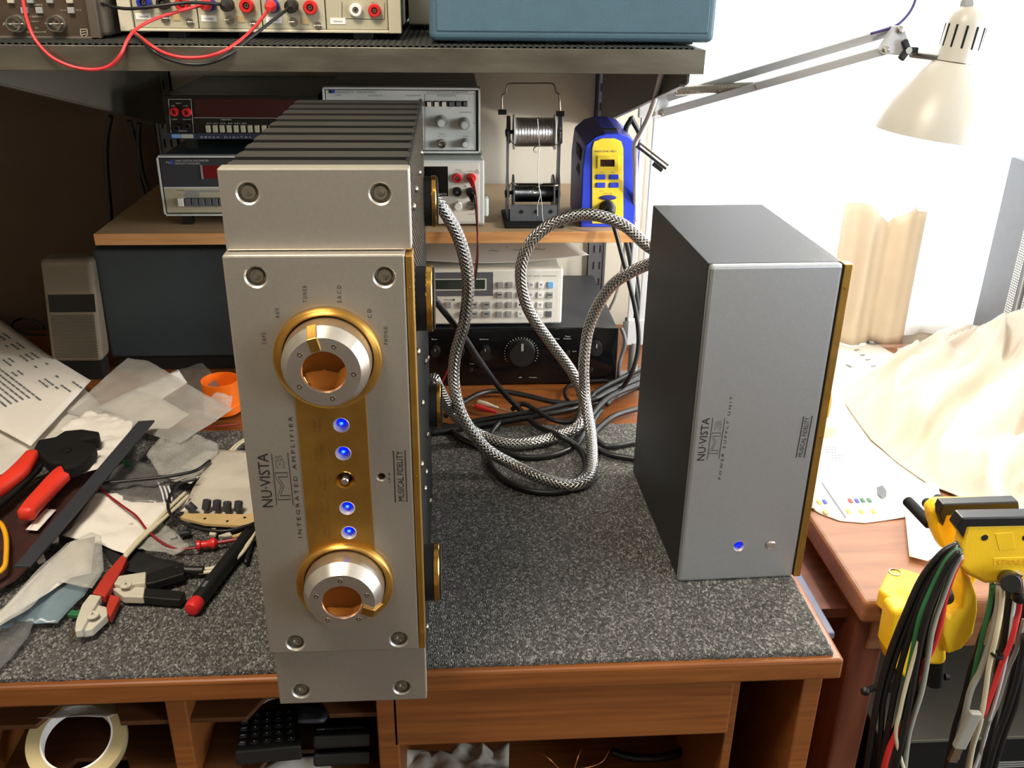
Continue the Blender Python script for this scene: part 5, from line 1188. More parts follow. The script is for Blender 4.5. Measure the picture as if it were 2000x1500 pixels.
cable('flex', [(1700, 66, 'y', HY+.01), (1745, 52, 'y', HY), (1765, 38, 'y', HY), (1782, 15, 'y', HY), (1793, -15, 'y', HY)], .0017, mat('violet_flex', (74, 64, 130), .5), None, parent=t)
MB().cyl(at(1880, 10, y=LY), at(1896, 9, y=LY), .0065, n=12).build('flex_grip', M['grey'], t); MB().cyl(at(1893, 8, y=LY), at(1896, -25, y=LY), .0022, n=8).build('flex', M['greypvc'], t)
# ------------------------------------------------------------------ loose sheets, films and bags
def poly_sheet(name, pts, z, m_, parent=None, amp=.002, freq=35, L=.012, seed=0.0, tilt=None, solid=.0003, drape=None):
    """pts: pixels of the outline; z: height of the sheet (number, or one per point)"""
    zs = z if isinstance(z, (list, tuple)) else [z]*len(pts)
    P = [at(u, v, z=zz) for (u, v), zz in zip(pts, zs)]
    bm = bmesh.new(); vv = [bm.verts.new(p) for p in P]; bm.faces.new(vv)
    bmesh.ops.triangulate(bm, faces=bm.faces[:])
    for _ in range(7):
        e = [q for q in bm.edges if q.calc_length() > L]
        if not e: break
        bmesh.ops.subdivide_edges(bm, edges=e, cuts=1); bmesh.ops.triangulate(bm, faces=[f for f in bm.faces if len(f.verts) > 3])
    bmesh.ops.beautify_fill(bm, faces=bm.faces[:], edges=[q for q in bm.edges if not q.is_boundary])
    for v in bm.verts:
        p = v.co; v.co = p+Vector((0, 0, abs(amp*noise.noise(p*freq+Vector((seed, seed*2, 0))))+amp*.6*abs(noise.noise(p*freq*2.7+Vector((0, seed, 0))))))
    b = MB(); bm.verts.index_update(); b.add([v.co.copy() for v in bm.verts], [[q.index for q in f.verts] for f in bm.faces]); bm.free()
    return b.build(name, m_, parent, smooth=True, auto=60, solid=solid)
def sheet(name, pts, z, m_, label, cat, group=None, **k):
    return tag(poly_sheet(name, pts, z, m_, **k), label, cat, group)

# ------------------------------------------------------------------ clutter on the left of the desk
# printed sheet
zc = [.055, .060, .030, .030, .034]
pts = [(-90, 560), (0, 624), (100, 700), (178, 742), (60, 872), (-150, 770)]
t = thing('printed_sheet', at(40, 760, z=.03), 'white printed form sheet lying at the far left of the desk', 'paper')
ZP = .030
poly_sheet('sheet', [(-90, 560), (0, 624), (95, 694), (178, 744), (60, 872), (-150, 760)], ZP, M['paper'], t, amp=.0012, freq=14, L=.02)
ex = (at(178, 744, z=ZP)-at(0, 624, z=ZP)).normalized(); ey = Vector((0, 0, 1)).cross(ex)
o0 = at(0, 640, z=ZP+.0022); tx = MB()
def tline(s_, q, L, cap=.0022):
    p = o0+ex*s_-ey*q; tx.frame(p+ex*L/2, ex, ey, Vector((0, 0, 1)), L, cap*.55, .0003)
rr = random.Random(3)
for row in range(15):
    q = .006+row*.0085
    if row < 7:
        for a_ in (.03, .09, .15, .21, .27, .31):
            if rr.random() < .6:
                for w_ in range(rr.randint(1, 3)): tline(a_+w_*.012, q, .009, .005)
    else:
        x_ = -.03
        while x_ < .325: L = .006+rr.random()*.014; tline(x_, q, L, .005); x_ += L+.004
tx.build('print', M['grey_ink'], t)['kind'] = 'stuff'
tx = MB()
for k in range(4): tx.frame(o0+ex*(.17)-ey*(.142+k*.016), ex, ey, Vector((0, 0, 1)), .32, .0008, .0004)
for k in range(5): tx.frame(o0+ex*(.03+k*.07)-ey*.166, ex, ey, Vector((0, 0, 1)), .0008, .048, .0004)
tx.build('table_rules', M['grey_ink'], t)['kind'] = 'stuff'
sheet('paper_sheet', [(-60, 760), (60, 800), (165, 760), (205, 800), (150, 850), (60, 900), (-60, 960)], .018, M['paper_grey'], 'crumpled off-white paper sticking out beneath the printed form', 'paper', amp=.004, freq=22, L=.015)
sheet('tissue_paper', [(118, 842), (170, 806), (235, 812), (262, 830), (250, 870), (200, 925), (150, 935), (165, 880), (140, 852)], .026, M['paper'], 'crumpled white tissue paper between the pliers and the black strip', 'paper', amp=.009, freq=20, L=.008, seed=2.0)
# bags
sheet('plastic_bag', [(130, 806), (250, 700), (290, 706), (402, 772), (456, 800), (352, 868), (262, 842)], [.022, .052, .052, .046, .036, .030, .026], M['film'], 'large clear plastic bag with papers inside, behind the black strip', 'plastic bag', 'plastic bags on the desk', amp=.004, freq=18, L=.014, seed=1.3)
t = thing('bagged_paper', at(270, 800, z=.030), 'white paper folded inside the large clear bag', 'paper')
poly_sheet('sheet', [(188, 795), (262, 762), (318, 780), (370, 810), (330, 838), (262, 838), (240, 816)], [.024, .040, .038, .032, .028, .024, .022], M['paper'], t, amp=.0015, L=.016)
poly_sheet('folded_flap', [(262, 762), (348, 722), (366, 748), (312, 782)], [.040, .044, .040, .036], M['card'], t, amp=.0012, L=.016)
sheet('plastic_bag', [(318, 732), (395, 710), (410, 726), (432, 762), (400, 790), (350, 760)], [.03, .045, .045, .03, .02, .02], M['film_dark'], 'smoky plastic bag standing behind the orange cap', 'plastic bag', 'plastic bags on the desk', amp=.004, L=.012, seed=4.0)
sheet('plastic_bag', [(398, 788), (424, 770), (455, 776), (450, 806), (420, 826), (398, 815)], [.03, .045, .042, .03, .02, .02], M['film'], 'small wrinkled clear bag leaning on the orange cap', 'plastic bag', 'plastic bags on the desk', amp=.007, freq=60, L=.008, seed=7.0)
sheet('plastic_bag', [(286, 890), (310, 862), (375, 850), (425, 868), (428, 888), (392, 925), (345, 945), (310, 930)], [.022, .026, .028, .024, .022, .020, .020, .020], M['film'], 'clear crinkled bag with a printed label, left of the amplifier', 'plastic bag', 'plastic bags on the desk', amp=.008, freq=50, L=.009, seed=9.0)
t = thing('parts_label', at(375, 905, z=.018), 'white paper label reading 51 in the crinkled bag', 'label')
poly_sheet('label', [(325, 932), (400, 880), (425, 882), (418, 910), (372, 945)], .018, M['paper_grey'], t, amp=.001, L=.02)
tx = MB(); e_x = (at(425, 882, z=.02)-at(372, 930, z=.02)).normalized(); tx.text('51', .008, at(372, 918, z=.0205), e_x, Vector((0, 0, 1)).cross(e_x)); tx.frame(at(352, 922, z=.0205), e_x, Vector((0, 0, 1)).cross(e_x), Vector((0, 0, 1)), .020, .012, .0004); tx.build('print', M['grey_ink'], t)['kind'] = 'stuff'
sheet('plastic_bag', [(425, 878), (520, 888), (540, 1012), (500, 1015), (360, 1005), (372, 965), (395, 925)], [.022, .022, .014, .012, .012, .016, .02], M['film_milky'], 'flat milky bag holding white paper, beside the amplifier', 'plastic bag', 'plastic bags on the desk', amp=.003, L=.014, seed=11.0)
sheet('packing_paper', [(388, 945), (440, 930), (510, 940), (524, 1000), (480, 1000), (392, 995), (350, 1000)], .012, M['paper'], 'sheet of white packing paper under the row of capacitors', 'paper', amp=.0015, L=.018)
sheet('antistatic_bag', [(-30, 1000), (70, 935), (165, 905), (232, 898), (205, 940), (140, 1030), (85, 1085), (30, 1135), (-30, 1170)], [.012, .014, .016, .018, .016, .012, .012, .010, .010], M['antistatic'], 'dark maroon antistatic bag under the pliers', 'bag', amp=.004, freq=25, L=.014, seed=3.0)
t = thing('parts_sticker', at(80, 1015, z=.020), 'small pink-white sticker on the antistatic bag', 'label')
poly_sheet('sticker', [(50, 1035), (90, 994), (110, 996), (73, 1037)], .0195, M['paper'], t, amp=.0004, L=.02)
tx = MB()
for k in range(3): tx.frame(at(62+k*14, 1028-k*14, z=.0205), (at(90, 994, z=.02)-at(50, 1035, z=.02)).normalized(), Vector((0, 1, 0)), Vector((0, 0, 1)), .006, .0008, .0004)
tx.build('print', M['grey_ink'], t)['kind'] = 'stuff'
sheet('smoky_film', [(205, 925), (255, 905), (310, 915), (335, 950), (325, 985), (260, 985), (205, 975), (190, 950)], .010, M['film_dark'], 'crumpled smoky black film under the thin black cable', 'plastic film', amp=.012, freq=28, L=.010, seed=5.0)
sheet('tissue_paper', [(178, 967), (240, 967), (300, 975), (338, 990), (300, 1032), (247, 1087), (200, 1068), (120, 1048), (158, 990)], .010, M['paper'], 'large sheet of white tissue paper in front of the smoky film', 'paper', amp=.006, freq=20, L=.012, seed=6.0)
sheet('plastic_bag', [(-20, 1212), (12, 1185), (80, 1110), (130, 1062), (178, 1040), (198, 1048), (203, 1115), (180, 1150), (110, 1140), (60, 1190), (-20, 1235)], [.03, .03, .03, .03, .028, .026, .020, .018, .022, .026, .028], M['film'], 'large milky bag at the lower left with a taped seam', 'plastic bag', 'plastic bags on the desk', amp=.003, freq=18, L=.014, seed=8.0)
t = thing('bagged_sheet', at(100, 1100, z=.022), 'cream sheet rolled inside the large milky bag', 'paper')
poly_sheet('sheet', [(-20, 1218), (20, 1175), (95, 1100), (140, 1058), (186, 1048), (178, 1120), (140, 1128), (95, 1158), (50, 1185), (-20, 1228)], [.026, .026, .027, .027, .024, .018, .019, .022, .024, .026], M['paper'], t, amp=.001, L=.018)
sheet('plastic_bag', [(-10, 1230), (50, 1190), (100, 1150), (200, 1108), (165, 1165), (112, 1218), (60, 1220)], [.012, .014, .016, .014, .008, .006, .008], M['film_blue'], 'bluish plastic bag marked with pen under the milky bag', 'plastic bag', 'plastic bags on the desk', amp=.003, freq=24, L=.012, seed=10.0)
sheet('plastic_film', [(-20, 1215), (68, 1216), (55, 1245), (20, 1290), (-20, 1325)], [.012, .010, .006, .005, .005], M['film_dark'], 'smoky plastic film hanging to the desk edge at the lower left', 'plastic film', amp=.003, L=.012, seed=12.0)
sheet('plastic_film', [(195, 1022), (240, 1010), (330, 1030), (372, 1070), (340, 1090), (270, 1075)], .008, M['film'], 'small clear film scrap between the test clips', 'plastic film', amp=.006, freq=50, L=.009, seed=13.0)
sheet('dark_pouch', [(190, 1060), (225, 1065), (320, 1095), (362, 1102), (300, 1130), (225, 1110)], .006, M['black_matt'], 'flat black pouch under the test clips', 'pouch', amp=.004, L=.012, seed=14.0)
# black strip
t = thing('black_strip', at(190, 950, z=.022), 'long flat black plastic strip slanting across the desk clutter', 'strip')
a1, a2, b1, b2 = at(270, 822, z=.050), at(302, 820, z=.050), at(60, 1105, z=.030), at(28, 1105, z=.030)
MB().prism([a1, a2, b1, b2], (0, 0, -.0030)).build('strip', M['charcoal'], t, bevel=.0006)
# pliers with red handles
t = thing('wire_stripper', at(110, 930, z=.02), 'wire stripper pliers with thick red handles and black jaws', 'pliers')
def flat_bar(name, pts, ws, z0, z1, h, m2):
    """swept flattened bar; pts pixels, ws widths in metres"""
    n = len(pts); P = [at(u, v, z=z0+(z1-z0)*i/(n-1)) for i, (u, v) in enumerate(pts)]; S = smooth_path(P, 6); b = MB(); N = 14; vs_ = []; fs = []
    for i, p in enumerate(S):
        d = (S[min(i+1, len(S)-1)]-S[max(i-1, 0)]).normalized(); s_ = d.cross(Vector((0, 0, 1))).normalized()
        f_ = i/(len(S)-1)*(n-1); k = min(int(f_), n-2); w_ = ws[k]+(ws[k+1]-ws[k])*(f_-k); hh_ = h
        if i in (0, len(S)-1): w_ *= .55; hh_ *= .55
        for q in range(N):
            a_ = 2*PI*q/N; c_, s2 = math.cos(a_), math.sin(a_)
            c_ = math.copysign(abs(c_)**.6, c_); s2 = math.copysign(abs(s2)**.6, s2)
            vs_.append(p+s_*c_*w_/2+Vector((0, 0, 1))*s2*hh_/2)
    for i in range(len(S)-1):
        for q in range(N): fs.append((i*N+q, i*N+(q+1) % N, (i+1)*N+(q+1) % N, (i+1)*N+q))
    fs += [list(range(N))[::-1], [(len(S)-1)*N+q for q in range(N)]]
    return b.add(vs_, fs).build(name, m2, t, smooth=True, auto=50)
flat_bar('handle', [(68, 884), (40, 918), (5, 948), (-40, 985)], [.016, .022, .020, .018], .046, .040, .016, M['handle_red'])
flat_bar('handle', [(150, 905), (118, 930), (85, 965), (62, 990), (50, 1008)], [.018, .024, .022, .020, .020], .040, .034, .016, M['handle_red'])
flat_bar('handle_back', [(82, 908), (45, 945), (0, 985), (-30, 1010)], [.008, .008, .008, .008], .034, .030, .008, M['black_metal'])
MB().prism([at(u, v, z=.052) for u, v in ((66, 874), (74, 858), (108, 852), (126, 840), (160, 837), (194, 842), (192, 852), (160, 857), (158, 861), (188, 866), (178, 885), (150, 908), (124, 914), (118, 902), (104, 904), (92, 900))], (0, 0, -.018)).build('head', M['black_metal'], t, bevel=.003)
MB().cyl(at(128, 880, z=.053), at(128, 880, z=.053)+Vector((0, 0, .003)), .006, n=16).build('pivot', M['steel_dark'], t)
# orange cap
c = at(437, 800, z=0); c.z = DZ+.006
t = thing('orange_cap', c, 'round open orange plastic cap beside the amplifier', 'cap')
MB().lathe(c, (0, 0, 1), [(.0265, .0), (.0275, .012), (.0275, .0125), (.0262, .0135), (.0275, .050), (.0262, .050), (.0250, .014), (1e-6, .012)], 44).build('shell', M['orange'], t, smooth=True, auto=40)
t.location.z = DZ+.006
# perfboard with five capacitors
t = thing('stripboard', at(430, 1010, z=.010), 'tan strip of circuit board with screw holes beside the amplifier', 'circuit board')
MB().prism([at(u, v, z=.018) for u, v in ((352, 1010), (360, 1002), (480, 1004), (500, 1000), (506, 1018), (470, 1026), (400, 1022))], (0, 0, -.004)).build('board', M['tan_board'], t, bevel=.0005)
for u, v in ((400, 1013), (444, 1018), (478, 1011)): MB().cyl(at(u, v, z=.018), at(u, v, z=.018)+Vector((0, 0, .0004)), .0018, n=10).build('hole', M['black_matt'], t)
MB().prism([at(u, v, z=.008) for u, v in ((452, 1046), (500, 1030), (508, 1048), (462, 1060))], (0, 0, -.004)).build('board_end', M['tan_board'], t)
for u, v, tip in ((381, 998, -.9), (402, 995, .2), (424, 996, .05), (444, 999, .05), (465, 998, .12)):
    p = at(u, v, z=.019); d = Vector((tip, .25, .9)).normalized()
    cp = thing('capacitor', p, 'fallen dark grey capacitor at the left end of the board row' if tip < 0 else {402: 'upright capacitor touching the fallen one', 424: 'middle capacitor of the row of five', 444: 'fourth capacitor from the left on the tan board', 465: 'capacitor nearest the amplifier on the tan board'}[u], 'capacitor', 'capacitors on the stripboard')
    MB().lathe(p, d, [(.0046, 0), (.0050, .001), (.0050, .0105), (.0046, .0118), (1e-6, .0118)], 18).build('can', M['charcoal'], cp, smooth=True, auto=40)
    for s_ in (-1, 1): MB().tube([p+Vector((s_*.0014, 0, 0)), p+Vector((s_*.002, -.003, -.004))], .0003, 5).build('wire_lead', M['steel'], cp)
# test clips: red one
def clip(lab, poly_a, poly_b, nose_a, nose_b, z, red, pivot, tip=None):
    t = thing('kelvin_clip', at(*pivot, z=z-.010), lab, 'test clip', 'kelvin test clips')
    col = M['clip_red'] if red else M['black']
    for nm, po, mt, dz, h in (('handle', poly_a, col, 0, .009), ('handle', poly_b, col, -.004, .009), ('jaw', nose_a, M['clip_grey'], .0015, .009), ('jaw', nose_b, M['clip_grey'], -.003, .009)):
        MB().prism([at(u, v, z=z+dz) for u, v in po], (0, 0, -h)).build(nm, mt, t, bevel=.0012)
    p = at(*pivot, z=z+.0015); MB().lathe(p, (0, 0, 1), [(.0062, 0), (.0060, .0012), (.0052, .0014), (.0050, .0010), (.0020, .0010), (.0016, .0020), (1e-6, .0020)], 22).build('pivot', M['clip_grey'], t, smooth=True, auto=30)
    MB().frame(p+Vector((0, 0, .0021)), Vector((1, 0, 0)), Vector((0, 1, 0)), Vector((0, 0, 1)), .0010, .0030, .0003).build('pivot_slot', M['black'], t)
    if tip: MB().cyl(at(*tip[0], z=z-.006), at(*tip[1], z=.003), .0016, .0004, n=8).build('needle', M['gold'], t)
    return t
clip('red handled kelvin clip with a grey nose and gold needle, lying near the desk edge', [(238, 1083), (248, 1090), (238, 1112), (205, 1165), (192, 1160), (180, 1158), (205, 1120)], [(215, 1160), (235, 1165), (215, 1205), (205, 1190)], [(176, 1160), (198, 1163), (178, 1195), (160, 1230), (146, 1232), (148, 1212), (160, 1180)], [(190, 1180), (208, 1185), (210, 1200), (180, 1228), (160, 1232), (170, 1205)], .018, True, (181, 1202), ((148, 1232), (138, 1250)))
clip('black handled kelvin clip with a grey nose, pointing left in front of the pouch', [(284, 1122), (330, 1105), (358, 1100), (360, 1120), (300, 1138), (284, 1140)], [(280, 1148), (320, 1150), (362, 1155), (352, 1172), (320, 1170), (278, 1166)], [(222, 1140), (232, 1124), (285, 1116), (284, 1138), (262, 1140), (255, 1146)], [(218, 1148), (255, 1146), (283, 1146), (280, 1166), (240, 1165)], .016, False, (246, 1143))
G = 'cream twin leads of the test clips'
for d_, lab in ((0, 'upper'), (6, 'lower')):
    cable('twin_lead', [(243+d_*.3, 1086+d_*.5, 'z', .014), (272+d_*.4, 1052+d_*.5, 'z', .016), (300+d_*.6, 1025+d_*.5, 'z', .018), (335+d_, 988+d_, 'z', .020), (362+d_, 962+d_, 'z', .022)], .0022, M['cream_wire'], lab+' cream lead running from the red test clip to the parts label', 'wire', G)
    cable('twin_lead', [(362, 1110+d_, 'z', .010), (398, 1112+d_, 'z', .008), (430, 1105+d_, 'z', .008), (462, 1085+d_, 'z', .010), (482, 1062+d_, 'z', .012), (500, 1030+d_, 'z', .012)], .0022, M['cream_wire'], lab+' cream lead running from the black test clip towards the amplifier', 'wire', G)
    cable('twin_lead', [(446+d_, 884, 'z', .010), (462+d_, 868, 'z', .012), (490+d_, 850, 'z', .012)], .0018, M['cream_wire'], lab+' cream lead passing behind the amplifier near the orange cap', 'wire', G)
MB_ = cable('heat_shrink', [(342, 1112, 'z', .012), (375, 1114, 'z', .010), (398, 1114, 'z', .009)], .0050, M['black'], 'black sleeve joining the black test clip to its leads', 'sleeve')
# black test probe with red cap
t = thing('test_probe', at(420, 1120, z=.004), 'black test probe pen with a red rounded cap on the carpet', 'test probe')
a, c = at(376, 1188, z=.009), at(505, 1020, z=.010); d = (c-a).normalized(); L = (c-a).length
MB().lathe(a, d, [(.0075, .010), (.0085, .016), (.0085, L*.8), (.0070, L*.95), (.0050, L)], 20).build('body', M['black'], t, smooth=True, auto=40)
MB().lathe(a, d, [(.0030, -.0040), (.0068, -.0030), (.0082, .000), (.0085, .006), (.0076, .012), (.0060, .014)], 20).build('cap', M['red'], t, smooth=True, auto=50)
MB().frame(a+d*.03+Vector((0, 0, .0080)), d, d.cross(Vector((0, 0, 1))), Vector((0, 0, 1)), .010, .004, .002).build('switch', M['grey_d'], t, bevel=.0005)
# red hook clip and wires
t = thing('hook_clip', at(405, 1062, z=.004), 'small red hook clip with a dark red stem on the carpet', 'test clip')
a, c = at(383, 1066, z=.010), at(424, 1060, z=.010); d = (c-a).normalized()
MB().lathe(a, d, [(.0030, 0), (.0062, .001), (.0062, .004), (.0042, .006), (.0042, .014), (.0064, .017), (.0064, .020), (.0045, .022), (.0020, .024)], 18).build('body', M['red'], t, smooth=True, auto=40)
MB().cyl(c, at(486, 1050, z=.010), .0022, n=10).build('stem', M['dkred_wire'], t)
cable('red_wire', [(195, 948, 'z', .020), (205, 962, 'z', .020), (235, 985, 'z', .020), (266, 1008, 'z', .020), (285, 1032, 'z', .018), (310, 1055, 'z', .014), (345, 1072, 'z', .010), (385, 1070, 'z', .010)], .0014, M['dkred_wire'], 'thin dark red wire crossing the white tissue to the hook clip', 'wire')
cable('red_wire', [(400, 836, 'z', .022), (430, 832, 'z', .022), (470, 828, 'z', .022)], .0010, M['dkred_wire'], 'thin red wire beside the orange cap', 'wire')
cable('black_wire', [(200, 944, 'z', .028), (260, 938, 'z', .028), (310, 933, 'z', .028), (350, 927, 'z', .028), (385, 918, 'z', .028), (410, 900, 'z', .028)], .0022, kb, 'black wire lying straight over the smoky film', 'wire')
cable('black_wire', [(385, 935, 'z', .030), (352, 945, 'z', .028), (336, 962, 'z', .026), (328, 985, 'z', .024), (334, 1005, 'z', .022), (358, 1022, 'z', .022), (400, 1034, 'z', .022), (440, 1037, 'z', .022), (480, 1028, 'z', .022), (510, 1016, 'z', .022)], .0019, kb, 'black wire curling in a loop in front of the stripboard', 'wire')
cable('black_wire', [(480, 1100, 'z', .006), (490, 1060, 'z', .008), (500, 1020, 'z', .010), (512, 1000, 'z', .010)], .0026, kb, 'black wire standing beside the amplifier corner', 'wire')
cable('yellow_wire', [(-10, 1015, 'z', .024), (4, 1026, 'z', .026), (12, 1050, 'z', .026), (12, 1085, 'z', .026), (8, 1108, 'z', .026), (-12, 1125, 'z', .024)], .0028, M['yellow_wire'], 'orange-yellow wire curving in at the left edge', 'wire')
for k, (u, v) in enumerate(((320, 965), (328, 962), (336, 960))): cable('white_wire', [(u-12, 940, 'z', .014), (u-4, 960, 'z', .014), (u+2, 985, 'z', .014)], .0012, M['white_wire'], ['left', 'middle', 'right'][k]+' of three thin white wires beside the smoky film', 'wire', 'three white wires')
# small odds and ends
rr = random.Random(11)
for k, (u, v, mt, nm, lab) in enumerate(((412, 1030, 'charcoal', 'component', 'dark component below the stripboard'), (432, 1036, 'black', 'component', 'black component below the middle capacitor'), (418, 1040, 'cream_wire', 'component', 'pale yellow component near the red hook clip'), (440, 1048, 'clip_grey', 'component', 'pale square component near the stripboard end'), (340, 1050, 'grey_d', 'component', 'dark component in the clear film scrap'), (362, 1040, 'charcoal', 'component', 'charcoal component beside the thin red wire'), (100, 1056, 'card', 'paper_scrap', 'small white scrap on the antistatic bag'), (80, 1092, 'card', 'paper_scrap', 'white scrap at the end of the black strip'), (150, 1200, 'green', 'component', 'green component behind the red kelvin clip'), (248, 905, 'green', 'component', 'dark green block beside the black strip'))):
    p = at(u, v, z=.008 if v > 920 and mt != 'card' else .016); b = MB(); a_ = rr.random()*3
    b.frame(p, Vector((math.cos(a_), math.sin(a_), 0)), Vector((-math.sin(a_), math.cos(a_), 0)), Vector((0, 0, 1)), .012+.004*rr.random(), .008, .005)
    o = b.build(nm, M[mt], bevel=.0012, seg=3); tag(o, lab, 'component' if nm == 'component' else 'paper', 'loose components' if nm == 'component' else None)

# ------------------------------------------------------------------ under the desk top: pigeonholes
t = thing('masking_tape_roll', at(150, 1480, y=.03), 'roll of cream masking tape leaning in the left pigeonhole', 'tape roll')
cc = at(152, 1446, y=.034); n = Vector((.16, -.42, .88)).normalized()
MB().lathe(cc, n, [(.034, -.0085), (.0470, -.0085), (.0475, -.007), (.0475, .007), (.0470, .0085), (.034, .0085)], 60, closed=True).build('tape', M['tape'], t, smooth=True, auto=30)
MB().lathe(cc, n, [(.0322, -.0087), (.0340, -.0087), (.0340, .0087), (.0322, .0087)], 60, closed=True).build('core', M['card'], t, smooth=True, auto=30)
o = MB().lathe(at(215, 1500, y=.10), (0, -.3, 1), [(.022, -.02), (.022, .0), (.019, .008), (.012, .013), (1e-6, .015)], 30).build('black_dome', M['black_matt'], smooth=True, auto=60); tag(o, 'round black foam dome behind the masking tape', 'dome')
def ypoly(name, pts, ys, m2, lab, cat, group=None, amp=.003, seed=0, freq=30, solid=.0004, parent=None):
    P = [at(u, v, y=yy) for (u, v), yy in zip(pts, ys)]; bm = bmesh.new(); bm.faces.new([bm.verts.new(p) for p in P]); bmesh.ops.triangulate(bm, faces=bm.faces[:])
    for _ in range(6):
        e = [q for q in bm.edges if q.calc_length() > .012]
        if not e: break
        bmesh.ops.subdivide_edges(bm, edges=e, cuts=1); bmesh.ops.triangulate(bm, faces=[f for f in bm.faces if len(f.verts) > 3])
    for v in bm.verts: v.co += Vector((0, .3, 1))*amp*noise.noise(v.co*freq+Vector((seed, 0, 0)))
    b = MB(); bm.verts.index_update(); b.add([v.co.copy() for v in bm.verts], [[q.index for q in f.verts] for f in bm.faces]); bm.free()
    o = b.build(name, m2, parent, smooth=True, auto=60, solid=solid)
    return tag(o, lab, cat, group) if lab else o
ypoly('mailing_envelope', [(60, 1392), (140, 1372), (320, 1356), (214, 1398), (110, 1402), (40, 1402)], [.05, .09, .10, .022, .02, .03], M['film_milky'], 'grey-white plastic envelope in the upper left pigeonhole', 'envelope', amp=.002)
ypoly('blue_booklet', [(30, 1388), (108, 1378), (100, 1398), (20, 1402)], [.06, .06, .03, .03], M['blue_dark'], 'dark blue booklet under the plastic envelope', 'booklet', amp=.001)
ypoly('plastic_bag', [(372, 1360), (440, 1352), (540, 1350), (545, 1365), (470, 1378), (380, 1382)], [.10, .10, .10, .05, .04, .04], M['film_milky'], 'crumpled clear bag in the upper middle pigeonhole', 'plastic bag', 'plastic bags in the desk', amp=.008, freq=60, seed=3)
ypoly('plastic_bag', [(640, 1374), (700, 1368), (725, 1366), (722, 1385), (660, 1390)], [.09, .09, .09, .05, .05], M['film_milky'], 'clear bag in the pigeonhole right under the amplifier', 'plastic bag', 'plastic bags in the desk', amp=.006, freq=60, seed=5)
# keypad handset
t = thing('keypad_handset', at(520, 1470, y=.03), 'black keypad handset slanting out of the middle pigeonhole', 'handset')
A, B_, C_, D_ = at(470, 1388, y=.100), at(580, 1380, y=.100), at(588, 1456, y=.016), at(458, 1468, y=.016)
nn = (B_-A).cross(D_-A).normalized(); nn = nn if nn.z > 0 else -nn
MB().prism([A, B_, C_, D_], -nn*.016).build('body', M['black'], t, bevel=.002)
for r in range(5):
    for q in range(5):
        s_, v_ = .10+.19*q, .16+.17*r; p = (A*(1-s_)+B_*s_)*(1-v_)+(D_*(1-s_)+C_*s_)*v_
        ex_ = (B_-A).normalized(); ey_ = nn.cross(ex_)
        k = MB().frame(p+nn*.0008, ex_, ey_, nn, .0070, .0060, .0022).build('key', M['black_matt'] if q else M['charcoal'], t, bevel=.0006, seg=1)
        MB().frame(p+nn*.0021, ex_, ey_, nn, .0012 if q else .0040, .0010, .0003).build('key_mark', M['white_ink'], t)
for k, (vv, lab) in enumerate(((1405, 'upper black remote control in the right pigeonhole'), (1440, 'lower black remote control with grey buttons in the right pigeonhole'))):
    A, B_, C_, D_ = at(618, vv, y=.075), at(724, vv-4, y=.075), at(724, vv+26, y=.020), at(612, vv+32, y=.020)
    t = thing('remote_control', D_, lab, 'remote control', 'remote controls in the desk')
    nn = (B_-A).cross(D_-A).normalized(); nn = nn if nn.z > 0 else -nn
    MB().prism([A, B_, C_, D_], -nn*.014).build('body', M['black'], t, bevel=.003, seg=3)
    for q in range(5):
        s_ = .12+.17*q; p = (A*(1-s_)+B_*s_)*.35+(D_*(1-s_)+C_*s_)*.65
        MB().frame(p+nn*.0006, (B_-A).normalized(), nn.cross((B_-A).normalized()), nn, .009, .006, .0016).build('button', M['charcoal'] if q else M['grey_d'], t, bevel=.0005, seg=1)
ypoly('white_paper', [(470, 1500), (560, 1478), (640, 1476), (700, 1488), (730, 1520), (460, 1530)], [.06, .05, .05, .05, .03, .03], M['paper_grey'], 'white paper at the bottom of the middle pigeonhole', 'paper', amp=.004, seed=2)
o = ypoly('grey_flap', [(586, 1376), (622, 1378), (640, 1400), (632, 1408), (582, 1410)], [.05, .05, .03, .02, .02], M['charcoal'], 'dark grey rubber flap behind the handset', 'flap', amp=.001, solid=.004)
# open bay under the drawer
ypoly('bubble_bag', [(768, 1470), (830, 1462), (995, 1455), (992, 1520), (760, 1540)], [.10, .12, .12, .06, .06], M['film_milky'], 'crumpled clear bubble bag in the bay below the drawer', 'plastic bag', 'plastic bags in the desk', amp=.010, freq=70, seed=8)
for k, (pts, lab) in enumerate((([(1040, 1462, 'y', .12), (1070, 1480, 'y', .10), (1100, 1510, 'y', .10)], 'copper coloured wire end left below the drawer'), ([(1135, 1462, 'y', .12), (1128, 1480, 'y', .11), (1118, 1515, 'y', .10)], 'upright copper coloured wire below the drawer'), ([(1190, 1465, 'y', .12), (1175, 1488, 'y', .11), (1140, 1500, 'y', .10), (1090, 1502, 'y', .10)], 'curved copper coloured wire below the drawer'))):
    cable('copper_wire', pts, .0010, M['copper'], lab, 'wire', 'copper wires under the drawer')
cable('black_cable', [(1195, 1468, 'y', .15), (1240, 1480, 'y', .14), (1300, 1478, 'y', .14), (1350, 1460, 'y', .15)], .005, kb, 'black cable hanging in the bay below the drawer', 'cable')
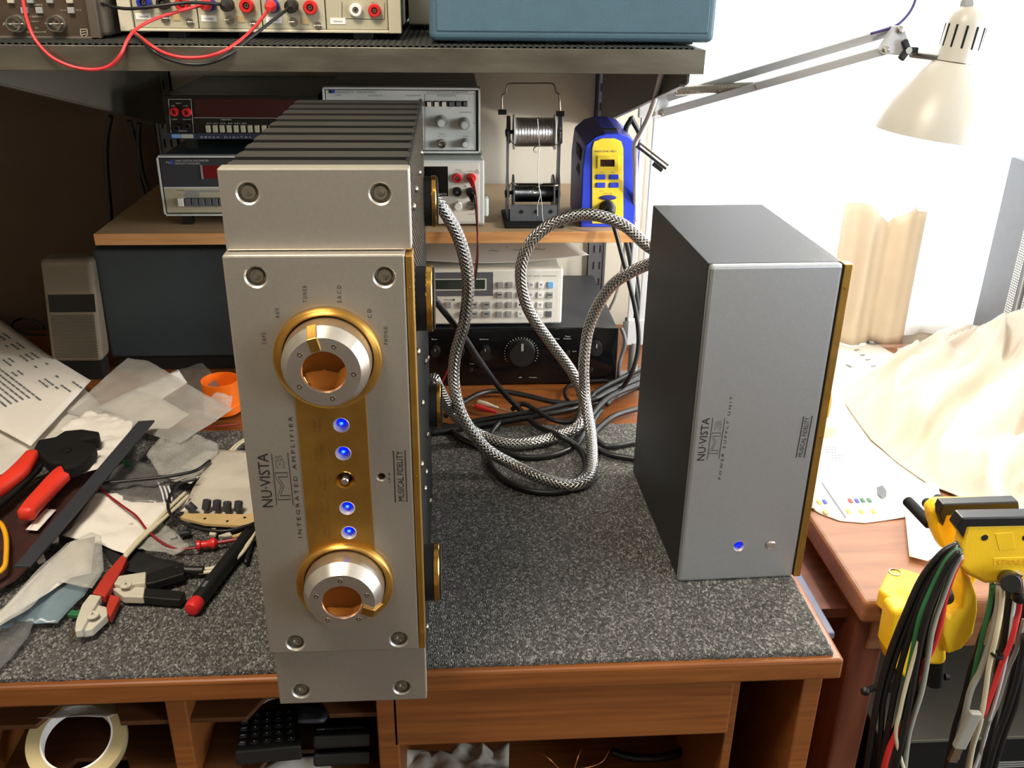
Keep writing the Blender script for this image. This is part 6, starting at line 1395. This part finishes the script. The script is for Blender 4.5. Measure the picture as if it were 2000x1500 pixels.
# ------------------------------------------------------------------ on the bench
BT = BZ+.0004
t = thing('printed_leaflet', at(1660, 860, z=BT), 'large white printed leaflet spread on the bench under the cloth', 'leaflet')
poly_sheet('sheet', [(1572, 985), (1600, 1003), (1640, 1018), (1690, 1022), (1765, 1012), (1830, 1000), (1820, 930), (1780, 760), (1760, 700), (1705, 668), (1600, 664), (1560, 700), (1540, 840)], BT+.0006, M['card'], t, amp=.0014, freq=12, L=.03)
tx = MB()
def lp(u, v): return at(u, v, z=BT+.0036)
def ldash(u0, v0, u1, v1, w_): strip(tx, lp(u0, v0), lp(u1, v1), w_, (0, 0, 1))
ldash(1605, 943, 1652, 1012, .0022)
for k, v in enumerate((684, 694, 703, 716, 728)): ldash(1668+k*11, v, 1678+k*11, v-1, .003)
ldash(1652, 712, 1664, 717, .004)
for r in range(2):
    for q in range(4):
        for s_ in range(3): ldash(1612+q*6+r*12, 874+s_*5+r*16, 1616+q*6+r*12, 874+s_*5+r*16, .0020)
tx.build('print', M['grey_ink'], t)['kind'] = 'stuff'
tx = MB(); e_x = (lp(1642, 668)-lp(1712, 676)).normalized(); ey_ = Vector((0, 0, 1)).cross(e_x)
tx.text('alel', .028, lp(1716, 667), e_x, ey_, width=.098); tx.build('headline', M['ink'], t)['kind'] = 'stuff'
for u, v, mt in ((1611, 979, 'blue'), (1661, 977, 'red'), (1674, 977, 'blue'), (1685, 976, 'green'), (1698, 976, 'green'), (1600, 980, 'yellow'), (1612, 999, 'yellow'), (1657, 998, 'yellow'), (1682, 998, 'yellow'), (1706, 998, 'yellow')):
    p = lp(u, v); MB().box((p.x-.0022, p.y-.005, p.z-.001), (p.x+.0022, p.y+.005, p.z)).build('colour_spot', M[mt], t)
p = lp(1580, 982); MB().prism([lp(1578, 990), lp(1592, 994), lp(1594, 978), lp(1583, 975)], (0, 0, .0003)).build('dark_picture', M['grey'], t)
MB().prism([lp(1712, 952), lp(1724, 948), lp(1732, 960), (lp(1731, 970)), lp(1722, 973), lp(1714, 964)], (0, 0, .0003)).build('product_picture', M['grey_d'], t)
sheet('white_card', [(1762, 950), (1830, 940), (1860, 1060), (1812, 1096), (1776, 1087)], BT+.006, M['card'], 'plain white card sticking out under the vise', 'card', amp=.0006, L=.03)
# cloth: draped heap
lb = [at(u, v, z=BZ+.002) for u, v in ((1990, 1010), (1900, 985), (1815, 950), (1752, 905), (1700, 862), (1668, 818), (1650, 792), (1655, 760), (1700, 730), (1752, 700), (1752, 660), (1790, 640))]
def left_x(y):
    pts = sorted([(p.y, p.x) for p in lb])
    if y <= pts[0][0]: return pts[0][1]
    for (a, xa), (c, xc_) in zip(pts, pts[1:]):
        if a <= y <= c: return xa+(xc_-xa)*(y-a)/(c-a+1e-9)
    return pts[-1][1]
y0c, y1c = min(p.y for p in lb), .90
b = MB(); NX, NY = 120, 110; vs_ = []; fs = []
def ss(a): a = max(0, min(1, a)); return a*a*(3-2*a)
for i in range(NX+1):
    for j in range(NY+1):
        y = y0c+(y1c-y0c)*j/NY; xl = left_x(y); x = xl+(1.245-xl)*i/NX
        dx = x-xl; dy = y-y0c; db = y1c-y
        d = min(dx, dy*1.2)
        h = .004+.030*ss(d/.12)+.105*ss((dx-.05)/.32)*ss((dy-.14)/.30)*(.35+.65*ss(db/.22))
        p_ = x*.75+y*.66; q_ = y*.75-x*.66; wq = q_+.05*noise.noise((x*6, y*6, 9)); fo = noise.noise((x*6, y*6, .3))*.030+((1-abs(noise.noise((p_*3.0, wq*13, 2.1))))**2-.5)*.090+((1-abs(noise.noise((p_*7, wq*24+3, 5.1))))**2-.5)*.030+noise.noise((x*40, y*34, 4.4))*.003
        h += fo*ss(d/.10+.10)*(.25+.75*ss(db/.20))
        h = max(h, .003)
        vs_.append((x, y+.0, BZ+h))
for i in range(NX):
    for j in range(NY):
        a = i*(NY+1)+j; fs.append((a, a+NY+1, a+NY+2, a+1))
b.add(vs_, fs); o = b.build('dust_cloth', M['cloth'], smooth=True, auto=180, solid=.0012)
tag(o, 'cream cotton cloth draped in folds over equipment on the bench', 'cloth')
# beige device with amber dome
t = thing('beacon_unit', at(1612, 850, z=BZ), 'beige unit with an amber dome, half hidden behind the power supply', 'device')
xb_ = at(1628, 858, z=BZ).x; yb_ = at(1628, 858, z=BZ).y
MB().box((xb_-.07, yb_, BZ), (xb_, yb_+.02, BZ+.022)).build('front_foot', M['beige_pl'], t, bevel=.002)
MB().box((xb_-.07, yb_+.02, BZ), (xb_+.012, yb_+.12, BZ+.018)).build('base', M['panel_white'], t, bevel=.002)
p = Vector((xb_-.012, yb_+.055, BZ+.018))
MB().lathe(p, (0, 0, 1), [(.022, 0), (.022, .028), (.019, .040), (.011, .048), (1e-6, .051)], 32).build('amber_dome', M['amber'], t, smooth=True, auto=60)
MB().sphere(p+Vector((0, 0, .022)), .008, 8).build('lamp', M['white'], t, smooth=True, auto=180)
MB().prism([(xb_-.08, yb_+.12, BZ), (xb_+.030, yb_+.12, BZ), (xb_+.040, yb_+.12, BZ+.085), (xb_-.08, yb_+.12, BZ+.085)], (0, .04, 0)).build('rear_case', M['beige_pl'], t, bevel=.004)
for k in range(4): MB().box((xb_+.002+k*.009, yb_+.16, BZ+.05), (xb_+.007+k*.009, yb_+.17, BZ+.105)).build('cooling_fin', M['panel_white'], t, bevel=.001)
p = at(1742, 662, z=BZ); o = MB().box((p.x-.02, p.y-.006, BZ), (p.x+.018, p.y+.006, BZ+.012)).build('grey_catch', M['grey'], bevel=.002); tag(o, 'small grey block at the back of the bench below the curtain', 'block')
# dark perforated equipment side at the far right
q = at(1975, 306, y=.92); xa, zt_ = q.x, q.z
t = thing('equipment_tower', (xa+.14, .76, BZ), 'dark grey metal equipment tower with perforated strips at the right edge', 'equipment')
MB().box((xa, .56, BZ), (xa+.28, .92, zt_)).build('case', M['grey_d'], t, bevel=.002)
b = MB(); yq = at(1966, 600, x=xa).y
for y_, n_ in ((yq, 4), (yq-.045, 3), (yq-.09, 4)):
    for i in range(74):
        for j in range(n_):
            z = BZ+.02+i*.0045
            if z < zt_-.01: b.box((xa-.0012, y_-j*.0055, z), (xa+.0002, y_-j*.0055+.0030, z+.0026))
b.build('perforation', M['white'], t)['kind'] = 'stuff'
MB().box((xa-.003, yq-.034, BZ+.01), (xa+.001, yq-.030, zt_-.004)).build('ridge', M['grey'], t)

# ------------------------------------------------------------------ vise
VY = .075
def vp(u, v, y=VY): return at(u, v, y=y)
t = thing('bench_vise', at(1760, 1150, z=BZ), 'yellow tilting bench vise with black jaw pads clamped on the bench corner', 'vise')
# front jaw
fj = [(1886, 1024), (2100, 1018), (2100, 1120), (1960, 1141), (1925, 1142), (1890, 1125), (1874, 1108), (1876, 1060)]
MB().prism([vp(u, v) for u, v in fj], (0, .016, 0)).build('front_jaw', M['vise_y'], t, bevel=.005, seg=3)
fp = [(1868, 1032), (1880, 1012), (2100, 1008), (2100, 1026), (1890, 1030), (1882, 1052)]
MB().prism([vp(u, v, VY-.002) for u, v in fp], (0, .017, 0)).build('jaw_pad', M['black'], t, bevel=.0015)
rj = [(1816, 1000), (1835, 985), (1980, 985), (1990, 1040), (1880, 1075), (1840, 1075), (1824, 1040)]
MB().prism([vp(u, v, VY+.052) for u, v in rj], (0, .020, 0)).build('rear_jaw', M['vise_y'], t, bevel=.005, seg=3)
rp_ = [(1833, 1005), (1842, 985), (1990, 980), (1992, 998), (1850, 1008), (1842, 1030)]
MB().prism([vp(u, v, VY+.044) for u, v in rp_], (0, .014, 0)).build('jaw_pad', M['black'], t, bevel=.0015)
for a, c in (((1772, 978), (1816, 1024)), ((1810, 982), (1840, 1002)), ((1832, 975), (1850, 985))):
    A_ = vp(*a, VY+.11); C_ = vp(*c, VY+.066); MB().cyl(A_, C_, .0062, n=16).build('guide_rod', M['black_metal'], t, smooth=True, auto=30, bevel=.001)
jp = vp(1931, 1058, VY)
q = [vp(u, v, VY-.0006) for u, v in ((1943, 1042), (1978, 1040), (1984, 1072), (1952, 1076))]
MB().prism(q, (0, .001, 0)).build('cast_panel', M['vise_y'], t, bevel=.001)
for u in (1923, 2003): MB().lathe(vp(u, 1050, VY), NEGY, [(.0036, -.001), (.0036, .0006), (1e-6, .0007)], 16).build('bolt_hole', M['black_matt'], t)
tx = MB(); MB().prism([vp(u, v, VY-.0006) for u, v in ((1940, 1090), (2070, 1086), (2070, 1104), (1941, 1108))], (0, .001, 0)).build('name_plate', M['vise_y'], t, bevel=.0005)
fit_text(tx, 'STANLEY', vp(1945, 1105, VY-.0008), vp(2012, 1103, VY-.0008), .0075, NEGY, lift=.0008); tx.build('name_lettering', mat('vise_yellow_dark', (206, 152, 14), .5), t)['kind'] = 'stuff'
MB().cyl(vp(1966, 1128, VY+.004), vp(1975, 1140, VY-.030), .0100, n=20).build('screw_boss', M['black'], t, smooth=True, auto=30, bevel=.001)
MB().cyl(vp(1987, 1126, VY-.022), vp(1992, 1160, VY-.022), .0046, n=14).build('handle_bar', M['steel_dark'], t, smooth=True, auto=30, bevel=.0008)
MB().lathe(vp(1992, 1160, VY-.022), Vector((.1, 0, -1)), [(.0050, -.004), (.0078, -.001), (.0080, .006), (.0055, .009), (1e-6, .009)], 18).build('handle_knob', M['black'], t, smooth=True, auto=50)
MB().cyl(vp(1986, 1127, VY-.0225), vp(1991, 1118, VY-.0225), .0046, n=12).build('handle_end', M['chrome'], t)
# base on the bench corner
bz_ = BZ
bp4 = [(1735, 1112), (1762, 1108), (1800, 1120), (1850, 1160), (1800, 1190), (1790, 1208), (1716, 1150)]
MB().prism([at(u, v, z=BZ+.024) for u, v in bp4], (0, 0, -.0240)).build('base', M['vise_y'], t, bevel=.004, seg=3)
p = at(1748, 1118, z=BZ+.0242); MB().lathe(p, (0, 0, 1), [(.0072, -.002), (.0072, .0008), (.0060, .0010), (.0058, -.0005), (1e-6, -.0005)], 22).build('base_screw', M['steel_dark'], t, smooth=True, auto=30)
# ball joint and swivel arm
MB().sphere(vp(1858, 1165, VY+.045), .0215, 14).build('ball_joint', M['black'], t, smooth=True, auto=180)
MB().cyl(vp(1872, 1130, VY+.045), vp(1900, 1090, VY+.040), .015, n=20).build('neck', M['vise_y'], t, smooth=True, auto=30)
arm_ = [(1880, 1112), (1898, 1128), (1910, 1165), (1911, 1195), (1902, 1240), (1880, 1270), (1850, 1280), (1840, 1240), (1842, 1190), (1858, 1205), (1878, 1190), (1882, 1150)]
MB().prism([vp(u, v, VY+.012) for u, v in arm_], (0, .030, 0)).build('swivel_arm', M['vise_y'], t, bevel=.005, seg=3)
body = [(1745, 1195), (1790, 1190), (1850, 1210), (1850, 1290), (1842, 1302), (1812, 1300), (1800, 1262), (1770, 1330), (1740, 1300), (1732, 1270)]
MB().prism([vp(u, v, VY+.020) for u, v in body], (0, .028, 0)).build('clamp_body', M['vise_y'], t, bevel=.005, seg=3)
MB().cyl(vp(1828, 1285, VY+.03), vp(1824, 1335, VY+.03), .0095, n=20).build('clamp_screw', M['black'], t, smooth=True, auto=30, bevel=.001)
MB().cyl(vp(1845, 1322, VY+.03), vp(1852, 1322, VY+.03), .0040, n=12).build('clamp_pin', M['black'], t)
MB().cyl(vp(1742, 1330, VY+.010), vp(1690, 1350, VY+.006), .0036, n=12).build('clamp_handle', M['black_metal'], t, smooth=True)
MB().sphere(vp(1690, 1350, VY+.006), .0052, 8).build('clamp_handle_knob', M['black'], t, smooth=True, auto=180)
MB().cyl(vp(1738, 1300, VY+.034), vp(1738, 1345, VY+.034), .0070, n=16).build('clamp_foot', M['black'], t)
# cables draped over the vise
GA = 'cables draped over the left of the vise'; GB = 'cables hanging below the vise jaw'
kbw = M['black_wire']
left = [
 ([(1872, 1062), (1840, 1080), (1800, 1130), (1768, 1200), (1740, 1270), (1722, 1330), (1706, 1410), (1690, 1520)], .0036, kbw, 'outermost thick black lead curving over the vise down to the left'),
 ([(1874, 1068), (1846, 1092), (1812, 1145), (1785, 1215), (1762, 1290), (1748, 1350), (1735, 1420), (1715, 1520)], .0034, kbw, 'second black lead curving over the vise'),
 ([(1874, 1072), (1848, 1098), (1820, 1150), (1796, 1210), (1782, 1280), (1768, 1350), (1755, 1420), (1748, 1520)], .0032, M['green'], 'green lead curving down between black leads on the vise'),
 ([(1875, 1076), (1852, 1104), (1828, 1155), (1806, 1215), (1790, 1290), (1778, 1360), (1764, 1430), (1745, 1520)], .0036, kbw, 'black lead just right of the green one'),
 ([(1876, 1080), (1858, 1110), (1836, 1160), (1818, 1220), (1800, 1290), (1783, 1345), (1760, 1400), (1735, 1450), (1712, 1520)], .0030, kbw, 'slender black lead crossing behind the red one'),
 ([(1878, 1088), (1862, 1120), (1846, 1170), (1838, 1215), (1822, 1265), (1800, 1305), (1785, 1345)], .0030, M['red_wire'], 'red lead curving over the vise in front of the yellow arm'),
 ([(1877, 1084), (1860, 1116), (1842, 1165), (1822, 1225), (1812, 1285), (1800, 1350), (1776, 1430), (1765, 1520)], .0030, M['greypvc'], 'grey lead hanging beside the red lead'),
 ([(1875, 1078), (1850, 1108), (1822, 1165), (1800, 1235), (1772, 1330), (1758, 1390), (1750, 1440), (1770, 1520)], .0022, M['cream_wire'], 'thin cream lead hanging at the left of the vise'),
 ([(1873, 1066), (1843, 1086), (1806, 1138), (1776, 1210), (1750, 1280), (1730, 1345), (1722, 1400), (1718, 1520)], .0034, kbw, 'black lead between the two outermost ones'),
 ([(1876, 1070), (1852, 1100), (1830, 1150), (1812, 1200), (1800, 1250), (1790, 1320), (1782, 1400), (1758, 1520)], .0034, kbw, 'black lead nearest the yellow clamp body'),
 ([(1762, 1405), (1748, 1440), (1735, 1470), (1722, 1520)], .0040, M['red_wire'], 'red printed lead low at the left bundle'),
]
for k, (pts, r, mt, lab) in enumerate(left):
    cable('hanging_lead', [(u, v, 'y', VY-.012-.0055*(k % 4)-(.0 if v < 1200 else .004)) for u, v in pts], r, mt, lab, 'lead', GA, 8, seg=5)
right = [
 ([(1950, 1140), (1940, 1180), (1920, 1230), (1898, 1300), (1880, 1370), (1862, 1430), (1845, 1520)], .0030, kbw, 'leftmost black lead of the right bundle'),
 ([(1938, 1140), (1934, 1175), (1922, 1230), (1908, 1290), (1896, 1345), (1885, 1400)], .0028, M['green'], 'green lead hanging below the vise jaw'),
 ([(1952, 1145), (1948, 1190), (1935, 1250), (1915, 1310), (1895, 1350), (1880, 1420), (1868, 1480)], .0036, M['greypvc'], 'grey lead behind the beige ones below the jaw'),
 ([(1958, 1145), (1955, 1190), (1946, 1240), (1932, 1300), (1925, 1350), (1915, 1410), (1900, 1460), (1890, 1520)], .0028, M['cream_wire'], 'beige lead hanging straight below the jaw'),
 ([(1963, 1146), (1962, 1190), (1952, 1250), (1935, 1310), (1922, 1370), (1905, 1430), (1885, 1520)], .0028, M['cream_wire'], 'second beige lead beside the straight one'),
 ([(1975, 1150), (1968, 1200), (1962, 1250), (1952, 1300), (1945, 1360), (1935, 1430), (1915, 1520)], .0046, kbw, 'thick black lead in the middle of the right bundle'),
 ([(1985, 1150), (1978, 1200), (1970, 1260), (1955, 1330), (1935, 1400), (1915, 1470), (1895, 1520)], .0020, M['white_wire'], 'thin white lead along the thick black one'),
 ([(1993, 1150), (1990, 1190), (1982, 1225), (1970, 1265), (1955, 1300), (1940, 1345), (1920, 1400)], .0028, M['red_wire'], 'red lead at the right of the vise bundle'),
 ([(2004, 1150), (2000, 1200), (1990, 1260), (1978, 1330), (1960, 1400), (1940, 1460), (1920, 1520)], .0036, kbw, 'black lead right of the red one below the jaw'),
 ([(2012, 1150), (2006, 1230), (1996, 1300), (1984, 1370), (1962, 1430), (1940, 1500)], .0040, kbw, 'rightmost thick black lead at the picture edge'),
 ([(2000, 1210), (1985, 1270), (1968, 1310), (1950, 1370), (1925, 1430), (1905, 1520)], .0022, M['greypvc'], 'thin grey lead crossing the right bundle'),
 ([(2002, 1240), (1990, 1310), (1970, 1380), (1948, 1440), (1925, 1520)], .0034, kbw, 'black lead swinging low at the right edge'),
]
for k, (pts, r, mt, lab) in enumerate(right):
    cable('hanging_lead', [(u, v, 'y', VY+.010-.0060*(k % 4)-(.0 if v < 1200 else .006)) for u, v in pts], r, mt, lab, 'lead', GB, 8, seg=5)
t = thing('data_plug', at(1885, 1430, y=VY-.02), 'grey moulded data plug with a metal end hanging in the right bundle', 'plug')
a, c = at(1905, 1390, y=VY-.024), at(1872, 1460, y=VY-.024); d = (c-a).normalized(); s_ = d.cross(Vector((0, 1, 0))).normalized()
MB().frame((a+c)/2, s_, Vector((0, 1, 0)), d, .014, .008, (c-a).length).build('body', M['greypvc'], t, bevel=.002)
MB().frame(c+d*.010, s_, Vector((0, 1, 0)), d, .010, .005, .022).build('metal_end', M['steel'], t, bevel=.0004)
p = at(1947, 1278, y=VY-.016); o = MB().lathe(p, (.3, 0, 1), [(.0060, -.0015), (.0075, -.0015), (.0075, .0015), (.0060, .0015)], 20, closed=True).build('cable_tie', M['black'], smooth=True, auto=30); tag(o, 'black cable tie around the thick lead of the right bundle', 'cable tie')
# ------------------------------------------------------------------ below the bench
t = thing('equipment_case', (1.1, .4, -.75), 'grey topped equipment case with a black front standing under the bench', 'equipment case')
MB().box((.80, .168, -.75), (1.45, .62, -.302)).build('body', M['black_metal'], t, bevel=.003)
MB().box((.798, .166, -.302), (1.452, .622, -.297)).build('lid', M['bracket'], t, bevel=.001)
tx = MB()
for k in range(3): tx.box((.94+k*.012, .1672, -.345-k*.004), (1.02+k*.01, .1680, -.343-k*.004))
tx.build('front_print', M['grey'], t)['kind'] = 'stuff'
q = at(1632, 1236, z=-.098)
o = MB().box((.640, q.y, -.1078), (q.x, .60, -.098)).build('blue_folder', mat('slate_blue_board', (120, 130, 160), .5, 0, .05), bevel=.002); tag(o, 'slate blue folder lying in the gap between desk and bench', 'folder')
